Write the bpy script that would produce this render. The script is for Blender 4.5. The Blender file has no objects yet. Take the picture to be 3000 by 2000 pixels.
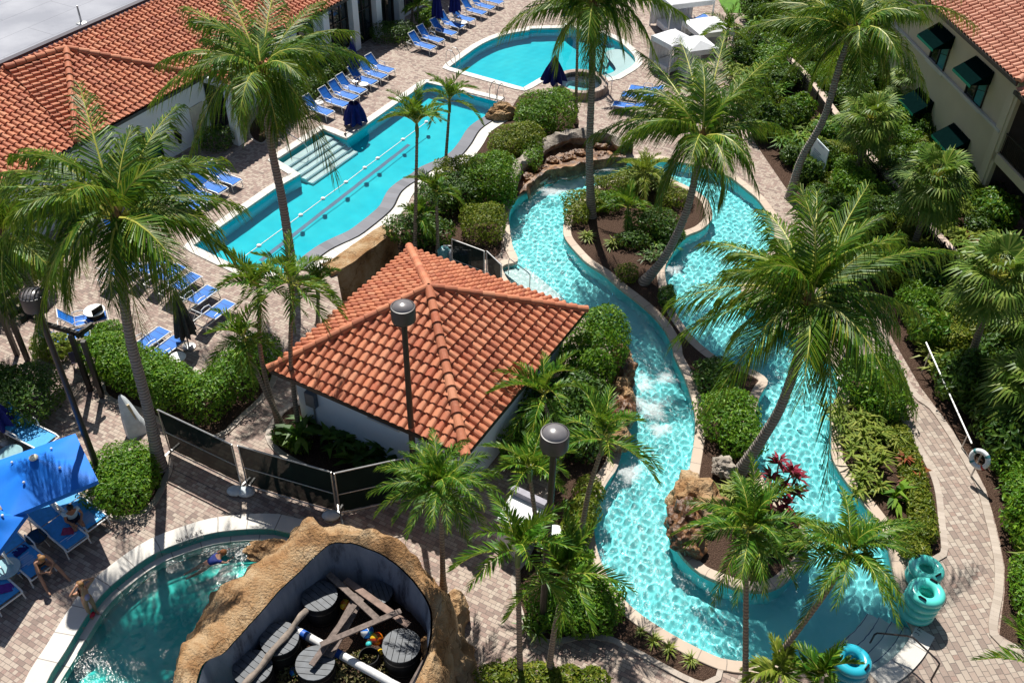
import bpy, bmesh, math, random
import numpy as np
from mathutils import Vector, Matrix, geometry as mgeo
PI = math.pi
rng = np.random.default_rng(7)
scene = bpy.context.scene
COL = scene.collection
# ------------------------------------------------------------------ camera frame
CX, CY, FPX, CAMH = 1176.0, 784.0, 2230.0, 25.0
VPX, VPY = 1113.0 - CX, 3428.0 - CY
THETA = math.atan2(FPX, math.hypot(VPX, VPY))
ROLL = math.atan2(-VPX, VPY)
ST, CT, SR, CR = math.sin(THETA), math.cos(THETA), math.sin(ROLL), math.cos(ROLL)
def P(x, y=None, z=0.0):
    """a point of the photo (2352 wide) dropped on the horizontal plane z"""
    if y is None: x, y = x
    u, v = x - CX, y - CY
    u, v = CR*u + SR*v, -SR*u + CR*v
    d = np.array([u/FPX, CT - v/FPX*ST, -ST - v/FPX*CT])
    return np.array([0, 0, CAMH]) + d*((z - CAMH)/d[2])
def Q(p):
    """world -> photo"""
    p = np.asarray(p, float) - np.array([0, 0, CAMH])
    zc = p[1]*CT - p[2]*ST
    u = p[0]/zc*FPX; v = -(p[1]*ST + p[2]*CT)/zc*FPX
    return CR*u - SR*v + CX, SR*u + CR*v + CY
OFF = dict(A1=(0,0),A2=(750,0),A3=(1500,0),A4=(2200,0),A5=(0,500),A6=(750,500),A7=(1500,500),A8=(2200,500),
           B1=(0,1000),B2=(750,1000),B3=(1500,1000),B4=(2200,1000),B5=(0,1460),B6=(650,1460),B7=(1350,1460),B8=(2200,1460))
def K(c, *xy):
    ox, oy = OFF[c]
    r = [((ox + xy[i]/2.904)/1.27551, (oy + xy[i+1]/2.904)/1.27551) for i in range(0, len(xy), 2)]
    return r if len(r) > 1 else r[0]
def V(*a): return np.array(a, float)
def unit(v):
    v = np.asarray(v, float); return v/(np.linalg.norm(v) + 1e-12)
def height_over(base, x, y):
    """height z at which photo point (x,y) is straight over the ground point base (least squares in x,y)"""
    best = min((np.linalg.norm(P(x, y, z)[:2] - base[:2]), z) for z in np.arange(0, 18, 0.05))
    return best[1]

# ------------------------------------------------------------------ mesh helpers
def link(o, parent=None):
    COL.objects.link(o)
    if parent is not None: o.parent = parent
    return o
def np_mesh(name, verts, faces, mats, midx=None, smooth=False, attrs=None):
    """faces: list of (n,k) int arrays"""
    me = bpy.data.meshes.new(name)
    verts = np.asarray(verts, np.float32)
    faces = [np.asarray(f, np.int32) for f in faces if len(f)]
    loops = np.concatenate([f.ravel() for f in faces])
    tot = np.concatenate([np.full(len(f), f.shape[1], np.int32) for f in faces])
    start = np.concatenate([[0], np.cumsum(tot)[:-1]]).astype(np.int32)
    me.vertices.add(len(verts)); me.vertices.foreach_set('co', verts.ravel())
    me.loops.add(len(loops)); me.loops.foreach_set('vertex_index', loops)
    me.polygons.add(len(tot)); me.polygons.foreach_set('loop_start', start); me.polygons.foreach_set('loop_total', tot)
    for m in (mats if isinstance(mats, (list, tuple)) else [mats]): me.materials.append(m)
    if midx is not None: me.polygons.foreach_set('material_index', np.asarray(midx, np.int32))
    me.polygons.foreach_set('use_smooth', np.full(len(tot), smooth, bool))
    if attrs:
        for k, a in attrs.items():
            at = me.attributes.new(k, 'FLOAT', 'POINT'); at.data.foreach_set('value', np.asarray(a, np.float32))
    me.update(calc_edges=True); me.validate()
    return me
class MB:
    """collects shapes, builds ONE mesh object"""
    def __init__(s): s.v = []; s.f = []; s.n = 0
    def add(s, verts, faces):
        verts = [tuple(map(float, p)) for p in verts]
        s.v += verts; s.f += [tuple(i + s.n for i in f) for f in faces]; s.n += len(verts)
        return s
    def box(s, c, size, rz=0.0, M=None):
        hx, hy, hz = size[0]/2, size[1]/2, size[2]/2
        pts = [(sx*hx, sy*hy, sz*hz) for sz in (-1, 1) for sx, sy in ((-1,-1),(1,-1),(1,1),(-1,1))]
        ca, sa = math.cos(rz), math.sin(rz)
        if M is None: pts = [(c[0]+ca*x-sa*y, c[1]+sa*x+ca*y, c[2]+z) for x, y, z in pts]
        else: pts = [tuple(M @ Vector(p)) for p in pts]
        return s.add(pts, [(3,2,1,0),(4,5,6,7),(0,1,5,4),(1,2,6,5),(2,3,7,6),(3,0,4,7)])
    def beam(s, a, b, w, h, up=(0,0,1)):
        a, b = V(*a), V(*b); d = unit(b-a); up = V(*up)
        sd = np.cross(d, up)
        if np.linalg.norm(sd) < 1e-6: sd = np.cross(d, V(1,0,0))
        sd = unit(sd); u2 = np.cross(sd, d)
        pts = [p + sd*sx*w/2 + u2*sz*h/2 for p in (a, b) for sx, sz in ((-1,-1),(1,-1),(1,1),(-1,1))]
        return s.add(pts, [(0,1,2,3),(7,6,5,4),(0,4,5,1),(1,5,6,2),(2,6,7,3),(3,7,4,0)])
    def tube(s, pts, r, n=8, closed=False, caps=True):
        pts = [V(*p) for p in pts]; m = len(pts)
        rs = r if hasattr(r, '__len__') else [r]*m
        T = []
        for i in range(m):
            a = pts[(i-1) % m] if (closed or i > 0) else pts[i]
            b = pts[(i+1) % m] if (closed or i < m-1) else pts[i]
            T.append(unit(b-a))
        ref = V(0,0,1) if abs(T[0][2]) < .9 else V(1,0,0)
        N = unit(np.cross(T[0], ref)); vs = []
        for i in range(m):
            N = unit(N - T[i]*np.dot(N, T[i])); B = np.cross(T[i], N)
            for k in range(n):
                a = 2*PI*k/n
                vs.append(pts[i] + (N*math.cos(a) + B*math.sin(a))*rs[i])
        fs = []
        for i in range(m if closed else m-1):
            j = (i+1) % m
            for k in range(n):
                fs.append((i*n+k, i*n+(k+1) % n, j*n+(k+1) % n, j*n+k))
        if caps and not closed: fs += [tuple(range(n-1, -1, -1)), tuple((m-1)*n+k for k in range(n))]
        return s.add(vs, fs)
    def lathe(s, c, prof, n=20, cap=True, M=None):
        vs = [(r*math.cos(2*PI*k/n), r*math.sin(2*PI*k/n), z) for r, z in prof for k in range(n)]
        if M is not None: vs = [tuple(M @ Vector(p)) for p in vs]
        vs = [(c[0]+x, c[1]+y, c[2]+z) for x, y, z in vs]
        fs = [(i*n+k, i*n+(k+1) % n, (i+1)*n+(k+1) % n, (i+1)*n+k) for i in range(len(prof)-1) for k in range(n)]
        if cap: fs += [tuple(range(n-1, -1, -1)), tuple((len(prof)-1)*n+k for k in range(n))]
        return s.add(vs, fs)
    def torus(s, c, R, r, n=28, m=12, M=None, sq=1.0):
        vs = []
        for i in range(n):
            for k in range(m):
                a, b = 2*PI*i/n, 2*PI*k/m
                p = Vector(((R+r*math.cos(b))*math.cos(a), (R+r*math.cos(b))*math.sin(a), r*sq*math.sin(b)))
                if M is not None: p = M @ p
                vs.append((c[0]+p[0], c[1]+p[1], c[2]+p[2]))
        return s.add(vs, [(i*m+k, ((i+1) % n)*m+k, ((i+1) % n)*m+(k+1) % m, i*m+(k+1) % m) for i in range(n) for k in range(m)])
    def sphere(s, c, r, n=16, m=10, sc=(1,1,1)):
        vs = [(c[0]+sc[0]*r*math.sin(PI*i/m)*math.cos(2*PI*k/n), c[1]+sc[1]*r*math.sin(PI*i/m)*math.sin(2*PI*k/n), c[2]+sc[2]*r*math.cos(PI*i/m)) for i in range(m+1) for k in range(n)]
        return s.add(vs, [(i*n+k, (i+1)*n+k, (i+1)*n+(k+1) % n, i*n+(k+1) % n) for i in range(m) for k in range(n)])
    def build(s, name, mat, parent=None, smooth=False, bevel=0.0, loc=None):
        me = bpy.data.meshes.new(name)
        me.from_pydata(s.v, [], s.f)
        me.materials.append(mat)
        bm = bmesh.new(); bm.from_mesh(me)
        bmesh.ops.remove_doubles(bm, verts=bm.verts, dist=1e-5)
        bmesh.ops.recalc_face_normals(bm, faces=bm.faces)
        if bevel:
            eds = [e for e in bm.edges if len(e.link_faces) == 2 and e.calc_face_angle(0) > .6]
            bmesh.ops.bevel(bm, geom=eds, offset=bevel, segments=2, affect='EDGES', profile=.6, clamp_overlap=True)
        bm.to_mesh(me); bm.free()
        if smooth:
            me.polygons.foreach_set('use_smooth', [True]*len(me.polygons))
            try: me.set_sharp_from_angle(angle=math.radians(40))
            except Exception: pass
        o = bpy.data.objects.new(name, me)
        if loc is not None: o.location = loc
        return link(o, parent)
def empty(name, loc=(0,0,0), rz=0.0):
    o = bpy.data.objects.new(name, None); o.location = tuple(map(float, loc)); o.rotation_euler = (0,0,rz); o.empty_display_size = .2
    return link(o)
def tag(o, label=None, cat=None, group=None, kind=None):
    if label: o['label'] = label
    if cat: o['category'] = cat
    if group: o['group'] = group
    if kind: o['kind'] = kind
    return o
def copy_tree(o, parent=None, deps=None):
    c = o.copy(); COL.objects.link(c)
    if parent is not None: c.parent = parent
    for ch in list(o.children): copy_tree(ch, c)
    return c

# ------------------------------------------------------------------ materials
MATS = {}
class NT:
    def __init__(s, name):
        s.m = bpy.data.materials.new(name); s.m.use_nodes = True; s.t = s.m.node_tree; s.t.nodes.clear()
        s.out = s.t.nodes.new('ShaderNodeOutputMaterial')
    def n(s, typ, **kw):
        nd = s.t.nodes.new(typ)
        for k, v in kw.items():
            if k.startswith('i_'): 
                key = k[2:].replace('_', ' ')
                s.set(nd.inputs[key], v)
            else: setattr(nd, k, v)
        return nd
    def set(s, inp, v):
        if hasattr(v, 'is_output') or isinstance(v, bpy.types.NodeSocket): s.t.links.new(v, inp)
        elif isinstance(v, (tuple, list)) and len(v) == 3 and inp.type == 'RGBA': inp.default_value = (*v, 1)
        else: inp.default_value = v
    def math(s, op, a, b=0.0, c=0.0):
        nd = s.t.nodes.new('ShaderNodeMath'); nd.operation = op
        for i, v in enumerate((a, b, c)): s.set(nd.inputs[i], v)
        return nd.outputs[0]
    def mix(s, f, a, b, typ='MIX'):
        nd = s.t.nodes.new('ShaderNodeMix'); nd.data_type = 'RGBA'; nd.blend_type = typ
        s.set(nd.inputs[0], f); s.set(nd.inputs[6], a); s.set(nd.inputs[7], b)
        return nd.outputs[2]
    def noise(s, scale, detail=4, vec=None, rough=.55, dim='3D'):
        nd = s.t.nodes.new('ShaderNodeTexNoise'); nd.inputs['Scale'].default_value = scale; nd.inputs['Detail'].default_value = detail; nd.inputs['Roughness'].default_value = rough
        s.t.links.new(vec if vec is not None else s.coord(), nd.inputs['Vector']); return nd.outputs[0]
    def coord(s, which='Object'):
        if not hasattr(s, '_c'): s._c = s.t.nodes.new('ShaderNodeTexCoord')
        return s._c.outputs[which]
    def ramp(s, f, stops, interp='LINEAR'):
        nd = s.t.nodes.new('ShaderNodeValToRGB'); nd.color_ramp.interpolation = interp
        e = nd.color_ramp.elements
        while len(e) < len(stops): e.new(.5)
        for el, (p, c) in zip(e, stops): el.position = p; el.color = (*c, 1) if len(c) == 3 else c
        s.set(nd.inputs[0], f); return nd.outputs[0]
    def bump(s, h, strength=.3, dist=.02):
        nd = s.t.nodes.new('ShaderNodeBump'); nd.inputs['Strength'].default_value = strength; nd.inputs['Distance'].default_value = dist
        s.set(nd.inputs['Height'], h); return nd.outputs[0]
    def bsdf(s, col, rough=.6, spec=.4, metal=0, normal=None, coat=0, **kw):
        b = s.t.nodes.new('ShaderNodeBsdfPrincipled')
        s.set(b.inputs['Base Color'], col); s.set(b.inputs['Roughness'], rough); s.set(b.inputs['Metallic'], metal)
        s.set(b.inputs['Specular IOR Level'], spec); s.set(b.inputs['Coat Weight'], coat)
        if normal is not None: s.set(b.inputs['Normal'], normal)
        return b.outputs[0]
    def done(s, sh): s.t.links.new(sh, s.out.inputs['Surface']); return s.m
def simple(name, col, rough=.5, spec=.4, metal=0, var=.12, scale=6, bump=0, coat=0):
    """painted / plain surface with mild mottling and wear"""
    if name in MATS: return MATS[name]
    t = NT(name)
    c1 = tuple(min(1, x*(1+var)) for x in col); c2 = tuple(x*(1-var) for x in col)
    n = t.noise(scale, 5)
    c = t.mix(t.ramp(n, [(.3, (0,0,0)), (.7, (1,1,1))]), c2, c1)
    nm = t.bump(t.noise(scale*6, 3), bump, .01) if bump else None
    MATS[name] = t.done(t.bsdf(c, rough, spec, metal, nm, coat)); return MATS[name]
def leaf_mat(name, stops, rough=.5, trans=.3, spec=.25):
    rough = max(rough, .46); spec = min(spec, .3)
    t = NT(name)
    g = t.n('ShaderNodeNewGeometry')
    c = t.ramp(g.outputs['Random Per Island'], stops)
    big = t.noise(.9, 2)
    c = t.mix(t.math('MULTIPLY', big, .35), c, tuple(x*.6 for x in stops[0][1]))
    b = t.bsdf(c, rough, spec)
    tr = t.n('ShaderNodeBsdfTranslucent'); t.set(tr.inputs[0], t.mix(.5, c, (.35, .5, .04), 'MIX'))
    mx = t.n('ShaderNodeMixShader'); mx.inputs[0].default_value = trans
    t.t.links.new(b, mx.inputs[1]); t.t.links.new(tr.outputs[0], mx.inputs[2])
    return t.done(mx.outputs[0])
def paver_mat(name, w, h, ang, cols, mortar=(.11,.095,.085), mw=.06):
    t = NT(name)
    mp = t.n('ShaderNodeMapping'); mp.inputs['Rotation'].default_value = (0, 0, ang)
    t.t.links.new(t.coord(), mp.inputs[0])
    sp = t.n('ShaderNodeSeparateXYZ'); t.t.links.new(mp.outputs[0], sp.inputs[0])
    v = t.math('DIVIDE', sp.outputs[1], h); row = t.math('FLOOR', v)
    rr = t.n('ShaderNodeTexWhiteNoise', noise_dimensions='1D'); t.set(rr.inputs['W'], row)
    u = t.math('ADD', t.math('DIVIDE', sp.outputs[0], w), t.math('ADD', t.math('MULTIPLY', row, .5), t.math('MULTIPLY', rr.outputs['Value'], .3)))
    ci = t.math('FLOOR', u); fu = t.math('FRACT', u); fv = t.math('FRACT', v)
    # split some pavers in two halves for a mixed-size bond
    wn0 = t.n('ShaderNodeTexWhiteNoise', noise_dimensions='2D'); cb = t.n('ShaderNodeCombineXYZ'); t.set(cb.inputs[0], ci); t.set(cb.inputs[1], row); t.t.links.new(cb.outputs[0], wn0.inputs['Vector'])
    half = t.math('GREATER_THAN', wn0.outputs['Value'], .55)
    fu2 = t.math('ADD', t.math('MULTIPLY', fu, t.math('SUBTRACT', 1, half)), t.math('MULTIPLY', t.math('FRACT', t.math('MULTIPLY', fu, 2)), half))
    sub = t.math('MULTIPLY', half, t.math('MULTIPLY', t.math('GREATER_THAN', fu, .5), .37))
    cb2 = t.n('ShaderNodeCombineXYZ'); t.set(cb2.inputs[0], t.math('ADD', ci, sub)); t.set(cb2.inputs[1], row)
    wn = t.n('ShaderNodeTexWhiteNoise', noise_dimensions='2D'); t.t.links.new(cb2.outputs[0], wn.inputs['Vector'])
    c = t.ramp(wn.outputs['Value'], cols, 'LINEAR')
    c = t.mix(t.math('MULTIPLY', t.noise(.35, 4), .45), c, (.33,.29,.25), 'MULTIPLY')
    c = t.mix(t.math('MULTIPLY', t.noise(30, 2), .3), c, (.5,.46,.42))
    eu = t.math('MINIMUM', fu2, t.math('SUBTRACT', 1, fu2)); ev = t.math('MINIMUM', fv, t.math('SUBTRACT', 1, fv))
    e = t.math('MINIMUM', t.math('MULTIPLY', eu, w), t.math('MULTIPLY', ev, h))
    j = t.math('LESS_THAN', e, mw*h)
    c = t.mix(t.math('MULTIPLY', j, .85), c, mortar)
    return t.done(t.bsdf(c, .75, .3, 0, t.bump(t.math('ADD', t.math('MULTIPLY', j, -1), t.math('MULTIPLY', t.noise(60, 3), .4)), .35, .01)))

PAVE = [(0, (.17,.11,.09)), (.2, (.30,.19,.155)), (.4, (.40,.31,.25)), (.65, (.47,.385,.315)), (.85, (.36,.26,.215)), (1, (.25,.14,.115))]
M_pave = paver_mat('paver_bond', .26, .14, math.radians(28), PAVE)
M_pave_band = paver_mat('paver_band', .22, .11, math.radians(-62), [(0, (.42,.36,.30)), (.5, (.55,.5,.44)), (1, (.5,.42,.36))])
def coping_mat(name, cols, seg):
    t = NT(name)
    at = t.n('ShaderNodeAttribute', attribute_name='run')
    u = t.math('DIVIDE', at.outputs['Fac'], seg); wn = t.n('ShaderNodeTexWhiteNoise', noise_dimensions='1D'); t.set(wn.inputs['W'], t.math('FLOOR', u))
    c = t.mix(wn.outputs['Value'], cols[0], cols[1])
    c = t.mix(t.math('MULTIPLY', t.noise(3, 6), .5), c, tuple(x*.72 for x in cols[0]))
    f = t.math('FRACT', u); c = t.mix(t.math('MULTIPLY', t.math('LESS_THAN', f, .035), .7), c, (.12,.1,.09))
    return t.done(t.bsdf(c, .6, .35, 0, t.bump(t.noise(25, 5), .25, .01)))
M_cope_white = coping_mat('coping_white', [(.58,.55,.50), (.66,.63,.58)], .9)
M_cope_tan = coping_mat('coping_tan', [(.46,.36,.28), (.56,.46,.37)], .75)
M_cope_kerb = coping_mat('kerb_pavers', [(.36,.30,.25), (.50,.43,.37)], .16)
M_slate = coping_mat('slate_edge', [(.10,.105,.13), (.17,.175,.21)], .45)
M_mulch = NT('mulch')
def _mulch(t):
    n = t.noise(38, 4, rough=.7); v = t.n('ShaderNodeTexVoronoi'); v.inputs['Scale'].default_value = 22; t.t.links.new(t.coord(), v.inputs['Vector'])
    c = t.ramp(n, [(.25, (.02,.012,.009)), (.5, (.075,.045,.032)), (.75, (.20,.13,.095))])
    return t.done(t.bsdf(c, .9, .1, 0, t.bump(t.math('ADD', n, v.outputs['Distance']), .9, .05)))
M_mulch = _mulch(M_mulch)
def plaster_mat(name, a, b):
    t = NT(name); c = t.mix(t.ramp(t.noise(.6, 5), [(.3, (0,0,0)), (.75, (1,1,1))]), a, b)
    return t.done(t.bsdf(c, .7, .2))
M_pool_blue = plaster_mat('pool_plaster_blue', (.0,.60,.74), (.03,.70,.80))
M_pool_river = plaster_mat('pool_plaster_turquoise', (.17,.74,.78), (.27,.82,.84))
M_pool_teal = plaster_mat('pool_plaster_teal', (.01,.52,.50), (.10,.80,.72))
M_pool_step = plaster_mat('pool_step_pale', (.60,.76,.76), (.68,.82,.82))
M_tile_line = simple('pool_lane_tile', (.01,.10,.22), .4)
def water_mat(name, tint, spark=.05, rgh=.16, wgt=.018):
    t = NT(name)
    g = t.n('ShaderNodeBsdfGlass'); g.inputs['Color'].default_value = (*tint, 1); g.inputs['Roughness'].default_value = 0.0; g.inputs['IOR'].default_value = 1.33
    gl = t.n('ShaderNodeBsdfGlossy'); gl.inputs['Roughness'].default_value = rgh; gl.inputs['Color'].default_value = (1,1,1,1)
    t.t.links.new(t.bump(t.math('ADD', t.noise(5, 3), t.math('MULTIPLY', t.noise(14, 2), .35)), 1.0, spark), gl.inputs['Normal'])
    mx = t.n('ShaderNodeMixShader'); mx.inputs[0].default_value = wgt; t.t.links.new(g.outputs[0], mx.inputs[1]); t.t.links.new(gl.outputs[0], mx.inputs[2])
    return t.done(mx.outputs[0])
M_water = water_mat('water_clear', (.95,1,1), .02, .2, .0)
M_water_river = water_mat('water_river', (.94,1,1), .045, .15, .007)
M_water_teal = water_mat('water_teal', (.86,.99,.97), .05, .15, .02)
def stucco(name, col, var=.06):
    t = NT(name); c = t.mix(t.ramp(t.noise(.5, 6), [(.35, (0,0,0)), (.7, (1,1,1))]), tuple(x*(1-var*2) for x in col), col)
    return t.done(t.bsdf(c, .85, .2, 0, t.bump(t.noise(45, 4), .3, .01)))
M_white_wall = stucco('white_stucco', (.82,.89,.94))
M_beige_wall = stucco('beige_stucco', (.66,.57,.41))
M_trim = stucco('pale_trim', (.66,.63,.58))
def tile_mat(name, stops):
    t = NT(name); g = t.n('ShaderNodeNewGeometry')
    c = t.ramp(g.outputs['Random Per Island'], stops)
    c = t.mix(t.math('MULTIPLY', t.ramp(t.noise(1.6, 6, rough=.65), [(.42, (0,0,0)), (.75, (1,1,1))]), .5), c, (.30,.12,.07))
    c = t.mix(t.math('MULTIPLY', t.ramp(t.noise(9, 4), [(.5, (0,0,0)), (.8, (1,1,1))]), .35), c, (.56,.31,.20))
    return t.done(t.bsdf(c, .72, .3, 0, t.bump(t.noise(50, 3), .25, .01)))
M_tile = tile_mat('clay_tile', [(0, (.36,.11,.06)), (.35, (.46,.155,.08)), (.65, (.53,.195,.10)), (.85, (.57,.24,.135)), (1, (.42,.11,.055))])
M_tile_pink = tile_mat('clay_tile_pink', [(0, (.42,.17,.11)), (.5, (.52,.24,.16)), (1, (.58,.30,.21))])
M_dark = simple('dark_bronze_metal', (.022,.018,.017), .45, .5)
M_black = simple('matte_black', (.008,.008,.009), .7, .2)
M_glass = simple('dark_window_glass', (.012,.02,.024), .06, .8, var=.3, scale=.8)
M_white_metal = simple('white_powder_coat', (.74,.74,.72), .35, .5)
M_steel = simple('stainless_steel', (.55,.55,.56), .22, .5, 1.0)
M_galv = simple('galvanised_pipe', (.45,.45,.45), .4, .5, .8)
M_wood = simple('weathered_wood', (.16,.125,.11), .8, .2, var=.35, scale=9, bump=.4)
M_green_glass = simple('green_tinted_glass', (.01,.10,.085), .08, .8, var=.4, scale=.8)
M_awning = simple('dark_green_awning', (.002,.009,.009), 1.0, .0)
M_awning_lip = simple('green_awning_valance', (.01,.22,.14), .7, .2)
M_blue = simple('blue_sling_fabric', (.01,.13,.52), .6, .3, var=.1, scale=14, bump=.2)
M_navy = simple('navy_canvas', (.008,.014,.13), .75, .2, var=.25, scale=5)
def bark(name, a, b):
    t = NT(name)
    s_ = t.n('ShaderNodeSeparateXYZ'); t.t.links.new(t.coord(), s_.inputs[0])
    w = t.n('ShaderNodeTexWave', wave_type='BANDS', bands_direction='Z'); w.inputs['Scale'].default_value = 2.6; w.inputs['Distortion'].default_value = 1.6; w.inputs['Detail'].default_value = 3
    t.t.links.new(t.coord(), w.inputs[0])
    c = t.mix(t.math('MULTIPLY', w.outputs['Fac'], .9), a, b)
    c = t.mix(t.math('MULTIPLY', t.noise(14, 5), .5), c, tuple(x*.5 for x in a))
    return t.done(t.bsdf(c, .85, .2, 0, t.bump(w.outputs['Fac'], .7, .03)))
M_bark = bark('ringed_palm_bark', (.20,.17,.15), (.46,.41,.37))
M_bark_thin = bark('slender_palm_bark', (.20,.155,.115), (.40,.33,.25))

# ------------------------------------------------------------------ 2D curves
def crom(pts, closed=True, step=.25, a=.5):
    """Catmull-Rom through points (world xy), resampled"""
    p = [V(*q[:2]) for q in pts]; n = len(p); out = []
    for i in range(n if closed else n-1):
        p1, p2 = p[i], p[(i+1) % n]
        p0 = p[i-1] if (closed or i > 0) else 2*p1 - p2
        p3 = p[(i+2) % n] if (closed or i < n-2) else 2*p2 - p1
        m = max(1, int(np.linalg.norm(p2-p1)/step))
        for k in range(m):
            t = k/m
            out.append(.5*((2*p1) + (p2-p0)*t + (2*p0-5*p1+4*p2-p3)*t*t + (3*p1-p0-3*p2+p3)*t**3))
    if not closed: out.append(p[-1])
    return np.array(out)
def poly(pts, step=.3):
    """straight-edged closed outline, resampled"""
    p = [V(*q[:2]) for q in pts]; out = []
    for i in range(len(p)):
        a, b = p[i], p[(i+1) % len(p)]; m = max(1, int(np.linalg.norm(b-a)/step))
        out += [a + (b-a)*k/m for k in range(m)]
    return np.array(out)
def area(p):
    x, y = p[:,0], p[:,1]; return .5*np.sum(x*np.roll(y,-1) - np.roll(x,-1)*y)
def ccw(p): return p if area(p) > 0 else p[::-1]
def offset(p, d, closed=True):
    """positive d = to the right of travel (outwards for ccw loops)"""
    if closed: t = np.roll(p,-1,0) - np.roll(p,1,0)
    else: t = np.gradient(p, axis=0)
    t /= (np.linalg.norm(t, axis=1, keepdims=True) + 1e-9)
    return p + np.stack([t[:,1], -t[:,0]], 1)*d
def inside(pts, poly_):
    x, y = pts[:,0], pts[:,1]; r = np.zeros(len(pts), bool)
    q = np.roll(poly_, -1, 0)
    for (x1,y1), (x2,y2) in zip(poly_, q):
        if y1 == y2: continue
        c = ((y1 > y) != (y2 > y)); r ^= c & (x < (x2-x1)*(y-y1)/(y2-y1) + x1)
    return r
def fill(name, loops, z, mat, parent=None, thick=0):
    cu = bpy.data.curves.new('tmp', 'CURVE'); cu.dimensions = '2D'; cu.fill_mode = 'BOTH' if thick else 'FRONT'
    for lp in loops:
        sp = cu.splines.new('POLY'); sp.points.add(len(lp)-1); sp.use_cyclic_u = True
        for i, q in enumerate(lp): sp.points[i].co = (q[0], q[1], 0, 1)
    if thick: cu.extrude = thick/2
    o = bpy.data.objects.new('tmp', cu); COL.objects.link(o)
    dg = bpy.context.evaluated_depsgraph_get(); dg.update()
    me = bpy.data.meshes.new_from_object(o.evaluated_get(dg))
    bpy.data.objects.remove(o); bpy.data.curves.remove(cu)
    me.name = name; me.materials.clear(); me.materials.append(mat)
    for v in me.vertices: v.co.z += z - (thick/2 if thick else 0)
    ob = bpy.data.objects.new(name, me)
    return link(ob, parent)
def ribbon(name, prof, mat, closed=True, parent=None, smooth=False):
    """prof: list of (loop (n,2), z) lines; lofts them into one strip with a 'run' attribute"""
    n = len(prof[0][0]); base = prof[0][0]
    d = np.linalg.norm(np.diff(base, axis=0, append=base[:1] if closed else base[-1:]), axis=1)
    run = np.concatenate([[0], np.cumsum(d)[:-1]])
    vs = np.concatenate([np.column_stack([l, np.full(n, z) if np.isscalar(z) else z]) for l, z in prof]); rr = np.tile(run, len(prof))
    fs = []
    m = n if closed else n-1
    i = np.arange(m); j = (i+1) % n
    for k in range(len(prof)-1): fs.append(np.stack([k*n+i, k*n+j, (k+1)*n+j, (k+1)*n+i], 1))
    me = np_mesh(name, vs, [np.concatenate(fs)], mat, smooth=smooth, attrs={'run': rr})
    o = bpy.data.objects.new(name, me); return link(o, parent)
# ------------------------------------------------------------------ camera, sun, sky
cam = bpy.data.cameras.new('camera'); cam.sensor_width = 36; cam.lens = 36*FPX/2352.0; cam.clip_end = 2000
camo = link(bpy.data.objects.new('camera', cam)); scene.camera = camo
r0, u0, f0 = Vector((1,0,0)), Vector((0,ST,CT)), Vector((0,CT,-ST))
rr_, uu_ = r0*CR + u0*SR, u0*CR - r0*SR
M = Matrix((rr_, uu_, -f0)).transposed().to_4x4(); M.translation = (0,0,CAMH); camo.matrix_world = M
SUN_EL = math.radians(55); SUN_AZ = math.atan2(-.21, 1)   # measured from +Y towards +X
sdir = Vector((math.sin(SUN_AZ)*math.cos(SUN_EL), math.cos(SUN_AZ)*math.cos(SUN_EL), math.sin(SUN_EL)))
sl = bpy.data.lights.new('sun', 'SUN'); sl.energy = 5.0; sl.angle = math.radians(.5); sl.color = (1, .955, .87)
so = link(bpy.data.objects.new('sun', sl)); so.rotation_euler = sdir.to_track_quat('Z', 'Y').to_euler()
sl.cycles.is_caustics_light = True
w = bpy.data.worlds.new('World'); scene.world = w; w.use_nodes = True
nt = w.node_tree; bg = nt.nodes['Background']; sk = nt.nodes.new('ShaderNodeTexSky'); sk.sky_type = 'NISHITA'; sk.sun_disc = False
sk.sun_elevation = SUN_EL; sk.sun_rotation = SUN_AZ; nt.links.new(sk.outputs[0], bg.inputs[0]); bg.inputs[1].default_value = .052
scene.view_settings.view_transform = 'Standard'; scene.view_settings.look = 'None'; scene.view_settings.exposure = 0.55
scene.render.engine = 'CYCLES'; cy = scene.cycles
cy.use_denoising = True; cy.max_bounces = 10; cy.diffuse_bounces = 3; cy.glossy_bounces = 3; cy.transmission_bounces = 6; cy.transparent_max_bounces = 8
cy.caustics_refractive = True; cy.caustics_reflective = False; cy.sample_clamp_indirect = 6; cy.sample_clamp_direct = 0

def PP(lst, z=0.0): return [P(x, y, z) for x, y in lst]
# ------------------------------------------------------------------ outlines of water
L1a = [(980,190),(796,319),(742,297),(634,367),(689,401),(627,437),(521,511),(443,565)]
L1b = K('A6',320,815,400,740,540,640,680,570,790,520,900,440,1000,360,1060,300,1100,220,1140,160,1220,95,1330,30) + K('A2',1400,1430,1620,1330,1720,1230,1790,1120,1850,1060,1960,990,2020,955)
pool1_right = crom(PP(L1b), closed=False)
pool1 = ccw(np.array([q[:2] for q in PP(L1a)] + [P(561,621)[:2], P(640,632)[:2]] + list(pool1_right) + [P(1140,256)[:2], P(1150,236)[:2]]))
pool1 = poly(pool1, .3)
L2 = K('A2',1640,575,1770,480,1900,390,2050,320,2200,280,2323,262) + K('A3',150,250,300,245,430,244,560,250,740,280,900,350,1000,430,1050,500,1030,560,880,655)
pool2arc = crom(PP(L2), closed=False)
pool2 = ccw(np.array(list(pool2arc) + [P(1340,190)[:2], P(1290,180)[:2], P(1245,178)[:2], P(1202,203)[:2]]))
pool2 = poly(pool2, .3)
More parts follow.
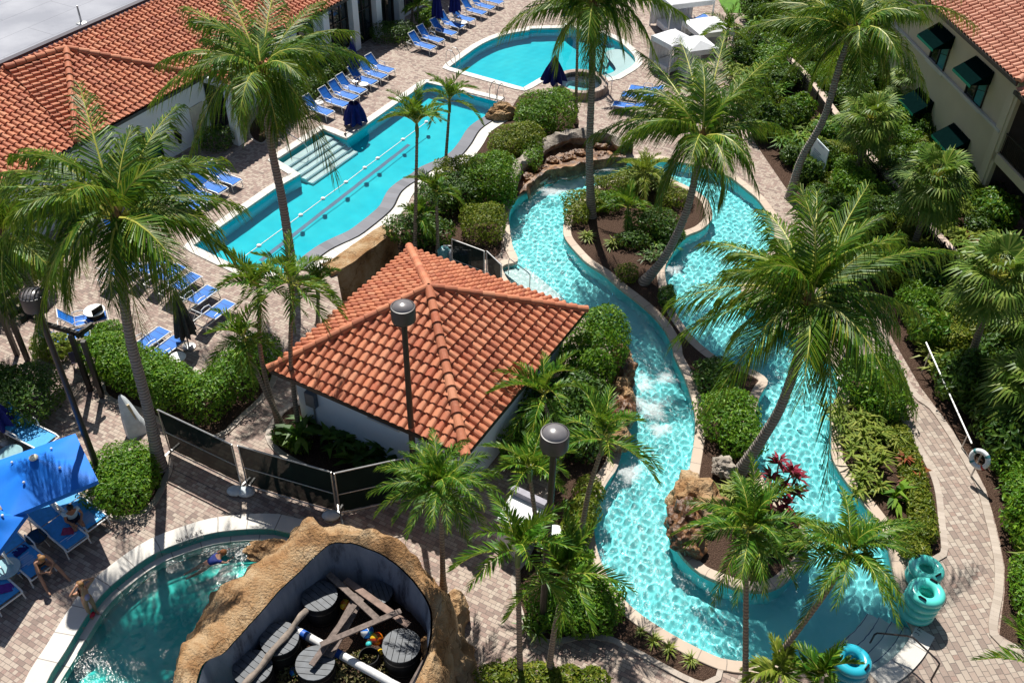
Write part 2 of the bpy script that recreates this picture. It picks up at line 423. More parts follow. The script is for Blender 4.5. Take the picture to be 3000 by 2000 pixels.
OUT = K('A3',230,1568,400,1470,620,1410,760,1380,1000,1355,1250,1360,1610,1420,1780,1480) + K('A7',1870,70,2000,170,2110,270) \
    + [(1778,520),(1772,570),(1735,615),(1705,650),(1712,690),(1750,722),(1800,752)] + K('B4',580,90,680,170,740,290,750,380,730,470,680,600,690,700,690,900,700,1010,800,1180,900,1310,1030,1470) + [(2030,1222),(2043,1267),(2054,1320),(2068,1375),(2083,1420),(2099,1454)] \
    + [(2077,1490),(2043,1524),(2000,1550),(1950,1530)] + K('B8',600,1345,340,1400) + K('B7',2323,1390,2140,1340,1950,1250,1750,1140,1560,1020,1400,890,1290,750,1210,620,1150,450,1125,300,1125,150,1140,0) \
    + K('B3',740,1280,800,1170) + [(1414,1065),(1424,1013),(1426,973),(1432,935),(1427,873),(1419,838),(1408,814)] + [(1400,775),(1375,745),(1300,715),(1235,690),(1175,655),(1153,614),(1188,601)] + [(1176,566),(1169,522),(1170,485),(1190,452)]
river = ccw(crom(PP(OUT)))
ISL = K('A7',560,260,700,140,930,60,1200,20,1400,100,1560,180,1660,260,1700,370,1680,440,1600,510,1480,560,1400,640,1340,740,1300,820,1300,920,1330,1050,1370,1170,1420,1270) + [(1600,785),(1660,830),(1725,850)] \
    + K('B3',2170,340,2110,450,2060,620,2035,780,2050,950) + K('B4',20,1050,80,1130,150,1290,290,1390,420,1540) + K('B8',470,330,440,560,350,650,250,740,80,790) + K('B7',2323,760,2200,710,2040,640,1900,510,1820,380,1800,230,1840,90) + K('B3',1480,1260,1530,1000,1560,800,1560,620,1520,450,1460,280,1380,120) \
    + K('A7',1370,1490,1300,1350,1190,1220,1050,1100,920,1000,780,880,640,790,540,690,460,590,440,520,450,430,480,340)
island = ccw(crom(PP(ISL)))
SPL_W = K('B5',500,1568,600,1390,700,1220,800,1040,900,910,1030,790,1200,660,1400,530,1600,440,1800,390,2000,360,2200,355) + K('B6',200,350,400,370,600,400)
spl_in = crom([P(90,1660)] + PP(K('B5',400,1568,560,1300,690,1080,820,880,930,760,1050,660,1180,560,1340,460,1540,380,1800,300,2100,265,2323,265)) + PP(K('B6',520,285,690,330,820,400)), closed=False)
splash = ccw(poly(np.array(list(spl_in) + [P(800,1320)[:2], P(760,1560)[:2], P(700,1800)[:2], P(60,1800)[:2]]), .3))
# trench behind the service hut, next to the rock retaining wall
HZ = 3.0
hL, hF, hR = P(620,849,HZ), P(1069,1046,HZ), P(1345,715,HZ)
a1 = unit((hL-hF)[:2]); a2 = unit((hR-hF)[:2]); a2 = unit(a2 - a1*np.dot(a1,a2))
s1, s2 = np.dot((hL-hF)[:2], a1), np.dot((hR-hF)[:2], a2)
hB = np.append(hF[:2] + a1*s1 + a2*s2, HZ); hL = np.append(hF[:2]+a1*s1, HZ); hR = np.append(hF[:2]+a2*s2, HZ)
print('hut', s1, s2, 'back corner at', Q(hB), 'L', Q(hL), 'R', Q(hR))
INSET = .55
def hutxy(u, v): return hF[:2] + a1*u + a2*v
wallpts = PP(K('A6',690,890,760,850,850,790,950,710,1050,640,1120,590,1190,545))
trench = np.array([q[:2] for q in wallpts] + [hutxy(s1*.35, s2-INSET+.02), hutxy(s1-INSET+.02, s2-INSET+.02), hutxy(s1-INSET+.02, s2*.45)])
trench = ccw(trench)
# ------------------------------------------------------------------ the ground
big = np.array([(-160,5),(160,5),(260,320),(-260,320)], float)
big[:2] = [(-60,-5),(60,-5)]
spa_c = P(1334,186,.45)[:2]; spa_loop = np.array([(spa_c[0]+1.4*math.cos(2*PI*k/40), spa_c[1]+1.4*math.sin(2*PI*k/40)) for k in range(40)])
st = fill('ground', [big, pool1, pool2, river, splash, trench, spa_loop], 0.0, M_pave); st['kind'] = 'structure'
# ------------------------------------------------------------------ pools: shell, floor, water, coping
def pool_shell(name, loop, depth, mat, zt=0.0, flip=False):
    o = ribbon(name, [(loop, zt), (loop, -depth)], mat); o['kind'] = 'structure'; return o
def water(name, loop, z, mat, cell, waves, hole=None, seed=1):
    g = np.random.default_rng(seed)
    x0, y0 = loop.min(0) - cell; x1, y1 = loop.max(0) + cell
    nx, ny = int((x1-x0)/cell)+1, int((y1-y0)/cell)+1
    X, Y = np.meshgrid(x0+np.arange(nx)*cell, y0+np.arange(ny)*cell)
    c = np.stack([X.ravel(), Y.ravel()], 1)
    grown = offset(loop, cell*1.5)
    m = inside(c, grown)
    if hole is not None: m &= ~inside(c, offset(hole, -cell*1.5))
    m = m.reshape(ny, nx)
    Z = np.zeros_like(X)
    for wl, amp, cnt, aniso in waves:
        for _ in range(cnt):
            th = g.uniform(0, 2*PI); k = 2*PI/(wl*g.uniform(.7, 1.35)); ph = g.uniform(0, 2*PI)
            wob = .6*np.sin(X*g.uniform(.2,.9)+g.uniform(0,6)) + .6*np.sin(Y*g.uniform(.2,.9)+g.uniform(0,6))
            Z += amp/math.sqrt(cnt)*np.sin(k*(X*math.cos(th)+Y*math.sin(th)) + ph + wob)
    cellok = m[:-1,:-1] & m[1:,:-1] & m[:-1,1:] & m[1:,1:]
    idx = np.arange(nx*ny).reshape(ny, nx)
    f = np.stack([idx[:-1,:-1], idx[:-1,1:], idx[1:,1:], idx[1:,:-1]], -1)[cellok]
    used = np.unique(f); rm = np.full(nx*ny, -1); rm[used] = np.arange(len(used))
    vs = np.column_stack([X.ravel()[used], Y.ravel()[used], z + Z.ravel()[used]])
    me = np_mesh(name, vs, [rm[f]], mat, smooth=True)
    o = link(bpy.data.objects.new(name, me)); o['kind'] = 'structure'
    o.cycles.is_caustics_caster = True
    return o
def receiver(o): o.cycles.is_caustics_receiver = True; return o
WZ = -.13
receiver(pool_shell('lap_pool_wall', pool1, 1.25, M_pool_blue)); receiver(fill('lap_pool_floor', [pool1], -1.25, M_pool_blue))['kind'] = 'structure'
receiver(pool_shell('round_pool_wall', pool2, 1.2, M_pool_blue)); receiver(fill('round_pool_floor', [pool2], -1.2, M_pool_blue))['kind'] = 'structure'
receiver(pool_shell('river_wall', river, .95, M_pool_river)); receiver(fill('river_floor', [river], -.95, M_pool_river))['kind'] = 'structure'
receiver(pool_shell('island_wall', island, .95, M_pool_river))
receiver(pool_shell('activity_pool_wall', splash, 1.1, M_pool_teal)); receiver(fill('activity_pool_floor', [splash], -1.1, M_pool_teal))['kind'] = 'structure'
water('lap_pool_water', pool1, WZ, M_water, .12, [(1.3,.0035,4,0),(.6,.0012,4,0)], seed=3)
water('round_pool_water', pool2, WZ, M_water, .12, [(1.3,.004,4,0),(.55,.0015,4,0)], seed=4)
water('river_water', river, WZ, M_water_river, .05, [(.95,.010,4,0),(.36,.0062,7,0),(.22,.0032,7,0)], hole=island, seed=5)
water('activity_pool_water', splash, -.30, M_water_teal, .055, [(1.3,.012,4,0),(.55,.007,6,0),(.3,.0022,6,0)], seed=6)
def coping(name, loop, wdt, mat, z=.045, lip=.03, closed=True, ins=1):
    o = ribbon(name, [(offset(loop,-lip*ins,closed), WZ+.05), (offset(loop,-lip*ins,closed), z-.012), (offset(loop,-(lip-.012)*ins,closed), z), (offset(loop,(wdt-.015)*ins,closed), z), (offset(loop,wdt*ins,closed), z-.012), (offset(loop,wdt*ins,closed), -.02)], mat, closed)
    o['kind'] = 'structure'; return o
pl = poly(np.array([q[:2] for q in [P(1152,232)] + PP(L1a) + [P(561,621), P(648,630)]]), .3)
pl = pl[:np.argmin(np.linalg.norm(pl - P(640,628)[:2], axis=1))+1]
coping('lap_pool_coping', pl, .42, M_cope_white, closed=False, ins=-1 if area(pool1) and False else 1)
p1r = pool1_right[::-1]
coping('lap_pool_slate_edge', pool1_right, .62, M_slate, z=.06, closed=False, ins=1)
o = ribbon('lap_pool_gutter', [(offset(pool1_right,.62,False), .01), (offset(pool1_right,.70,False), .012)], M_black, False); o['kind'] = 'structure'
o = ribbon('lap_pool_outer_coping', [(offset(pool1_right,.70,False), .05), (offset(pool1_right,1.25,False), .05), (offset(pool1_right,1.25,False), -.02)], M_cope_white, False); o['kind'] = 'structure'
coping('round_pool_coping', pool2, .42, M_cope_white)
coping('river_coping', river, .36, M_cope_tan, z=.06)
coping('island_coping', island, .34, M_cope_tan, z=.06, ins=-1)
o = ribbon('activity_pool_coping', [(spl_in, -.28), (spl_in, .05), (offset(spl_in,-.62,False), .055), (offset(spl_in,-.64,False), -.02)], M_cope_white, False); o['kind'] = 'structure'
o = ribbon('activity_pool_ledge', [(offset(spl_in,.22,False), -.6), (offset(spl_in,.22,False), -.255), (offset(spl_in,-.01,False), -.25)], M_cope_white, False); o['kind'] = 'structure'
bed = fill('island_mulch', [offset(island, -.30)], .05, M_mulch); bed['kind'] = 'structure'
o = fill('trench_floor', [trench], -1.6, M_mulch); o['kind'] = 'structure'
# ------------------------------------------------------------------ roofs and buildings
def ray_plane(px, p0, n):
    a, b = P(*px, 0.0), P(*px, 10.0); d = b-a; n = V(*n)
    return a + d*(np.dot(V(*p0)-a, n)/np.dot(d, n))
def tile_roof(polyg, e, name, mat, parent, cw=.30, ch=.38, lift=.055, barrel=.09):
    """barrel tiles over a planar convex polygon; e = horizontal eave direction"""
    pg = [V(*p) for p in polyg]; e = unit(V(*e)); n = unit(np.cross(pg[1]-pg[0], pg[2]-pg[0]))
    if n[2] < 0: n = -n
    s = unit(np.cross(n, e)); s = s if s[2] > 0 else -s
    o = pg[0]; uv = np.array([[(p-o)@e, (p-o)@s] for p in pg])
    u0, v0 = uv.min(0); u1, v1 = uv.max(0)
    prof = [(0,0),(.06,.45),(.2,.9),(.34,1),(.5,.9),(.64,.45),(.7,0),(.85,-.12),(1,0)]
    verts, quads = [], []
    g = np.random.default_rng(len(name)+int(abs(u1*10)))
    for j in range(int((v1-v0)/ch)+1):
        for i in range(int((u1-u0)/cw)+2):
            b = len(verts); du = g.uniform(-.006,.006); dl = g.uniform(-.006,.012); sl = 1
            uu = u0 + (i-.5)*cw + du; vv = v0 + j*ch
            if not (vv < v1): continue
            for (vt, zz) in ((vv-.02, lift+dl), (vv+ch+.01, dl*.3)):
                for (a, h) in prof: verts.append(o + e*(uu+a*cw) + s*vt + n*(h*barrel+zz))
            k = len(prof)
            for (a, h) in prof: verts.append(o + e*(uu+a*cw) + s*(vv-.015) + n*(h*barrel+lift+dl-.10))
            for q in range(k-1): quads += [(b+q, b+q+1, b+k+q+1, b+k+q), (b+2*k+q, b+2*k+q+1, b+q+1, b+q)]
    me = bpy.data.meshes.new(name); bm = bmesh.new()
    bv = [bm.verts.new(p) for p in verts]
    for q in quads: bm.faces.new([bv[i] for i in q])
    m = len(pg); cen = sum(pg)/m
    for i in range(m):
        a, b = pg[i], pg[(i+1) % m]; out = np.cross(b-a, n); out = out if (a-cen)@out > 0 else -out
        bmesh.ops.bisect_plane(bm, geom=bm.verts[:]+bm.edges[:]+bm.faces[:], plane_co=Vector(a), plane_no=Vector(out), clear_outer=True, dist=1e-4)
    bm.to_mesh(me); bm.free()
    me.polygons.foreach_set('use_smooth', [False]*len(me.polygons))
    me.materials.append(mat); ob = link(bpy.data.objects.new(name, me), parent)
    return ob
def join_meshes(obs, name, parent):
    bm = bmesh.new()
    for o in obs: bm.from_mesh(o.data)
    me = bpy.data.meshes.new(name); bm.to_mesh(me); bm.free()
    for m in obs[0].data.materials: me.materials.append(m)
    for o in obs: bpy.data.objects.remove(o)
    return link(bpy.data.objects.new(name, me), parent)
def cap_line(mb, a, b, r=.16, seg=.45):
    a, b = V(*a), V(*b); L = np.linalg.norm(b-a); d = (b-a)/L; n = max(1, int(L/seg))
    side = unit(np.cross(d, V(0,0,1))); up = np.cross(side, d)
    for i in range(n):
        p0 = a + d*(L*i/n); p1 = a + d*(L*(i+1)/n + .05)
        vs = []
        for p, rr, up_ in ((p0, r*.86, .0), (p1, r*1.08, .02)):
            for k in range(9):
                t = PI*k/8; vs.append(p + side*math.cos(t)*rr + up*(math.sin(t)*rr*1.1 + up_ - .03))
        mb.add(vs, [(k, k+1, 9+k+1, 9+k) for k in range(8)] + [tuple(9+k for k in range(9))])
def quad(mb, *p): return mb.add(p, [tuple(range(len(p)))])

# ---- service hut with the pyramid tile roof
hut = empty('service_hut', (*((hF+hB)/2)[:2], 0)); tag(hut, 'small white hut with pyramid clay tile roof beside the winding river', 'hut')
hc = np.array(hut.location)
def L_(o):   # keep world coordinates while parenting to an unrotated empty
    o.location = tuple(-np.array(o.parent.location)); return o
apex = np.append(P(980,657,5.15)[:2]*.6 + ((hF+hB)/2)[:2]*.4, 5.15)
parts = [tile_roof([a, b, apex], unit(V(*(b-a))), 'roof', M_tile, hut) for a, b in ((hF,hL),(hR,hF),(hB,hR),(hL,hB))]
roof = L_(join_meshes(parts, 'roof', hut))
m = MB()
for c in (hL, hF, hR, hB): cap_line(m, V(*apex)+V(0,0,.06), V(*c)+V(0,0,.07))
cap = m.build('ridge_cap', M_tile, roof, smooth=False)
m = MB()
for a, b in ((hF,hL),(hR,hF),(hB,hR),(hL,hB)): m.add([a-V(0,0,.03), b-V(0,0,.03), apex-V(0,0,.03)], [(0,1,2)])
L_(m.build('roof_deck', M_dark, hut))
m = MB()
for a, b in ((hF,hL),(hR,hF),(hB,hR),(hL,hB)): m.beam(a-V(0,0,.06), b-V(0,0,.06), .05, .16)
L_(m.build('drip_edge', M_dark, hut))
def hq(u, v, z): return np.append(hutxy(u, v), z)
I = INSET
m = MB(); cs = [hutxy(I, I), hutxy(s1-I, I), hutxy(s1-I, s2-I), hutxy(I, s2-I)]
vs = [(*c, z) for z in (-1.7, HZ+.12) for c in cs]
m.add(vs, [(0,1,5,4),(1,2,6,5),(2,3,7,6),(3,0,4,7),(7,6,5,4)])
L_(m.build('wall', M_white_wall, hut))
m = MB()   # dark base band along the wall
# front (toward camera-left) wall is v = I plane; louvre and meter box
def on_front(px, out=.0):
    p0 = hq(I, I-out, 0); return ray_plane(px, p0, np.append(a2, 0))
lv = MB(); la, lb = on_front(K('B2', 965, 660)), on_front(K('B2', 1220, 800))
u_a, u_b = (la-hF)[:2]@a1, (lb-hF)[:2]@a1; zt = HZ - .22; zb = zt - .65
if u_a < u_b: u_a, u_b = u_b, u_a
for k in range(6):
    z = zt - .06 - k*.105
    lv.beam(hq(u_b, I-.03, z), hq(u_a, I-.03, z), .05, .07)
fr = MB()
fr.beam(hq(u_b-.05, I-.03, zt), hq(u_a+.05, I-.03, zt), .07, .06); fr.beam(hq(u_b-.05, I-.03, zb), hq(u_a+.05, I-.03, zb), .07, .06)
fr.beam(hq(u_b-.02, I-.03, zb), hq(u_b-.02, I-.03, zt), .06, .06); fr.beam(hq(u_a+.02, I-.03, zb), hq(u_a+.02, I-.03, zt), .06, .06)
lo = L_(lv.build('louvre_vent', simple('blue_grey_louvre', (.16,.24,.36), .5), hut)); fr.build('frame', M_trim, lo)
mp = on_front(K('B2', 470, 490), .1); um = (mp-hF)[:2]@a1
mb_ = MB(); mb_.box(hq(um, I-.1, mp[2]), (.42, .2, .62), rz=math.atan2(a1[1], a1[0]))
bx = mb_.build('meter_box', simple('grey_meter_box', (.10,.12,.15), .5, .5, .2), None, bevel=.02); bx.parent = hut; L_(bx)
tb = MB(); tb.tube([hq(um, I-.04, mp[2]-.3), hq(um, I-.04, .1)], .03); cd = tb.build('conduit', M_galv, bx)
# ---- main clubhouse
E0 = P(292,270,3.5); eh = unit(P(421,200,3.5)-E0); en = V(-eh[1], eh[0], 0)
def cb(s, n_, z): return V(*(E0[:2] + eh[:2]*s + en[:2]*n_), z)
TN, RT = .385, 5.15
club = empty('clubhouse', cb(5, 4, 0)); tag(club, 'long white clubhouse with orange clay tile roof along the lap pool', 'building')
ra = L_(tile_roof([cb(-16,0,3.5), cb(32,0,3.5), cb(32,RT,3.5+TN*RT), cb(-16,RT,3.5+TN*RT)], eh, 'roof', M_tile, club))
Aw, Ww, Fw, Rw = cb(1.0,4.25,5.48), cb(-1.9,4.9,5.46), cb(-2.95,-.02,3.56), cb(4.94,-.02,3.56)
p1_ = tile_roof([Fw, Rw, Aw], eh, 'roof_wing', M_tile, club)
p2_ = tile_roof([Ww, Fw, Aw], unit(V(*(Fw-Ww)[:2], (Fw-Ww)[2])), 'roof_wing', M_tile, club)
rw = L_(join_meshes([p1_, p2_], 'roof_wing', club))
m = MB()
for c in (Ww, Fw, Rw): cap_line(m, Aw+V(0,0,.08), c+V(0,0,.1), .17)
m.build('ridge_cap', M_tile, rw)
m = MB(); m.add([Fw, Ww, Aw, Rw, cb(-2.95,3,3.5), cb(1,3,3.5), cb(4.9,3,3.5)], [(0,1,4),(0,3,6,4)]); 
m = MB(); m.beam(cb(-16,-.03,3.44), cb(32,-.03,3.44), .06, .16); L_(m.build('drip_edge', M_dark, club))
m = MB(); m.add([cb(-16,.03,3.47), cb(32,.03,3.47), cb(32,RT,3.47+TN*RT), cb(-16,RT,3.47+TN*RT)], [(0,1,2,3)]); L_(m.build('roof_deck', M_dark, club))
t = NT('roof_membrane')
c = t.mix(t.ramp(t.noise(.35, 6), [(.35,(0,0,0)),(.7,(1,1,1))]), (.25,.26,.30), (.36,.37,.41))
b = t.n('ShaderNodeTexBrick'); mpn = t.n('ShaderNodeMapping'); mpn.inputs['Rotation'].default_value = (0,0,-math.atan2(eh[1],eh[0])); t.t.links.new(t.coord(), mpn.inputs[0]); t.t.links.new(mpn.outputs[0], b.inputs[0])
b.inputs['Scale'].default_value = 1; b.inputs['Brick Width'].default_value = 6; b.inputs['Row Height'].default_value = 1.8; b.inputs['Mortar Size'].default_value = .018
c = t.mix(t.math('MULTIPLY', b.outputs['Fac'], .55), c, (.12,.12,.14)); M_membrane = t.done(t.bsdf(c, .8, .2, 0, t.bump(t.noise(3, 4), .2, .05)))
zr = 3.5+TN*RT
m = MB(); m.add([cb(-30,RT+.28,zr-.12), cb(45,RT+.28,zr-.12), cb(45,40,zr-.12), cb(-30,40,zr-.12)], [(0,1,2,3)]); L_(m.build('flat_roof', M_membrane, club))
m = MB(); m.beam(cb(-30,RT+.16,zr+.06), cb(45,RT+.16,zr+.06), .30, .32); L_(m.build('parapet', simple('dark_parapet_flashing', (.05,.04,.055), .5), club))
m = MB(); m.beam(cb(-30,RT-.02,zr+.03), cb(45,RT-.02,zr+.03), .06, .12); L_(m.build('flashing', simple('pinkish_flashing', (.5,.42,.42), .5), club))
# vent pipe on the flat roof
vp = P(*K('A1', 695, 200), zr-.12); m = MB(); m.lathe(vp, [(.28,0),(.26,.05),(.08,.09),(.05,.12),(.045,.9),(.0,.92)], 14); L_(m.build('roof_vent', M_galv, club))
# walls (front wall 0.55 in from the eave), with recessed openings built as boxes
WN = .55
m = MB(); m.add([cb(-16,WN,0), cb(32,WN,0), cb(32,WN,3.6), cb(-16,WN,3.6), cb(-16,6,0), cb(-16,6,5)], [(0,1,2,3),(0,3,5,4)])
L_(m.build('wall', M_white_wall, club))
m = MB()
def opening(name, s0, s1, z0, z1, glass, frame_mat, arch=False, mull=1, depth=.0):
    fr_ = MB(); n_ = WN - .03
    pts = [(s0,z0),(s1,z0)] + ([(s1 + (s0-s1)*k/12, z1-.35 + .35*math.sin(PI*k/12)) for k in range(13)] if arch else [(s1,z1),(s0,z1)])
    g_ = MB(); g_.add([cb(s, n_+.01, z) for s, z in pts], [tuple(range(len(pts)))])
    w_ = g_.build(name, glass, club); L_(w_)
    for i in range(len(pts)):
        a, b2 = pts[i], pts[(i+1) % len(pts)]
        if abs(a[0]-b2[0])+abs(a[1]-b2[1]) > .02: fr_.beam(cb(a[0], n_-.02, a[1]), cb(b2[0], n_-.02, b2[1]), .09, .09, up=en)
    for k in range(1, mull+1):
        s = s0 + (s1-s0)*k/(mull+1); fr_.beam(cb(s, n_-.02, z0), cb(s, n_-.02, z1-.05), .06, .06, up=en)
    fr_.beam(cb(s0, n_-.02, z0+(z1-z0)*.62), cb(s1, n_-.02, z0+(z1-z0)*.62), .05, .05, up=en)
    fr_.build('frame', frame_mat, w_)
    return w_
opening('arched_window', .1, 1.95, .25, 1.95, M_green_glass, M_dark, True)
opening('arched_window', 13.2, 14.5, .6, 3.2, M_green_glass, M_dark, True)
opening('window', 15.8, 17.8, .35, 3.15, M_glass, M_dark, False, 2)
opening('glass_door', 18.5, 20.2, .02, 3.2, M_glass, M_dark, False, 1)
opening('window', 20.9, 22.6, .02, 3.1, M_glass, M_dark, False, 1)
opening('window', 24, 26.5, .3, 3.1, M_glass, M_dark, False, 2)
d_ = MB(); d_.box(cb(4.72, WN-.03, 1.0), (.95, .06, 1.95), rz=math.atan2(eh[1],eh[0])); dr = d_.build('door', simple('cream_door', (.62,.60,.50), .5), club); L_(dr)
d_ = MB(); d_.sphere(cb(5.1, WN-.1, 1.0), .05, 8, 6); d_.build('handle', M_steel, dr)
# projecting porch bay with piers and a dark recess
for s in (5.35, 8.05): m = MB(); m.box(cb(s, -1.35, 1.6), (.42, .42, 3.2), rz=math.atan2(eh[1],eh[0])); L_(m.build('pier', M_white_wall, club))
m = MB(); m.beam(cb(5.1,-1.35,3.27), cb(8.3,-1.35,3.27), .44, .3); m.beam(cb(5.35,-1.2,3.27), cb(5.35,WN,3.27), .4, .3); m.beam(cb(8.05,-1.2,3.27), cb(8.05,WN,3.27), .4, .3); L_(m.build('porch_beam', M_white_wall, club))
L_(tile_roof([cb(4.9,-1.75,3.47), cb(8.5,-1.75,3.47), cb(8.5,0.1,4.1), cb(4.9,0.1,4.1)], eh, 'porch_roof', M_tile, club))
m = MB(); m.add([cb(5.5,WN-.04,.02), cb(7.9,WN-.04,.02), cb(7.9,WN-.04,2.9), cb(5.5,WN-.04,2.9)], [(0,1,2,3)]); L_(m.build('glass_door', M_glass, club))
# piers between the glazed bays further along
for s in (15.3, 18.15, 20.55, 23.0): m = MB(); m.box(cb(s, WN-.2, 1.7), (.55, .5, 3.4), rz=math.atan2(eh[1],eh[0])); L_(m.build('pilaster', M_white_wall, club))
# wall lantern
lp = cb(3.04, WN-.22, .95); lan = empty('wall_lantern', lp); tag(lan, 'black wrought iron lantern fixed on the white clubhouse wall', 'wall lantern')
m = MB(); m.lathe((0,0,0), [(.05,-.32),(.09,-.28),(.14,.1),(.17,.12),(.05,.26),(.02,.34)], 6); m.build('cage', M_black, lan)
m = MB(); m.tube([(0,0,.3),(en[0]*.1,en[1]*.1,.42),(en[0]*.2,en[1]*.2,.2)], .025); m.box((en[0]*.2,en[1]*.2,.1), (.12,.05,.4), rz=math.atan2(eh[1],eh[0])); m.build('bracket', M_black, lan)
# ---- hotel wing at the right
HE = 6.5
c0 = P(2319,173,HE); c1 = P(2157,27,HE); hd = unit((c1-c0)); hn = V(-hd[1], hd[0], 0)      # hn points left, towards the river
if hn[0] > 0: hn = -hn
hotel = empty('hotel_building', c0*V(1,1,0)+V(4,3,0)); tag(hotel, 'two storey beige hotel wing with pink tiled roof and dark green awnings', 'building')
OV = .55
def hw(t_, out, z): return V(*((c0[:2] + hd[:2]*t_ - hn[:2]*(OV-out))), z)     # on the wall, t_ metres away from the eave corner
def on_wall(px, out=0.0):
    q = ray_plane(px, hw(0, out, 0), hn); return (q-hw(0,out,0))@hd, q[2]
tC, _ = on_wall(K('A4', 2215, 790)); print('hotel corner t', tC)
m = MB(); m.add([hw(tC,0,0), hw(40,0,0), hw(40,0,HE), hw(tC,0,HE)], [(0,1,2,3)]); L_(m.build('wall', M_beige_wall, hotel))
m = MB(); m.beam(hw(tC-.25,.06,0), hw(tC-.25,.06,HE-.3), .5, .16, up=hn); L_(m.build('pilaster', stucco('beige_pilaster', (.70,.61,.45)), hotel))
tS, zS = on_wall(K('A4', 2100, 1070)); tS2, zS2 = on_wall(K('A4', 1640, 630)); print('string', tS, zS, tS2, zS2)
zS = (zS+zS2)/2
m = MB(); m.beam(hw(tC-.4,.10,zS), hw(40,.10,zS), .12, .16, up=hn); L_(m.build('string_course', M_trim, hotel))
# balcony bay towards the camera
m = MB(); W2 = -14
zu0 = on_wall(K('A4', 2100, 1300))[1]; zl1 = on_wall(K('A4', 2085, 1370))[1]; print('balcony z', zu0, zl1)
bm_ = MB()
bm_.beam(hw(tC-.5,0,(zu0+zl1)/2), hw(W2,0,(zu0+zl1)/2), .2, abs(zu0-zl1)+.05, up=(0,0,1))
bm_.beam(hw(tC-.62,0,0), hw(tC-.62,0,HE), .25, .2, up=hn)
for tt in (-6.2, -10): bm_.beam(hw(tt,0,0), hw(tt,0,HE), .3, .3, up=hn)
bm_.beam(hw(tC-.5,0,HE-.2), hw(W2,0,HE-.2), .2, .5)
L_(bm_.build('balcony_frame', M_beige_wall, hotel))
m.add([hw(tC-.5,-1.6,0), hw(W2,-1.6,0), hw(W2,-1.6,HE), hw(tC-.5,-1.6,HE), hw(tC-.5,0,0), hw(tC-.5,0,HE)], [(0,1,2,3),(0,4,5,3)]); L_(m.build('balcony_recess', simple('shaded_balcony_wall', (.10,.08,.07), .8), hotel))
m = MB()
for k in range(40):
    tt = tC-.8-k*.13
    m.beam(hw(tt,-.02,zu0+.05), hw(tt,-.02,zu0+1.05), .02, .02, up=hn)
m.beam(hw(tC-.6,-.02,zu0+1.05), hw(tC-6,-.02,zu0+1.05), .05, .05); m.beam(hw(tC-.6,-.02,zu0+.1), hw(tC-6,-.02,zu0+.1), .04, .04); L_(m.build('balcony_railing', M_dark, hotel))
# roof
up_ = lambda t_, d_: V(*(c0[:2] + hd[:2]*t_ - hn[:2]*d_), HE + d_*.42)
L_(tile_roof([up_(tC-1.0,0), up_(42,0), up_(42,9), up_(tC+6,9)], hd, 'roof', M_tile_pink, hotel, .33, .42))
rb = L_(tile_roof([up_(tC-1.0,0)-V(0,0,.35), up_(W2,0)-V(0,0,.35), up_(W2,6)-V(0,0,.35), up_(tC-.9,6)-V(0,0,.35)], hd, 'balcony_roof', M_tile_pink, hotel, .33, .42))
m = MB(); cap_line(m, up_(tC+6,9)+V(0,0,.08), up_(tC-1,0)+V(0,0,.1)); L_(m.build('ridge_cap', M_tile_pink, hotel))
m = MB(); m.beam(up_(tC-1.0,-.02)-V(0,0,.07), up_(42,-.02)-V(0,0,.07), .08, .18); m.beam(up_(tC-1,-.02)-V(0,0,.42), up_(W2,-.02)-V(0,0,.42), .08, .18); L_(m.build('gutter', M_dark, hotel))
m = MB(); m.add([up_(tC-1,0)-V(0,0,.04), up_(42,0)-V(0,0,.04), up_(42,9)-V(0,0,.04), up_(tC+6,9)-V(0,0,.04)], [(0,1,2,3)]); L_(m.build('soffit', M_dark, hotel))
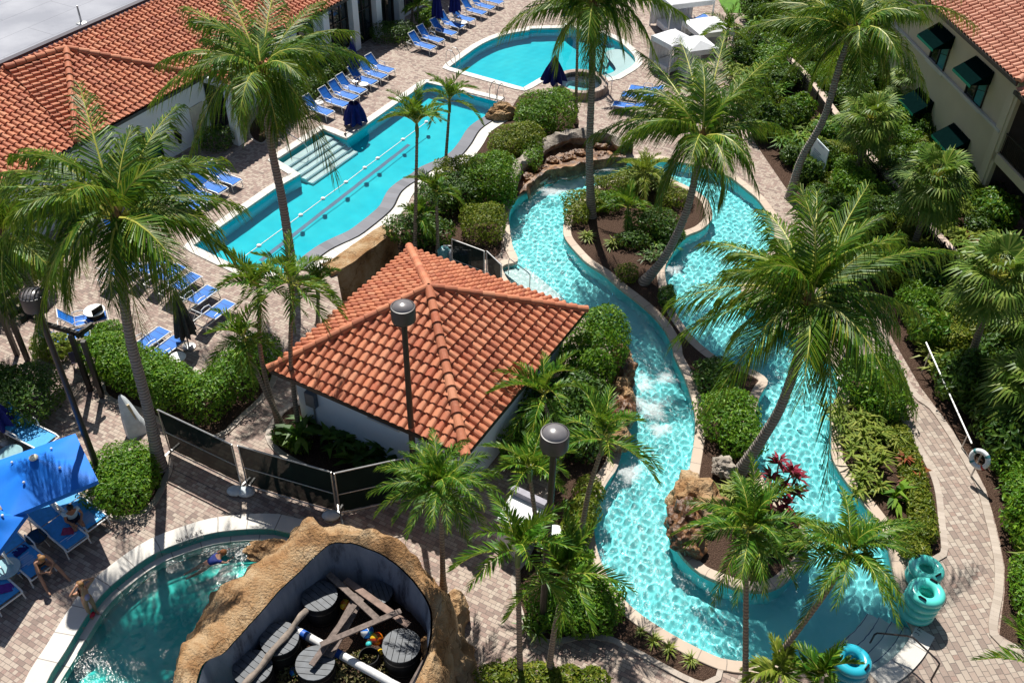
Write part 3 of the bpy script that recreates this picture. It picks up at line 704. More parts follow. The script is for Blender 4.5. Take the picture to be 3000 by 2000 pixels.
# windows with awnings: photo corners of the awning's wall edge, the valance, the sill
for (a, b, sill, zoff) in ((K('A4',1605,190), K('A4',1745,315), K('A4',1520,560), 0), (K('A4',1920,475), K('A4',2080,615), K('A4',1805,850), 0), (K('A4',1440,745), K('A4',1565,870), K('A4',1345,1060), 0), (K('A4',1730,1048), K('A4',1875,1190), K('A4',1650,1400), 0)):
    ta, za = on_wall(a); tb_, zb_ = on_wall(b); ts, zs = on_wall(sill)
    z1 = (za+zb_)/2; t0, t1 = min(ta,tb_), max(ta,tb_); z0 = max(.4, z1-1.9)
    g_ = MB(); g_.add([hw(t0+.12,.02,z0), hw(t1-.12,.02,z0), hw(t1-.12,.02,z1-.1), hw(t0+.12,.02,z1-.1)], [(0,1,2,3)]); wd = L_(g_.build('window', M_glass, hotel))
    fr = MB()
    for q, r in (((t0+.12,z0),(t1-.12,z0)),((t0+.12,z1-.1),(t1-.12,z1-.1)),((t0+.12,z0),(t0+.12,z1)),((t1-.12,z0),(t1-.12,z1)),(((t0+t1)/2,z0),((t0+t1)/2,z1))): fr.beam(hw(q[0],.04,q[1]), hw(r[0],.04,r[1]), .07, .07, up=hn)
    fr.build('frame', M_dark, wd)
    cu_ = MB(); cu_.add([hw(t0+.2,.03,z0+.05), hw((t0+t1)/2-.1,.03,z0+.05), hw((t0+t1)/2-.1,.03,z1-.15), hw(t0+.2,.03,z1-.15)], [(0,1,2,3)]); cu_.build('curtain', simple('teal_curtain', (.02,.22,.24), .6), wd)
    sl_ = MB(); sl_.beam(hw(t0-.05,.09,z0-.08), hw(t1+.05,.09,z0-.08), .2, .13, up=hn); sl_.build('sill', M_trim, wd)
    aw = MB(); d1, dz = 1.0, .62
    A0, A1, B0, B1 = hw(t0,.03,z1), hw(t1,.03,z1), hw(t0,d1,z1-dz), hw(t1,d1,z1-dz)
    aw.add([A0, A1, B1, B0, A0-V(0,0,.03), A1-V(0,0,.03), B1-V(0,0,.03), B0-V(0,0,.03)], [(0,1,2,3),(4,7,6,5),(0,3,7,4),(1,5,6,2),(2,6,7,3)])
    aw.add([A0-V(0,0,.031), B0-V(0,0,.031), hw(t0,.03,z1-dz)], [(0,1,2)]); aw.add([A1-V(0,0,.031), B1-V(0,0,.031), hw(t1,.03,z1-dz)], [(0,1,2)])
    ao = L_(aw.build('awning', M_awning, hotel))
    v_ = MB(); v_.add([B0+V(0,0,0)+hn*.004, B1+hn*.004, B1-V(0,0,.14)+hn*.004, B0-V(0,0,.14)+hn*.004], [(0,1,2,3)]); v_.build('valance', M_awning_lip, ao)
    br = MB(); br.tube([A0-V(0,0,1.0), B0-V(0,0,.1)], .015, 5); br.tube([A1-V(0,0,1.0), B1-V(0,0,.1)], .015, 5); br.build('bracket', M_dark, ao)
# ---- screened construction fence panels round the hut
t = NT('green_screen_mesh'); c = t.mix(t.math('MULTIPLY', t.noise(2, 5), .8), (.002,.008,.008), (.005,.02,.018))
sh = t.bsdf(c, .8, .15); tr = t.n('ShaderNodeBsdfTransparent'); mx = t.n('ShaderNodeMixShader'); mx.inputs[0].default_value = .03; t.t.links.new(sh, mx.inputs[1]); t.t.links.new(tr.outputs[0], mx.inputs[2]); M_screen = t.done(mx.outputs[0])
def fence_panel(a, b, h, label, mid=True):
    a, b = P(*a)*V(1,1,0), P(*b)*V(1,1,0); r = empty('fence_panel', a); tag(r, label, 'fence panel', 'green screened fence panels round the hut')
    d = b-a; u = unit(d); up = V(0,0,h)
    m = MB(); z0 = V(0,0,.08)
    m.tube([z0, up, ], .028); m.tube([d+z0, d+up], .028); m.tube([up, d+up], .028); m.tube([z0*1.5, d+z0*1.5], .024)
    if mid: m.tube([V(0,0,h*.5), d+V(0,0,h*.5)], .018)
    m.build('frame', M_galv, r, smooth=True)
    n = 14; vs = []; 
    for i in range(n+1):
        for j in range(5):
            o_ = .03*math.sin(i*2.1+j)*(.5 if j in (0,4) else 1); q = d*(i/n)*1.0 + V(0,0,.14+(h-.2)*j/4); vs.append(q + V(-u[1],u[0],0)*(o_*.6+.035))
    m = MB(); m.add(vs, [(i*5+j, (i+1)*5+j, (i+1)*5+j+1, i*5+j+1) for i in range(n) for j in range(4)]); m.build('screen', M_screen, r, smooth=True)
    m = MB()
    for q in (V(0,0,0), d): m.beam(q+V(-u[1],u[0],0)*.45+V(0,0,.03), q-V(-u[1],u[0],0)*.45+V(0,0,.03), .06, .05)
    m.build('foot', M_galv, r)
    return r
FH = 2.05
fence_panel(K('B1',1450,940), K('B1',2055,1235), FH, 'green screened fence panel, leftmost, beside the tall palm trunk')
fence_panel(K('B1',2110,1245), K('B2',690,1470), FH, 'darkest green screened fence panel in front of the hut corner')
fence_panel(K('B2',720,1480), K('B2',1290,1350), FH, 'green screened fence panel behind the lamp post base')
fence_panel((1040,640), (1112,668), FH, 'dark screened fence panel behind the hut beside the rock wall')
fence_panel((1118,668), (1150,700), FH, 'screened fence panel end-on between hut roof and river steps')
for i, (c_, lab) in enumerate(((K('B1',2010,1290), 'white sandbag at the foot of the fence joint, left one'), (K('B1',2100,1300), 'white sandbag at the foot of the fence joint, right one'), (K('B2',640,1500), 'pale blue sandbag under the fence corner by the rock'))):
    p = P(*c_); m = MB(); m.sphere((0,0,.13), .3, 14, 8, (1,.75,.45)); o = m.build('sandbag', simple('pale_sandbag', (.5,.56,.6), .8, bump=.5), None, smooth=True); o.location = p; tag(o, lab, 'sandbag', 'sandbags holding the fence')
# ---- lamp posts
def lamp_post(x, y, h, label, caged=False):
    g0 = P(x, y, h); r = empty('lamp_post', (g0[0], g0[1], 0)); tag(r, label, 'lamp post', 'dark drum lamp posts')
    m = MB(); m.tube([(0,0,0),(0,0,h-.75)], [.11,.085], 14); m.build('pole', M_dark, r, smooth=True)
    m = MB(); m.lathe((0,0,0), [(.2,0),(.2,.06),(.13,.12),(.1,.16)], 16); m.build('base', M_dark, r, smooth=True)
    R = .36
    m = MB(); m.lathe((0,0,h-.5), [(.1,-.05),(R*.98,-.02),(R,.02),(R,.42),(R*.97,.45),(R*.9,.455),(R*.88,.42)], 32, cap=False); hd_ = m.build('drum', simple('lamp_drum_grey', (.06,.055,.06), .4, .5), r, smooth=True)
    m = MB(); m.lathe((0,0,h-.5), [(R*.9,.41),(R*.82,.47),(R*.6,.53),(R*.3,.565),(.01,.575)], 32, cap=False); m.build('dome', simple('lamp_dome_grey', (.16,.15,.155), .28, .6), hd_, smooth=True)
    m = MB()
    for k in range(4): a = PI/2*k+.4; m.tube([(.08*math.cos(a),.08*math.sin(a),h-.8),(R*.8*math.cos(a),R*.8*math.sin(a),h-.68),(R*.9*math.cos(a),R*.9*math.sin(a),h-.48)], .018, 6)
    m.build('bracket', M_dark, r, smooth=True)
    if caged:
        m = MB()
        for k in range(6): o_ = -R*.75+k*R*.3; m.tube([(o_,-math.sqrt(max(0,R*R-o_*o_))*.9,h-.02),(o_,0,h+.09),(o_,math.sqrt(max(0,R*R-o_*o_))*.9,h-.02)], .02, 6)
        m.build('wire_guard', M_dark, r)
    return r
lamp_post(925, 700, 8.0, 'dark lamp post rising in front of the hut tile roof')
lamp_post(1275, 990, 8.3, 'dark lamp post standing between palms by the river')
lamp_post(72, 672, 8.0, 'dark brown lamp post with ribbed drum beside the round clipped shrub', True)
# ------------------------------------------------------------------ vegetation
LM_coco = leaf_mat('coconut_leaf', [(0,(.022,.085,.003)),(.4,(.05,.155,.004)),(.75,(.13,.24,.008)),(.94,(.27,.33,.02)),(1,(.36,.30,.06))], .32, .22, .6)
LM_manila = leaf_mat('manila_leaf', [(0,(.025,.095,.005)),(.45,(.055,.175,.01)),(.8,(.14,.27,.015)),(1,(.28,.33,.03))], .33, .25, .6)
LM_fan = leaf_mat('fan_leaf', [(0,(.05,.12,.01)),(.5,(.12,.22,.022)),(1,(.30,.36,.07))], .34, .22, .6)
LM_hedge = leaf_mat('hedge_leaf', [(0,(.04,.13,.005)),(.5,(.085,.22,.008)),(1,(.21,.35,.02))], .3, .28, .6)
LM_hedge2 = leaf_mat('olive_hedge_leaf', [(0,(.06,.11,.006)),(.5,(.14,.19,.012)),(1,(.28,.28,.03))], .4, .25)
LM_dark = leaf_mat('dark_shrub_leaf', [(0,(.015,.055,.006)),(.5,(.04,.11,.009)),(1,(.11,.20,.02))], .28, .2, .6)
LM_gold = leaf_mat('golden_green_strap_leaf', [(0,(.10,.16,.015)),(.5,(.20,.27,.03)),(1,(.36,.38,.07))], .38, .3)
LM_red = leaf_mat('crimson_leaf', [(0,(.12,.006,.02)),(.5,(.32,.012,.05)),(.85,(.45,.03,.08)),(1,(.07,.03,.04))], .35, .25)
LM_rust = leaf_mat('rusty_leaf', [(0,(.16,.03,.01)),(.5,(.32,.07,.02)),(1,(.2,.14,.03))], .4, .25)
M_rachis = simple('frond_rib', (.40,.40,.07), .45)
M_shaft = simple('green_crownshaft', (.10,.17,.04), .4)
M_fibre = simple('brown_palm_fibre', (.17,.10,.05), .9, .1, var=.4, scale=12, bump=.5)
def feather(fronds, n=52, L=.85, w=.05, drp=.45, vee=.0, rib=.035, g=None, t0=.13, fwd=.55):
    """fronds: list of (p0, ctrl, tip). Returns verts, quads, tris, rib verts, rib quads"""
    g = g or rng; VS, QS, TS = [], [], []; nv = 0; RV, RQ = [], []; nr = 0
    for (p0, p1, p2) in fronds:
        p0, p1, p2 = V(*p0), V(*p1), V(*p2)
        t = np.linspace(t0, 1, n)[:,None]
        Bz = (1-t)**2*p0 + 2*t*(1-t)*p1 + t*t*p2
        T = 2*(1-t)*(p1-p0) + 2*t*(p2-p1); T /= np.linalg.norm(T, axis=1, keepdims=True)
        up = np.tile(V(0,0,1), (n,1)) ; S = np.cross(T, up); ns = np.linalg.norm(S, axis=1, keepdims=True)
        S = np.where(ns > .15, S/np.maximum(ns,1e-6), np.tile(unit(np.cross((p2-p0)*V(1,1,0)+V(1e-3,0,0), V(0,0,1))), (n,1)))
        tw = g.uniform(-.5,.5); N = np.cross(S, T)
        S, N = S*math.cos(tw)+N*math.sin(tw), N*math.cos(tw)-S*math.sin(tw)
        flen = np.linalg.norm(p2-p0)
        for sgn in (-1, 1):
            tt = np.clip(t + g.uniform(-.4,.4,(n,1))/n, 0, 1); Bs = (1-tt)**2*p0 + 2*tt*(1-tt)*p1 + tt*tt*p2
            ll = L*np.clip(.35+tt*2.6,0,1)*(1-.55*tt**3)*g.uniform(.82,1.12,(n,1))*min(1.15,.55+flen/7)
            ang = (fwd + .75*tt)*g.uniform(.85,1.15,(n,1))
            D = S*sgn*np.cos(ang) + T*np.sin(ang) + N*vee
            D /= np.linalg.norm(D, axis=1, keepdims=True)
            dr = drp*g.uniform(.6,1.4,(n,1)); dn = V(0,0,-1)
            mid = Bs + D*ll*.5 + dn*ll*dr*.16; end = Bs + D*ll*(1-.25*dr) + dn*ll*dr*.75
            W = T*(w/2)*(1-.25*tt); tilt = N*w*.25*g.uniform(-1,1,(n,1))
            v = np.stack([Bs-W*.6, Bs+W*.6, mid+W+tilt, mid-W-tilt, end], 1).reshape(-1,3)
            i = nv + np.arange(n)[:,None]*5
            VS.append(v); QS.append(i + np.array([[0,1,2,3]])); TS.append(i + np.array([[3,2,4]])); nv += 5*n
        m = 7; tb = np.linspace(0,1,m)[:,None]; C = (1-tb)**2*p0 + 2*tb*(1-tb)*p1 + tb*tb*p2
        Td = np.gradient(C, axis=0); Td /= np.linalg.norm(Td,axis=1,keepdims=True); A = np.cross(Td, V(.3,.2,1)); A /= np.linalg.norm(A,axis=1,keepdims=True); B = np.cross(A, Td)
        r = (rib*(1-.8*tb))
        ring = np.stack([C+A*r, C+B*r, C-A*r, C-B*r], 1).reshape(-1,3); RV.append(ring)
        for a in range(m-1):
            for k in range(4): RQ.append((nr+a*4+k, nr+a*4+(k+1)%4, nr+(a+1)*4+(k+1)%4, nr+(a+1)*4+k))
        nr += m*4
    return np.concatenate(VS), np.concatenate(QS), np.concatenate(TS), np.concatenate(RV), np.array(RQ)
def crown_obj(fronds, mat, parent, name='crown', **kw):
    v, q, t, rv, rq = feather(fronds, **kw)
    me = np_mesh(name, np.concatenate([v, rv]), [np.concatenate([q, rq+len(v)]), t], [mat, M_rachis], midx=np.concatenate([np.zeros(len(q)), np.ones(len(rq)), np.zeros(len(t))]))
    return link(bpy.data.objects.new(name, me), parent)
def trunk_curve(pts, n=16):
    p = [V(*q) for q in pts]
    if len(p) == 2: p = [p[0], p[0]*.5+p[1]*.5, p[1]]
    out = []
    for i in range(len(p)-1):
        p1, p2 = p[i], p[i+1]; p0 = p[i-1] if i else 2*p1-p2; p3 = p[i+2] if i < len(p)-2 else 2*p2-p1
        for k in range(n):
            t = k/n; out.append(.5*((2*p1)+(p2-p0)*t+(2*p0-5*p1+4*p2-p3)*t*t+(3*p1-p0-3*p2+p3)*t**3))
    out.append(p[-1]); return np.array(out)
def trunk_obj(pts, r0, r1, mat, parent, ring=.012, flare=.5, name='trunk'):
    c = trunk_curve(pts); m = len(c); s = np.linspace(0,1,m)
    # resample finely for the leaf-scar rings
    ss = np.linspace(0,1,max(m, int(np.linalg.norm(np.diff(c,axis=0),axis=1).sum()/.07))); c = np.stack([np.interp(ss, s, c[:,k]) for k in range(3)],1)
    r = r0+(r1-r0)*ss + r0*flare*np.exp(-ss*14) ; r = r + ring*(np.arange(len(ss))%3==0)
    mb = MB(); mb.tube(list(c), list(r), 10); return mb.build(name, mat, parent, smooth=True)
def line_pt(px, a, b):
    """3-D point seen at photo px nearest to the straight line a-b"""
    best = None
    for z in np.linspace(.2, max(a[2],b[2])+.5, 120):
        p = P(*px, z); s = np.clip(np.dot(p-a, b-a)/np.dot(b-a,b-a), 0, 1); d = np.linalg.norm(p-(a+(b-a)*s))
        if best is None or d < best[0]: best = (d, p)
    return best[1]
def crown_z(base, px):
    return min((np.linalg.norm((P(*px, z)-base)[:2]), z) for z in np.arange(.5, 14, .05))[1]
def random_fronds(c, n, g, Lr, el=(-.5,1.2), lift=.35):
    out = []
    for i in range(n):
        a = 2*PI*(i+g.uniform(-.3,.3))/n*1.0 + g.uniform(-.2,.2); e = g.uniform(*el); L = g.uniform(*Lr)
        h = V(math.cos(a), math.sin(a), 0)
        e0 = e + .55
        ctrl = c + (h*math.cos(e0)+V(0,0,math.sin(e0)))*L*.55
        tip = c + h*L*math.cos(e)*.9 + V(0,0,L*math.sin(e)*.95 - L*.12)
        out.append((c, ctrl, tip))
    return out
def coconut(label, base, crown, tips, mids=(), fill=10, seed=1, z=None, r=(.19,.12)):
    g = np.random.default_rng(seed)
    b = P(*base); zc = z or crown_z(b, crown); c = P(*crown, zc)
    root = empty('coconut_palm', b); tag(root, label, 'palm tree', 'tall coconut palms'); o = V(*root.location)
    pts = [b] + [line_pt(q, b, c) for q in mids] + [c]
    trunk_obj([p-o for p in pts], r[0], r[1], M_bark, root)
    fr = []
    for (tx, ty, dz) in tips:
        tip = P(tx, ty, zc+dz); d = tip-c; hl = np.linalg.norm(d[:2])
        L = np.linalg.norm(d)
        ctrl = c + V(d[0]*.42, d[1]*.42, 0) + V(0,0, max(d[2],0)*.6 + .26*L*(1 if dz < 1 else .5))
        fr.append((c+V(0,0,-.1), ctrl, tip))
    fr += random_fronds(c, fill, g, (2.6,3.9), (-.25,1.1))
    fr += random_fronds(c-V(0,0,.1), 4, g, (2.2,3.0), (-1.1,-.5))
    crown_obj([tuple(q-o for q in f) for f in fr], LM_coco, root, n=84, L=1.4, w=.058, drp=.75, vee=.1, rib=.045, g=g)
    m = MB()
    for k in range(9):
        a = g.uniform(0,2*PI); m.sphere(c-o+V(math.cos(a)*.22, math.sin(a)*.22, -.25-g.uniform(0,.25)), g.uniform(.10,.14), 10, 7)
    m.build('coconut_cluster', simple('green_brown_coconut', (.14,.13,.03), .5, var=.4), root, smooth=True)
    m = MB(); m.lathe(c-o-V(0,0,.5), [(r[1]*1.05,-.35),(r[1]*1.7,0),(r[1]*1.9,.3),(r[1]*1.1,.7),(.02,.95)], 12); m.build('fibre_sheath', M_fibre, root, smooth=True)
    return root
coconut('tall coconut palm between the clubhouse and the lap pool, upright', (676,650), (602,168),
    [(838,135,-.9),(768,395,-3.4),(440,352,-3),(352,228,-1.5),(372,140,-.4),(425,15,1),(510,-35,1.6),(640,-45,1.7),(735,5,1.1),(560,300,-3),(660,330,-3),(800,70,.2),(470,90,.6),(540,250,-2.4)], [(650,470),(622,330)], 8, 11)
coconut('tall coconut palm beside the round clipped shrub and the fence, trunk curving left', (368,1075), (268,500),
    [(182,195,2.2),(405,245,1.2),(505,368,.3),(545,470,-.5),(552,600,-1.6),(328,768,-3.5),(78,790,-3.4),(-10,560,-1.5),(-45,455,-.5),(5,395,.1),(60,340,.8),(105,650,-2.5),(300,300,1.6),(190,620,-3)], [(340,940),(300,780),(276,620)], 9, 12)
coconut('coconut palm at the far left edge behind the ribbed lamp', (115,800), (12,545),
    [(-90,500,0),(-80,620,-1.5),(60,700,-2.5),(120,470,.5),(20,400,1.5),(-60,420,1),(130,560,-.8),(-20,680,-2.4)], [(62,640)], 7, 13)
coconut('tallest straight coconut palm rising from the island top', (1358,498), (1362,10),
    [(1160,68,-1),(1342,222,-4),(1505,125,-2.4),(1565,30,-.5),(1200,-50,.7),(1300,-95,1.5),(1425,-85,1.3),(1510,-45,.5),(1290,95,-2.2),(1430,110,-2),(1240,20,-.2),(1380,160,-3.2)], [(1354,350),(1360,170)], 8, 14)
coconut('coconut palm leaning right from the island waist over the river', (1478,650), (1612,318),
    [(1365,308,-1),(1410,352,-2),(1473,122,1),(1668,72,2.2),(1800,115,1),(1805,300,-.5),(1738,425,-2),(1508,468,-3),(1600,430,-2.4),(1560,90,1.6),(1720,180,1.6),(1480,220,.6),(1420,250,-.2),(1680,380,-1.6),(1760,200,.4)], [(1530,585),(1575,490),(1598,400)], 9, 15)
coconut('big coconut palm leaning right across the return river channel', (1693,1092), (1858,690),
    [(1995,424,1.8),(1876,440,1.6),(1752,484,.8),(1632,556,0),(1554,690,-.5),(1562,772,-1.3),(1622,948,-2.5),(1898,1120,-4.2),(2097,920,-2.2),(2197,577,.5),(2062,538,1.1),(2110,720,-.6),(1880,850,-2.5),(1680,620,.2),(1790,560,1.2),(1980,760,-1.2),(1700,840,-1.6)], [(1755,1000),(1797,925),(1838,800)], 10, 16)
coconut('coconut palm in the right garden curving up past the rules sign', (1814,455), (1962,75),
    [(1725,62,0),(1806,175,-1.5),(2041,175,-2),(2126,202,-2),(2132,45,-.5),(1800,-30,1),(1905,-65,1.6),(2005,-60,1.5),(2085,-20,.9),(2240,62,-.9),(1980,160,-2.4),(1850,110,-1),(2200,-20,.3),(1760,10,.4)], [(1841,365),(1893,270),(1935,130)], 9, 17)

def manila(label, base, crown, seed, L=1.75, n=15, mids=(), group='slender feather palms', rt=.07, lm=None, z=None, el=(-.6,1.2), leaf=.62, w=.055):
    full = n > 20
    g = np.random.default_rng(seed); b = P(*base); zc = z or crown_z(b, crown); c = P(*crown, zc)
    root = empty('feather_palm', b); tag(root, label, 'palm tree', group); o = V(*root.location)
    pts = [b] + [line_pt(q, b, c) for q in mids] + [c-V(0,0,.35)]
    trunk_obj([p-o for p in pts], rt*1.25, rt*.85, M_bark_thin, root, ring=.006, flare=.6)
    m = MB(); m.tube([c-o-V(0,0,.6), c-o-V(0,0,.2), c-o+V(0,0,.15)], [rt*.95, rt*1.25, rt*.4], 9); m.build('crownshaft', M_shaft, root, smooth=True)
    if full:
        fr = random_fronds(c-o, n, g, (L*.8, L*1.15), el); crown_obj(fr, lm or LM_manila, root, n=44, L=leaf, w=w, drp=.5, vee=.3, rib=.022, g=g, fwd=.5)
    else:
        fr = random_fronds(c-o, max(9, int(n*.85)), g, (L*.85, L*1.2), (el[0], el[1])); crown_obj(fr, lm or LM_manila, root, n=27, L=leaf*1.12, w=w*1.35, drp=.28, vee=.5, rib=.024, g=g, fwd=.62)
    return root
manila('feather palm in front of the lap pool, left of a close pair', (953,572), (957,285), 21, 1.9, 17)
manila('feather palm in front of the lap pool, right and taller of a close pair', (1022,392), (1032,232), 22, 1.8, 16)
manila('small feather palm beside the rock retaining wall', (1006,578), (1002,445), 23, 1.5, 13)
manila('low feather palm tucked under the pair by the lap pool', (955,560), (962,500), 24, 1.2, 12)
manila('left trunk of the feather palm clump by the hut, drooping low', (655,985), (560,775), 25, 1.5, 13, [(610,900)])
manila('middle trunk of the feather palm clump by the hut', (640,975), (592,655), 26, 1.6, 15, [(600,820)])
manila('right fuller trunk of the feather palm clump by the hut', (688,1000), (668,650), 27, 1.9, 18, [(668,830)])
manila('feather palm with dense crown leaning over the hut from the pool corner', (730,745), (728,660), 28, 1.5, 15)
manila('feather palm overhanging the hut roof corner by the river', (1290,1050), (1250,905), 29, 1.9, 17, w=.065)
manila('feather palm with fronds over the foaming river stretch', (1328,1268), (1385,1010), 30, 2.0, 17, [(1352,1130)])
manila('feather palm behind the second lamp post by the white cabinet', (1240,1262), (1218,1075), 31, 1.7, 13)
manila('dense dark feather palm behind the rock enclosure', (1018,1350), (1012,1120), 32, 2.0, 30, leaf=.62)
manila('feather palm on the walkway edge, left of the bottom pair', (1195,1562), (1190,1265), 33, 1.95, 15, w=.065)
manila('feather palm with curved trunk, right of the bottom pair', (1258,1560), (1300,1320), 34, 1.75, 14, [(1275,1440)], w=.065)
manila('feather palm rising from the bottom edge before the island tip', (1712,1600), (1720,1215), 35, 2.0, 22, z=6.2)
manila('feather palm leaning right over the river end steps', (1735,1575), (1950,1270), 36, 2.1, 26, [(1800,1490),(1890,1370)], z=5.6)
manila('young palm sprouting at the bottom edge, left', (1785,1580), (1790,1535), 37, 1.1, 10, z=1.2, w=.07, lm=LM_gold)
manila('young palm sprouting at the bottom edge, beside shade-toned tubes', (1880,1600), (1885,1545), 38, 1.2, 11, z=1.3, w=.07)
manila('young feather palm in the middle of the island planting', (1438,520), (1442,478), 39, 1.5, 13, z=1.1)
manila('bushy golden feather palm at the head of the island', (1478,430), (1482,398), 40, 1.6, 20, z=1.0, lm=LM_gold)
manila('thin palm beyond the spa tub, left', (1322,284), (1330,-20), 41, 1.3, 12, z=7.5)
manila('thin palm beyond the spa tub, leaning right', (1376,190), (1397,40), 42, 1.2, 12)
manila('feather palm beside the cabanas at the far end', (1660,140), (1672,70), 43, 1.7, 16)
manila('spiky palm behind the far loungers', (958,70), (960,15), 44, 1.2, 16, z=1.4)
manila('feather palm at the bottom right corner by the walkway', (2420,1590), (2395,1540), 45, 2.0, 16, z=1.8)
manila('thin grey palm beside the clubhouse hedge', (944,58), (952,-40), 46, 1.6, 14)
def fan_palm(label, base, crown, seed, R=.95, n=24, pet=1.0):
    n = int(n*1.35)
    g = np.random.default_rng(seed); b = P(*base); zc = crown_z(b, crown); c = P(*crown, zc)
    root = empty('fan_palm', b); tag(root, label, 'palm tree', 'fan palms along the garden wall'); o = V(*root.location)
    trunk_obj([b-o, c-o], .15, .12, M_bark_thin, root, ring=.008, flare=.3); c = c-o
    VS, FS, nv = [], [], 0; m = MB()
    for i in range(n):
        a = 2*PI*i*.381966; e = 1.35 - 2.0*(i+.5)/n + g.uniform(-.15,.15)
        h = V(math.cos(a), math.sin(a), 0); d = h*math.cos(e)+V(0,0,math.sin(e))
        tipp = c + d*pet*g.uniform(.75,1.1) - V(0,0,.1 if e > 0 else .25)
        m.tube([c, c+d*pet*.5+V(0,0,.06), tipp], [.022,.018,.014], 4)
        ax = unit(d - V(0,0,.45)); s = unit(np.cross(ax, V(0,0,1))); nn = np.cross(s, ax)
        K_ = 22
        for k in range(K_):
            t_ = (k-(K_-1)/2)/((K_-1)/2)*1.85; rad = ax*math.cos(t_)+s*math.sin(t_); r_ = R*(1-.18*abs(t_)/1.85)*g.uniform(.9,1.08)
            pr = np.cross(nn, rad); wd = r_*.05
            fold = nn*(.03 if k % 2 else -.01)
            p0 = tipp; p1 = tipp + rad*r_*.6 + fold; p2 = tipp + rad*r_ - V(0,0,r_*g.uniform(.15,.4))
            VS += [p0-pr*.01, p0+pr*.01, p1+pr*wd, p1-pr*wd, p2]; FS.append(nv); nv += 5
    f = np.array(FS)[:,None]
    me = np_mesh('crown', np.array(VS), [f+np.array([[0,1,2,3]]), f+np.array([[3,2,4]])], LM_fan); link(bpy.data.objects.new('crown', me), root)
    m.build('petioles', M_rachis, root)
    return root
fan_palm('fan palm beside the garden wall behind the rules sign', (1962,420), (2000,275), 51)
fan_palm('large fan palm in front of the hotel corner', (2090,592), (2148,415), 52, 1.05, 28)
fan_palm('fan palm beyond the picket fence, right edge middle', (2215,870), (2288,635), 53, 1.0, 26)
fan_palm('low fan palm cut off by the right edge', (2370,1010), (2362,880), 54, 1.0, 20)
fan_palm('fan palm at the right edge below the hotel balconies', (2380,830), (2378,730), 55, 1.0, 20)
fan_palm('fan palm half hidden behind the big coconut palm crown', (2110,260), (2095,190), 56, .9, 20)

# ---- shrubs
def leaf_cloud(blobs, dens, size, g, shape=2.0, lumps=.12, inner=.3):
    """blobs: (cx,cy,cz,rx,ry,rz). leaf-sized faces spread through the shell and the volume"""
    VS = []
    for (cx,cy,cz,rx,ry,rz) in blobs:
        A = 4*PI*((rx*ry)**1.6+(rx*rz)**1.6+(ry*rz)**1.6)**(1/1.6)/3**(1/1.6)
        n = int(A*dens)
        d = g.normal(size=(n,3)); d /= np.linalg.norm(d,axis=1,keepdims=True)
        d[:,2] = np.where(d[:,2] < -.55, -d[:,2], d[:,2])
        ex = (np.abs(d)**shape).sum(1)**(-1/shape)       # superellipsoid
        lump = 1 + lumps*(np.sin(d[:,0]*5+cx*3)+np.sin(d[:,1]*6+cy*2)+np.sin(d[:,2]*5+cx))/2
        rad = np.where(g.random(n) < inner, g.uniform(.55,.9,n), g.uniform(.88,1.06,n))*ex*lump
        p = d*rad[:,None]*np.array([rx,ry,rz]) + np.array([cx,cy,cz])
        nr = d/np.array([rx,ry,rz])*min(rx,ry,rz); nr = nr/np.linalg.norm(nr,axis=1,keepdims=True) + g.normal(size=(n,3))*.55 + np.array([0,0,.25])
        nr /= np.linalg.norm(nr,axis=1,keepdims=True)
        r = g.normal(size=(n,3)); a = np.cross(nr, r); a /= np.linalg.norm(a,axis=1,keepdims=True); b = np.cross(nr, a)
        s = size*g.uniform(.7,1.35,(n,1))
        VS.append(np.stack([p-a*s, p+b*s*.42+nr*s*.12, p+a*s, p-b*s*.42+nr*s*.12], 1).reshape(-1,3))
    v = np.concatenate(VS); return v[v[:,2].reshape(-1,4).min(1).repeat(4) > -.02]
def shrub(label, x, y, blobs, mat=None, dens=260, size=.07, seed=1, group=None, name='shrub', cat='shrub', shape=2.3, lumps=.12, stems=True, loc=None, z=0.0):
    g = np.random.default_rng(seed); b = P(x, y, z) if loc is None else V(*loc)
    root = empty(name, b); tag(root, label, cat, group)
    v = leaf_cloud(blobs, dens, size, g, shape, lumps)
    f = np.arange(len(v)).reshape(-1,4)
    link(bpy.data.objects.new('foliage', np_mesh('foliage', v, [f], mat or LM_hedge)), root)
    if stems:
        m = MB()
        for (cx,cy,cz,rx,ry,rz) in blobs:
            for k in range(3): m.tube([(cx+g.uniform(-.1,.1),cy+g.uniform(-.1,.1),0),(cx+g.uniform(-.5,.5)*rx,cy+g.uniform(-.5,.5)*ry,cz+rz*.4)],[.03,.012],5)
        m.build('stems', M_bark_thin, root)
    return root
def blob_row(pts, r, h, n_per=1):
    """pts: world xy list relative to first"""
    o = pts[0]; return [(p[0]-o[0], p[1]-o[1], h*.5, r, r, h*.55) for p in pts]
def hedge(label, pxs, r, h, **kw):
    ps = [P(*q) for q in pxs]; dense = [ps[0]]
    for a, b in zip(ps, ps[1:]):
        m = max(1, int(np.linalg.norm(b-a)/(r*.8)))
        dense += [a+(b-a)*k/m for k in range(1, m+1)]
    return shrub(label, 0, 0, blob_row(dense, r, h), loc=ps[0], name='hedge', cat='hedge', **kw)
hedge('glossy hedge behind the tall curved palm trunk, below the two loungers', [(258,850),(330,885),(410,925),(480,945),(540,905),(590,850)], .95, 1.5, seed=61, dens=230)
hedge('hedge end nearest the pergola posts', [(245,820),(262,800)], .6, 1.2, seed=62)
shrub('round clipped bright shrub in a kerbed planter', 290, 1128, [(0,0,.45,1.15,1.2,.62),(-.2,.7,.45,.9,.9,.6)], LM_hedge, 330, .065, 63, shape=3)
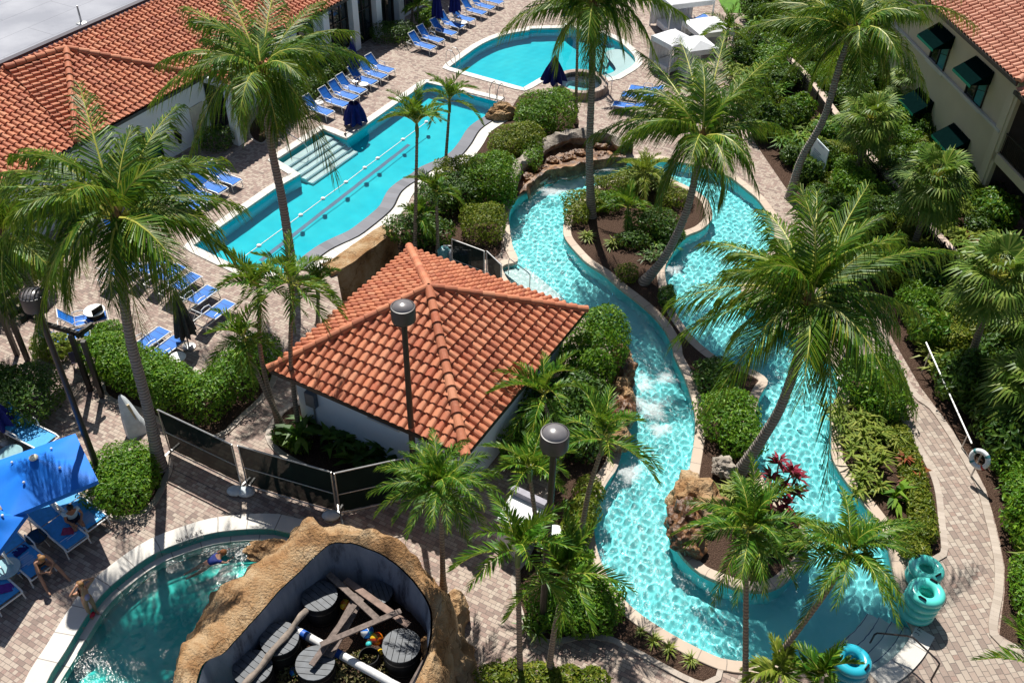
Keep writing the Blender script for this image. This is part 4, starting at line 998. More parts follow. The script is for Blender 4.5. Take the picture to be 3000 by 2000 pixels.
shrub('large dark shrub at the left edge behind the blue umbrella', 65, 945, [(0,0,.8,1.5,1.3,1.0),(-1.2,.3,.7,1.1,1.1,.9)], LM_dark, 220, .075, 64)
shrub('bright green shrub at the left edge behind the lamp', 25, 705, [(0,0,.7,1.0,1.0,.9),(-1,0,.7,1,1,.9)], LM_hedge, 200, .075, 65)
shrub('upright golden croton behind the ribbed lamp', 104, 668, [(0,0,.9,.55,.55,1.1)], LM_gold, 260, .09, 66)
shrub('variegated croton at the foot of the pergola', 130, 815, [(0,0,.4,.8,.6,.5)], LM_gold, 260, .08, 67)
shrub('small yellow green plant by the left lounger row', 296, 600, [(0,0,.5,.5,.5,.6)], LM_gold, 260, .08, 68)
shrub('lime green bush behind the lounger row', 713, 205, [(0,0,.55,.75,.7,.6)], LM_hedge, 240, .08, 69)
hedge('dark hedge along the clubhouse wall behind the lounger row', [(632,300),(660,262),(700,232),(745,190),(780,165)], .75, 1.1, mat=LM_dark, seed=70, dens=180)
shrub('dark clipped square hedge by the glass doors', 905, 92, [(0,0,.45,1.3,.9,.6)], LM_dark, 200, .07, 71, shape=4)
shrub('leafy shrub beyond the far loungers', 985, 60, [(0,0,.5,.8,.8,.6)], LM_hedge, 180, .09, 72)
shrub('dark bush below the palm at the clubhouse porch', 500, 340, [(0,0,.5,.9,.7,.7)], LM_dark, 200, .07, 73)
shrub('tall rounded hedge mound beside the spa tub', 1262, 298, [(0,0,1.0,1.5,1.2,1.2),(-.8,-.8,.8,1.1,1,1.0)], LM_hedge, 210, .075, 74, shape=2.6)
shrub('hedge mound left of the rock waterfall', 1198, 352, [(0,0,.7,1.2,1.1,.9),(-.9,-.6,.6,.9,.9,.8)], LM_hedge2, 210, .07, 75)
shrub('low flat topped strip of hedge on the waterfall ledge', 1222, 372, [(0,0,.55,.55,1.3,.5)], LM_hedge, 220, .07, 76, shape=3)
shrub('bright dense mound between lap pool and river', 1130, 452, [(0,0,1.0,1.35,1.3,1.25),(.2,-.9,.7,1.0,.8,.9)], LM_hedge, 230, .07, 77)
shrub('olive brown clipped bush beside the river bank', 1113, 540, [(0,0,.6,1.0,1.0,.85)], LM_hedge2, 260, .065, 78, shape=3)
shrub('dark undergrowth mound behind the small palms', 1052, 470, [(0,0,.7,1.3,1.1,.9),(-1.0,-.6,.6,1,1,.8)], LM_dark, 190, .08, 79)
shrub('leafy mound at the top of the rock retaining wall', 950, 548, [(0,0,.5,1.2,.8,.7),(.9,-.2,.5,.9,.8,.7)], LM_dark, 200, .08, 80)
shrub('bushy mound at the slate edge of the lap pool', 1052, 420, [(0,0,.6,1.1,.9,.75)], LM_hedge2, 210, .075, 81)
shrub('tall glossy bush against the hut roof by the river', 1368, 845, [(0,0,1.2,1.2,1.3,1.5),(-.5,-1.3,1.0,1.0,1.0,1.2)], LM_hedge, 230, .075, 82)
shrub('dark bush at the hut wall below the roof corner', 1270, 985, [(0,0,.9,1.2,1.2,1.1),(.9,.7,.9,1,1,1)], LM_dark, 200, .08, 83)
shrub('leafy shrub between the hut and the second lamp', 1225, 1062, [(0,0,.7,1.1,.9,.9)], LM_hedge, 200, .08, 84)
shrub('shrub at the foot of the river rocks', 1330, 1030, [(0,0,.6,.9,.9,.8)], LM_dark, 210, .08, 85)
hedge('low olive hedge between the white cabinet and the river', [(1325,1240),(1340,1190),(1350,1150)], .5, .9, mat=LM_hedge2, seed=86, dens=280)
hedge('clipped hedge beside the small white tables', [(1290,1285),(1318,1310)], .6, .9, seed=87, dens=300)
hedge('broad clipped hedge in the bed at the river bend', [(1265,1415),(1310,1420),(1350,1428),(1372,1400),(1330,1385)], .72, 1.0, mat=LM_hedge, seed=88, dens=300, shape=3)
hedge('low hedge along the bottom edge of the terrace', [(1135,1575),(1180,1570),(1240,1572),(1300,1580),(1360,1585)], .5, .7, mat=LM_hedge2, seed=89, dens=300)
shrub('low olive ground shrub at the island left bank', 1345, 478, [(0,0,.4,1.1,.7,.5),(-.5,-1.0,.35,.6,.8,.45)], LM_hedge2, 240, .065, 90)
shrub('olive shrub at the island top bank', 1400, 450, [(0,0,.5,1.1,.6,.6)], LM_hedge2, 230, .07, 91)
shrub('dark fern mass in the middle of the island head', 1500, 535, [(0,0,.5,1.1,.8,.7),(.6,-.6,.4,.7,.6,.5)], LM_dark, 220, .08, 92)
shrub('small shrub at the waist of the island', 1440, 640, [(0,0,.3,.5,.5,.4)], LM_hedge2, 240, .06, 93)
shrub('tall leafy plant on the narrow island neck', 1530, 700, [(0,0,.4,.35,.5,.5)], LM_dark, 260, .08, 94)
shrub('rounded shrub in the lower island below the big palm', 1670, 985, [(0,0,.6,1.1,1.2,.8),(.3,-1.0,.5,.8,.9,.7)], LM_hedge, 210, .075, 95)
shrub('dark shrub in the lower island beside the river coping', 1640, 890, [(0,0,.5,.8,.9,.7)], LM_dark, 210, .08, 96)
shrub('tall bright shrub at the bend of the return channel', 1990, 915, [(0,0,.8,1.2,1.1,1.0),(.3,-.9,.6,1,.8,.8)], LM_hedge, 220, .085, 97)
hedge('low hedge edging the curved walkway', [(2058,1010),(2080,1060),(2095,1120),(2110,1180),(2115,1235)], .42, .6, mat=LM_hedge2, seed=98, dens=300)
hedge('low hedge behind the river coping, beside stacked turquoise tubes', [(2075,1230),(2095,1268)], .5, .5, mat=LM_hedge2, seed=99, dens=300)
hedge('flowering hedge at the right of the walkway', [(2325,1095),(2345,1150),(2360,1210),(2372,1270)], .75, 1.0, seed=100, dens=260)
hedge('green hedge at the right edge of the lower walkway', [(2358,1330),(2360,1400),(2375,1460)], .6, .9, seed=101, dens=260)
hedge('clipped shrubs at the hut front bed', [(655,1010),(690,1030)], .4, .5, seed=102, dens=260)
# rosettes of strap leaves
def straps(label, x, y, spots, mat, seed, L=.75, w=.08, n=22, name='strap_leaf_plant', cat='plant', stem=0.0, group=None, loc=None):
    g = np.random.default_rng(seed); b = P(x, y) if loc is None else V(*loc); root = empty(name, b); tag(root, label, cat, group)
    VS, FS, nv = [], [], 0; m = MB()
    for (sx, sy, sz) in spots:
        c = V(sx, sy, sz)
        if sz > .1: m.tube([(sx*.5, sy*.5, 0), c], [.035,.025], 5)
        for i in range(n):
            a = g.uniform(0, 2*PI); e = g.uniform(.15, 1.35); l = L*g.uniform(.7,1.15)
            h = V(math.cos(a), math.sin(a), 0); s = V(-h[1], h[0], 0)
            p1 = c + (h*math.cos(e)+V(0,0,math.sin(e)))*l*.5; p2 = c + h*l*(.55+.4*math.cos(e)) + V(0,0,l*(math.sin(e)*.62-.12))
            VS += [c-s*w*.2, c+s*w*.2, p1+s*w*.5, p1-s*w*.5, p2]; FS.append(nv); nv += 5
    f = np.array(FS)[:,None]
    link(bpy.data.objects.new('foliage', np_mesh('foliage', np.array(VS), [f+np.array([[0,1,2,3]]), f+np.array([[3,2,4]])], mat)), root)
    if m.n: m.build('stems', M_bark_thin, root)
    return root
g_ = np.random.default_rng(5)
sp = lambda n, r, h=0: [(g_.uniform(-r,r), g_.uniform(-r,r), g_.uniform(.3,1)*h) for _ in range(n)]
straps('crimson ti plant cluster beside the leaning palm base', 1782, 1160, [(-.35,.2,1.1),(.3,.3,1.3),(.05,0,.8),(.5,-.1,.7),(.2,-.4,.5),(-.1,.5,1.5),(.55,.35,1.0),(-.3,-.2,.5)], LM_red, 110, .55, .11, 20)
straps('rust red bromeliad group beside the walkway', 2082, 1100, sp(7,.45,.5), LM_rust, 111, .5, .09, 18)
straps('crimson plant below the hotel balcony', 2212, 570, sp(6,.5,.7), LM_red, 112, .5, .1, 18)
straps('golden strap leaf clump at the channel bend', 1945, 985, sp(9,.7,.5), LM_gold, 113, .75, .08, 20)
straps('golden strap leaf clump in the middle of the channel bed', 1975, 1055, sp(10,.75,.45), LM_gold, 114, .75, .08, 20)
straps('golden strap leaf clump under the slim palm trunk', 2020, 1010, sp(8,.6,.5), LM_gold, 115, .7, .08, 18)
straps('golden strap leaf clump nearest the return channel coping', 1985, 1120, sp(6,.5,.3), LM_gold, 116, .65, .08, 18)
straps('big green agave in the channel bed', 2052, 1145, [(0,0,.1)], LM_hedge, 117, 1.0, .16, 22)
straps('olive strap clump at the foot of the leaning palm', 1690, 1150, sp(9,.6,.4), LM_gold, 118, .6, .07, 20)
straps('green spiky clump above the island rock', 1730, 1210, sp(8,.6,.4), LM_manila, 119, .6, .07, 20)
straps('low green clump at the island tip', 1790, 1260, sp(8,.6,.3), LM_manila, 120, .6, .07, 18)
straps('dark red grass clump beside the channel on the island', 1800, 1205, sp(6,.4,.4), LM_red, 121, .4, .05, 16)
straps('yellow green rosette beside the tall island palm', 1352, 545, sp(3,.25,.2), LM_gold, 122, .55, .07, 16)
straps('green rosette on the island mulch, right of the yellow one', 1392, 560, sp(3,.3,.2), LM_gold, 123, .55, .07, 16)
straps('wide golden fern mass covering the head of the island', 1478, 428, sp(16,1.1,.6), LM_gold, 160, .95, .07, 24)
shrub('low leafy shrub at the right of the island head', 1552, 470, [(0,0,.35,.8,.6,.45)], LM_hedge2, 240, .065, 161)
shrub('dark low shrub in the centre of the island mulch', 1455, 565, [(0,0,.3,.8,.5,.4)], LM_dark, 220, .075, 162)
shrub('bright low shrub behind the tallest palm on the island', 1392, 480, [(0,0,.4,.8,.6,.5)], LM_hedge, 240, .065, 163)
straps('green strap plant on the island mulch near the leaning trunk', 1530, 560, sp(6,.5,.3), LM_manila, 164, .6, .07, 18)
straps('orange tinged plant under the golden feather palm', 1440, 470, sp(5,.5,.2), LM_rust, 124, .5, .06, 14)
for i, (x, y, lab) in enumerate(((1500,1475,'variegated spider plant on the mulch, nearest the hedge'), (1535,1495,'variegated spider plant on the mulch, middle one'), (1585,1520,'variegated spider plant on the mulch, nearest the pool step'), (1470,1455,'smallest spider plant on the mulch strip'))):
    straps(lab, x, y, [(0,0,.05)], LM_gold, 130+i, .4 if i < 3 else .28, .04, 30, 'spider_plant', group='spider plants on the mulch strip')
for i, (x, y, lab) in enumerate(((790,1030,'dark bird of paradise plant at the hut wall, left'), (840,1050,'dark leafy plant at the hut wall, middle'), (720,1010,'dark leafy plant at the hut wall beside the palm trunks'), (900,1075,'dark leafy plant at the hut wall near the lamp'))):
    straps(lab, x, y, sp(6,.6,.7), LM_dark, 140+i, .95, .2, 12)
straps('yucca at the bottom edge by the clipped hedge', 1215, 1450, sp(3,.3,.5), LM_manila, 150, .6, .06, 20)
straps('hanging fern plant at the island bank rocks', 1500, 600, sp(5,.5,.3), LM_dark, 151, .6, .06, 16)
# ---- dense planting on the right: individual shrubs, one label per look
protos = []
for k in range(6):
    mat = [LM_dark, LM_hedge, LM_hedge2, LM_dark, LM_manila, LM_dark][k]; g = np.random.default_rng(200+k)
    bl = [(g.uniform(-.4,.4), g.uniform(-.4,.4), .45+g.uniform(0,.3), .6+g.uniform(0,.35), .6+g.uniform(0,.35), .6+g.uniform(0,.35)) for _ in range(3)]
    v = leaf_cloud(bl, [150,170,190,130,120,150][k], [.09,.08,.075,.10,.12,.08][k], g, 2.2, .2, .35); f = np.arange(len(v)).reshape(-1,4)
    protos.append(np_mesh('foliage', v, [f], mat))
def strap_proto(mat, seed, L, w, n, r, spots):
    g = np.random.default_rng(seed); VS, FS, nv = [], [], 0
    for _ in range(spots):
        c = V(g.uniform(-r,r), g.uniform(-r,r), g.uniform(.05,.5))
        for i in range(n):
            a = g.uniform(0,2*PI); e = g.uniform(.2,1.35); l = L*g.uniform(.7,1.15); h = V(math.cos(a),math.sin(a),0); s = V(-h[1],h[0],0)
            p1 = c+(h*math.cos(e)+V(0,0,math.sin(e)))*l*.5; p2 = c+h*l*(.55+.4*math.cos(e))+V(0,0,l*(math.sin(e)*.62-.15))
            VS += [c-s*w*.2, c+s*w*.2, p1+s*w*.5, p1-s*w*.5, p2]; FS.append(nv); nv += 5
    f = np.array(FS)[:,None]; return np_mesh('foliage', np.array(VS), [f+np.array([[0,1,2,3]]), f+np.array([[3,2,4]])], mat)
protos += [strap_proto(LM_gold, 301, .85, .09, 18, .5, 7), strap_proto(LM_manila, 302, 1.0, .10, 18, .5, 6), strap_proto(LM_fan, 303, 1.1, .07, 26, .35, 4)]
g = np.random.default_rng(210); v = leaf_cloud([(0,0,.35,.8,.8,.4),(.5,.3,.3,.5,.6,.35)], 140, .06, g, 2, .25, .4); protos.append(np_mesh('foliage', v, [np.arange(len(v)).reshape(-1,4)], LM_hedge2))
LOOK = ['dark glossy shrub in the garden strip along the picket fence', 'bright green shrub in the garden strip along the picket fence', 'olive green shrub in the garden strip along the picket fence', 'dark broad leaved shrub in the garden strip along the picket fence', 'large leaved green plant in the garden strip along the picket fence', 'deep green bush in the garden strip along the picket fence', 'golden strap leaved clump in the garden strip along the picket fence', 'green strap leaved clump in the garden strip along the picket fence', 'spiky palmetto clump in the garden strip along the picket fence', 'low olive ground shrub in the garden strip along the picket fence']
GR = np.array([P(*q)[:2] for q in [(1735,330),(1800,425),(1870,520),(1970,650),(2045,770),(2115,890),(2150,935),(2188,987),(2229,1054),(2264,1122),(2283,1189),(2296,1240),(2307,1300),(2307,1360),(2295,1456),(2334,1480),(2480,1500),(2440,700),(2300,560),(2235,440),(2120,240),(2060,140),(1950,20),(1780,0),(1700,90),(1690,200)]])
walkpath = [P(*q)[:2] for q in [(1843,205),(1918,304),(2010,421),(2092,522),(2184,627),(2332,815),(2420,930)]]
WKE = [P(*q)[:2] for q in [(1735,330),(1800,425),(1870,520),(1990,720),(2045,800),(2103,900),(2146,935),(2184,987),(2225,1054),(2260,1122),(2279,1189),(2292,1240),(2303,1300),(2303,1360),(2291,1456),(2330,1480),(2380,1510)]]
g = np.random.default_rng(77); placed = []; lo_, hi_ = GR.min(0), GR.max(0); tries = 0
def dist_poly(p, path):
    d = 9
    for a, b in zip(path, path[1:]):
        t = np.clip(np.dot(p-a,b-a)/np.dot(b-a,b-a),0,1); d = min(d, np.linalg.norm(p-(a+(b-a)*t)))
    return d
while len(placed) < 190 and tries < 6000:
    tries += 1; p = g.uniform(lo_, hi_)
    if not inside(p[None], GR)[0] or dist_poly(p, walkpath) < .75 or dist_poly(p, WKE) < 1.15: continue
    if any((p-q)@(p-q) < 1.15**2 for q in placed): continue
    q = Q([p[0],p[1],.5])
    if not (-80 < q[0] < 2440 and -60 < q[1] < 1640): continue
    placed.append(p); k = int(g.choice(10, p=[.19,.13,.08,.13,.08,.11,.07,.08,.06,.07]))
    o = link(bpy.data.objects.new('shrub', protos[k])); s = g.uniform(.75,1.25); o.location = (p[0],p[1],0); o.rotation_euler = (0,0,g.uniform(0,6.3)); o.scale = (s,s,s*g.uniform(.8,1.25))
    tag(o, LOOK[k], 'shrub', LOOK[k].split(' in the')[0]+'s by the fence')
gm = fill('garden_soil', [GR], .012, M_mulch); gm['kind'] = 'structure'


# ------------------------------------------------------------------ beds, kerbs, steps
def bed(name, pxs, z=.014, smooth=True, mat=None, kerb=.2):
    lp = PP(pxs); l = ccw(crom(lp, step=.3) if smooth else poly(np.array([q[:2] for q in lp])))
    o = fill(name, [l], z, mat or M_mulch); o['kind'] = 'structure'
    if kerb:
        k = ribbon('kerb', [(offset(l,-.02), .0), (offset(l,-.02), .05), (offset(l,kerb), .05), (offset(l,kerb), -.01)], M_cope_kerb); k['kind'] = 'structure'
    return l
bed('hedge_bed', [(228,800),(240,870),(252,911),(331,942),(420,988),(497,1000),(552,955),(606,902),(625,850),(585,770),(540,800),(470,860),(410,835),(320,825),(270,790)])
bed('round_planter_bed', [(222,1090),(228,1150),(262,1185),(312,1182),(352,1150),(372,1105),(385,1070),(355,1040),(290,1040),(240,1060)])
bed('hut_front_bed', [(626,985),(640,1030),(720,1075),(840,1120),(960,1150),(1000,1120),(930,1060),(800,1000),(690,930)])
bed('river_bend_bed', K('B7',2060,1568,1500,1290,1250,1175,1000,1160,760,1210,600,1130,520,950) + [(1185,1330),(1215,1280),(1240,1220),(1262,1130),(1290,1060),(1310,1000),(1340,930),(1385,900),(1412,900)] + K('B3',905,800,870,1040,800,1150,735,1260,690,1400) + K('B7',1095,150,1095,300,1120,450,1180,620,1260,760,1370,900,1530,1040,1720,1160,1930,1280,2120,1370,2200,1420), kerb=.16)
bed('return_channel_bed', [(1940,835),(1952,900),(1942,960),(1932,1030),(1944,1080),(1985,1135),(2030,1185),(2060,1230),(2075,1275),(2120,1280),(2160,1270),(2156,1200),(2146,1120),(2122,1060),(2075,975),(2048,915),(2020,860),(1975,820)])
bed('strip_between_pools_bed', [(1205,215),(1290,235),(1330,280),(1300,318),(1235,335),(1190,385),(1170,440),(1150,520),(1145,585),(1060,600),(985,585),(915,575),(935,505),(985,445),(1060,385),(1110,320),(1165,265)], kerb=0)
bed('clubhouse_bed', [(600,330),(640,290),(745,205),(800,165),(770,140),(650,210),(575,290)], kerb=.12)
walk_in = crom(PP([(2020,860),(2048,914),(2075,968),(2113,1027),(2132,1076),(2154,1130),(2164,1189),(2168,1253),(2162,1278)]), False)
walk_out = crom(PP([(1990,720),(2045,800),(2103,900),(2146,935),(2184,987),(2225,1054),(2260,1122),(2279,1189),(2292,1240),(2303,1300),(2303,1360),(2291,1456),(2330,1480),(2380,1510)]), False)
o = ribbon('walkway_kerb', [(walk_out,.0),(walk_out,.05),(offset(walk_out,.26,False),.05),(offset(walk_out,.26,False),0)], M_cope_kerb, False); o['kind'] = 'structure'
wl = np.concatenate([walk_in, P(2080,1310)[None,:2], P(2110,1470)[None,:2], P(2020,1560)[None,:2], P(2050,1640)[None,:2], P(2420,1640)[None,:2], P(2380,1510)[None,:2], walk_out[::-1]])
PV2 = [(0,(.20,.14,.115)),(.25,(.33,.24,.195)),(.5,(.42,.35,.285)),(.75,(.47,.40,.335)),(.9,(.35,.265,.215)),(1,(.27,.165,.13))]
o = fill('walkway', [wl], .006, paver_mat('paver_walk', .33, .2, math.radians(-100), PV2)); o['kind'] = 'structure'
def step_slab(name, a, b, depth, z, mat=None, nose=True):
    """a,b world points of the wall line; slab reaches depth metres to the left of a->b"""
    d = unit((b-a)[:2]); nn = V(-d[1], d[0])
    c = [a[:2], b[:2], b[:2]+nn*depth, a[:2]+nn*depth]
    m = MB(); m.add([(*q, z) for q in c]+[(*q, -1.3) for q in c], [(0,1,2,3),(0,4,5,1),(1,5,6,2),(2,6,7,3),(3,7,4,0)])
    o = receiver(m.build(name, mat or M_pool_step)); o['kind'] = 'structure'
    if nose:
        sg_ = math.copysign(1, depth); e = [c[3]-nn*.06*sg_, c[2]-nn*.06*sg_, c[2]-nn*.02*sg_, c[3]-nn*.02*sg_]
        m = MB(); m.add([(*q, z+.004) for q in e], [(0,1,2,3)]); o = receiver(m.build('step_nosing', M_tile_line)); o['kind'] = 'structure'
sa, sb = P(641,372), P(748,303)
for k in range(5): step_slab('lap_pool_step', sb, sa, .40*(k+1)+.1, -.25-.2*k) if False else step_slab('lap_pool_step', sa, sb, -(.40*(k+1)+.1), -.25-.2*k)
ec = crom(PP([(2106,1443),(2099,1456),(2078,1490),(2043,1525),(1998,1552)]), False, .15)
if np.dot(offset(ec,.5,False).mean(0)-ec.mean(0), ec.mean(0)-river.mean(0)) < 0: ec = ec[::-1]
for k in range(4):
    a_, b_ = offset(ec,.05,False), offset(ec,-.36*(k+1),False); z_ = -.2-.17*k
    o = receiver(fill('river_step', [ccw(np.concatenate([a_, b_[::-1]]))], z_, M_pool_step)); o['kind'] = 'structure'
    o = receiver(ribbon('river_step_riser', [(b_, z_), (b_, -.95)], M_pool_step, False)); o['kind'] = 'structure'
    o = receiver(ribbon('step_nosing', [(offset(ec,-.36*(k+1)+.04,False), z_+.004), (offset(ec,-.36*(k+1)+.015,False), z_+.004)], M_tile_line, False)); o['kind'] = 'structure'
o = ribbon('river_end_coping', [(offset(ec,-.05,False),-.1),(offset(ec,-.05,False),.07),(offset(ec,.52,False),.075),(offset(ec,.52,False),-.01)], M_cope_white, False); o['kind'] = 'structure'
ha, hb = P(1158,618), P(1245,690)
for k in range(3): step_slab('river_entry_step', ha, hb, .32*(k+1)+.25, -.2-.2*k, nose=False)
sh_ = ccw(crom(PP([(1392,112),(1425,105),(1455,125),(1462,148),(1430,170),(1398,178),(1385,165),(1415,150)])))
for z, d_ in ((-.45,0),(-.75,.5),(-1.0,1.0)):
    l = offset(sh_, d_); l = l[inside(l, pool2)] if d_ else l[inside(l, offset(pool2,.1))]
    o = receiver(fill('sun_shelf', [l], z, M_pool_step if d_ == 0 else M_pool_river)); o['kind'] = 'structure'
# lane line on the floor, lane rope with floats
pa, pb = P(600,610,-1.0), P(940,345,-1.0); dl = unit((pb-pa)[:2]); nl = V(-dl[1],dl[0])
m = MB(); m.add([(*(pa[:2]-nl*.11),-1.243),(*(pa[:2]+nl*.11),-1.243),(*(pb[:2]+nl*.11),-1.243),(*(pb[:2]-nl*.11),-1.243)],[(0,1,2,3)]); o = receiver(m.build('lane_marking', M_tile_line)); o['kind'] = 'structure'
fl = [P(*q, WZ+.03) for q in K('A6',25,640,380,380,570,240,765,100)+K('A2',925,1430,1035,1350,1250,1190,1450,1040)]
rope = empty('lane_rope', fl[0]); tag(rope, 'white lane rope with floats stretched along the lap pool', 'lane rope'); o0 = V(*rope.location)
m = MB(); m.tube([f-o0 for f in [fl[0]-(fl[1]-fl[0])*.6]+fl], .022, 6); m.build('rope', simple('white_rope', (.75,.75,.75), .6), rope)
for f in fl:
    m = MB(); m.sphere((f-o0), .12, 10, 8, (1,1,.8)); m.build('float', simple('white_float', (.8,.8,.8), .4), rope, smooth=True)
# rock material
t = NT('ochre_rock'); n1 = t.noise(.9, 7, rough=.62); n2 = t.noise(3.5, 6, rough=.7)
c = t.ramp(n1, [(.28,(.10,.05,.022)),(.42,(.32,.18,.085)),(.55,(.46,.32,.185)),(.75,(.56,.45,.32))]); vo = t.n('ShaderNodeTexVoronoi', feature='DISTANCE_TO_EDGE'); vo.inputs['Scale'].default_value = .5; wv = t.n('ShaderNodeVectorMath', operation='ADD'); nzc = t.n('ShaderNodeTexNoise'); nzc.inputs['Scale'].default_value = 1.8; t.t.links.new(t.coord(), nzc.inputs['Vector']); t.t.links.new(t.coord(), wv.inputs[0]); t.t.links.new(nzc.outputs['Color'], wv.inputs[1]); t.t.links.new(wv.outputs[0], vo.inputs['Vector']); crk = t.math('LESS_THAN', vo.outputs['Distance'], .011); c = t.mix(t.math('MULTIPLY', crk, .5), c, (.09,.05,.025)); c = t.mix(t.math('MULTIPLY', t.ramp(n2,[(.45,(0,0,0)),(.7,(1,1,1))]), .6), c, (.33,.17,.06))
M_rock = t.done(t.bsdf(c, .85, .2, 0, t.bump(t.math('ADD', t.math('ADD', n2, t.noise(14,5)), t.math('MULTIPLY', crk, -1.5)), 1.0, .08)))
t = NT('wet_brown_rock'); n1 = t.noise(2.2, 7, rough=.65)
c = t.ramp(n1, [(.3,(.02,.012,.008)),(.48,(.12,.05,.018)),(.62,(.30,.16,.07)),(.8,(.46,.34,.22))]); M_rock_wet = t.done(t.bsdf(c, .45, .5, 0, t.bump(t.noise(9,6), .9, .06)))
t = NT('grey_rock'); n1 = t.noise(2.0, 7, rough=.65)
c = t.ramp(n1, [(.3,(.10,.085,.07)),(.5,(.30,.26,.22)),(.7,(.48,.43,.37))]); M_rock_grey = t.done(t.bsdf(c, .85, .2, 0, t.bump(t.noise(9,6), .9, .06)))
t = NT('stained_concrete'); mp = t.n('ShaderNodeMapping'); mp.inputs['Scale'].default_value = (.9,.9,.2); t.t.links.new(t.coord(), mp.inputs[0])
c = t.ramp(t.noise(1.6, 6, mp.outputs[0], .7), [(.34,(.05,.055,.075)),(.46,(.17,.20,.26)),(.7,(.27,.30,.36))]); M_conc = t.done(t.bsdf(c, .85, .2, 0, t.bump(t.noise(14,4), .3, .02)))
from mathutils import noise as mn
def lump(p, s, a, seed=0): 
    q = Vector((p[0]*s+seed, p[1]*s, p[2]*s)); return a*(mn.fractal(q, .9, 2.1, 4))
def boulder(label, c, r, sc, mat, seed, cat='boulder', group=None, rot=0.0):
    bm = bmesh.new(); bmesh.ops.create_icosphere(bm, subdivisions=4, radius=1)
    for v in bm.verts:
        n = v.co.copy(); k = 1 + lump(n, 1.1, .38, seed) + .12*mn.cell(Vector((n[0]*2.2+seed, n[1]*2.2, n[2]*2.2)))
        v.co = Vector((n.x*sc[0], n.y*sc[1], max(n.z,-.55)*sc[2]))*r*k
    me = bpy.data.meshes.new('boulder'); bm.to_mesh(me); bm.free(); me.materials.append(mat)
    o = link(bpy.data.objects.new('boulder', me)); o.location = tuple(c); o.rotation_euler = (0,0,rot); tag(o, label, cat, group); return o
# ---- rock retaining wall beside the lap pool
wtop = crom([p_ for p_ in PP(K('A6',640,900,760,850,850,790,950,710,1050,640,1120,590,1200,545))], False, .2)
back = offset(wtop, -1.0, False) if np.linalg.norm(offset(wtop,-1.0,False).mean(0)-pool1.mean(0)) < np.linalg.norm(wtop.mean(0)-pool1.mean(0)) else offset(wtop, 1.0, False)
m = MB(); n = len(wtop); V_ = []; rows = 9
for j in range(rows):
    for i in range(n):
        if j == 0: p = V(*back[i], .02)
        elif j == 1: p = V(*(back[i]*.9+wtop[i]*.1), .16)
        elif j == 2: p = V(*(back[i]*.4+wtop[i]*.6), .2)
        elif j == 3: p = V(*wtop[i], .17)
        else: p = V(*(wtop[i]+(wtop[i]-back[i])*.04*(j-3)), .1-(j-3)*.36)
        k = .10 if j > 3 else .05
        V_.append(p + V(lump(p,1.7,k,3), lump(p,1.7,k,9), lump(p,2,.04,5)))
m.add(V_, [(j*n+i, j*n+i+1, (j+1)*n+i+1, (j+1)*n+i) for j in range(rows-1) for i in range(n-1)])
o = m.build('rock_wall', M_rock, None, smooth=True); tag(o, 'flagstone topped rock retaining wall between the lap pool and the hut roof', 'rock wall')
# ---- the rock enclosure with barrels
ST_ = [((395,1640),(440,1640),1.6,-.4),((405,1560),(452,1560),1.6,-.4),((410,1530),(470,1520),1.6,-.4),((428,1490),(510,1500),1.65,-.4),((455,1440),(540,1470),1.7,-.4),((470,1400),(575,1432),1.7,-.4),((500,1370),(612,1390),1.7,-.4),((560,1322),(648,1350),1.75,-.4),((600,1300),(685,1315),1.8,-.4),((650,1275),(722,1280),1.95,-.4),((690,1240),(752,1254),2.1,-.3)]
st = []
for b_, i_, zi, zb in ST_: st.append((P(*i_, zi), P(*b_, zb), zi))
for cr_, i_, zi, out in (((735,1198),(770,1246),2.2,.7),((775,1188),(795,1246),2.2,.6),((834,1212),(830,1253),2.05,.6),((915,1245),(880,1275),1.95,.5),((963,1285),(930,1311),1.9,.45),((1000,1322),(965,1351),1.85,.4)):
    pi_ = P(*i_, zi); pc = P(*cr_, zi+.1); d = unit((pc-pi_)[:2]); st.append((pi_, V(*(pc[:2]+d*out), -.05), zi))
for b_, i_, zi in (((1058,1405),(990,1396),1.8),((1068,1450),(993,1442),1.75),((1070,1500),(987,1487),1.7),((1062,1560),(969,1536),1.7),((1055,1640),(935,1600),1.7)):
    st.append((P(*i_, zi), P(*b_, 0)-V(0,0,.05), zi))
def interp_st(st, sub=14):
    out = []
    for k in range(len(st)-1):
        g0 = st[max(k-1,0)]; a = st[k]; b = st[k+1]; g3 = st[min(k+2,len(st)-1)]
        for q in range(sub):
            tt = q/sub; f = lambda i: .5*((2*a[i])+(b[i]-g0[i])*tt+(2*g0[i]-5*a[i]+4*b[i]-g3[i])*tt*tt+(3*a[i]-g0[i]-3*b[i]+g3[i])*tt**3)
            out.append((f(0), f(1), f(2)))
    out.append(st[-1]); return out
S_ = interp_st(st); n = len(S_)
enc = empty('rock_enclosure', (*np.mean([s[0][:2] for s in S_], axis=0), 0)); tag(enc, 'ochre artificial rock wall curving round a yard of black barrels', 'rock wall'); eo = V(*enc.location)
cen = np.mean([s[0][:2] for s in S_], axis=0)
rows = []; us = [0, .12, .28, .42, .56, .7, .84, .93, 1.0]
for (pi_, pb, zi) in S_:
    row = []
    for u in us:
        zz = zi + .18*math.sin(min(u/.42,1)*PI)*1.0 if u < .42 else zi - (zi-pb[2])*((u-.42)/.58)**1.35
        row.append(V(*(pi_[:2]*(1-u)+pb[:2]*u), zz))
    rows.append(row)
V_ = []
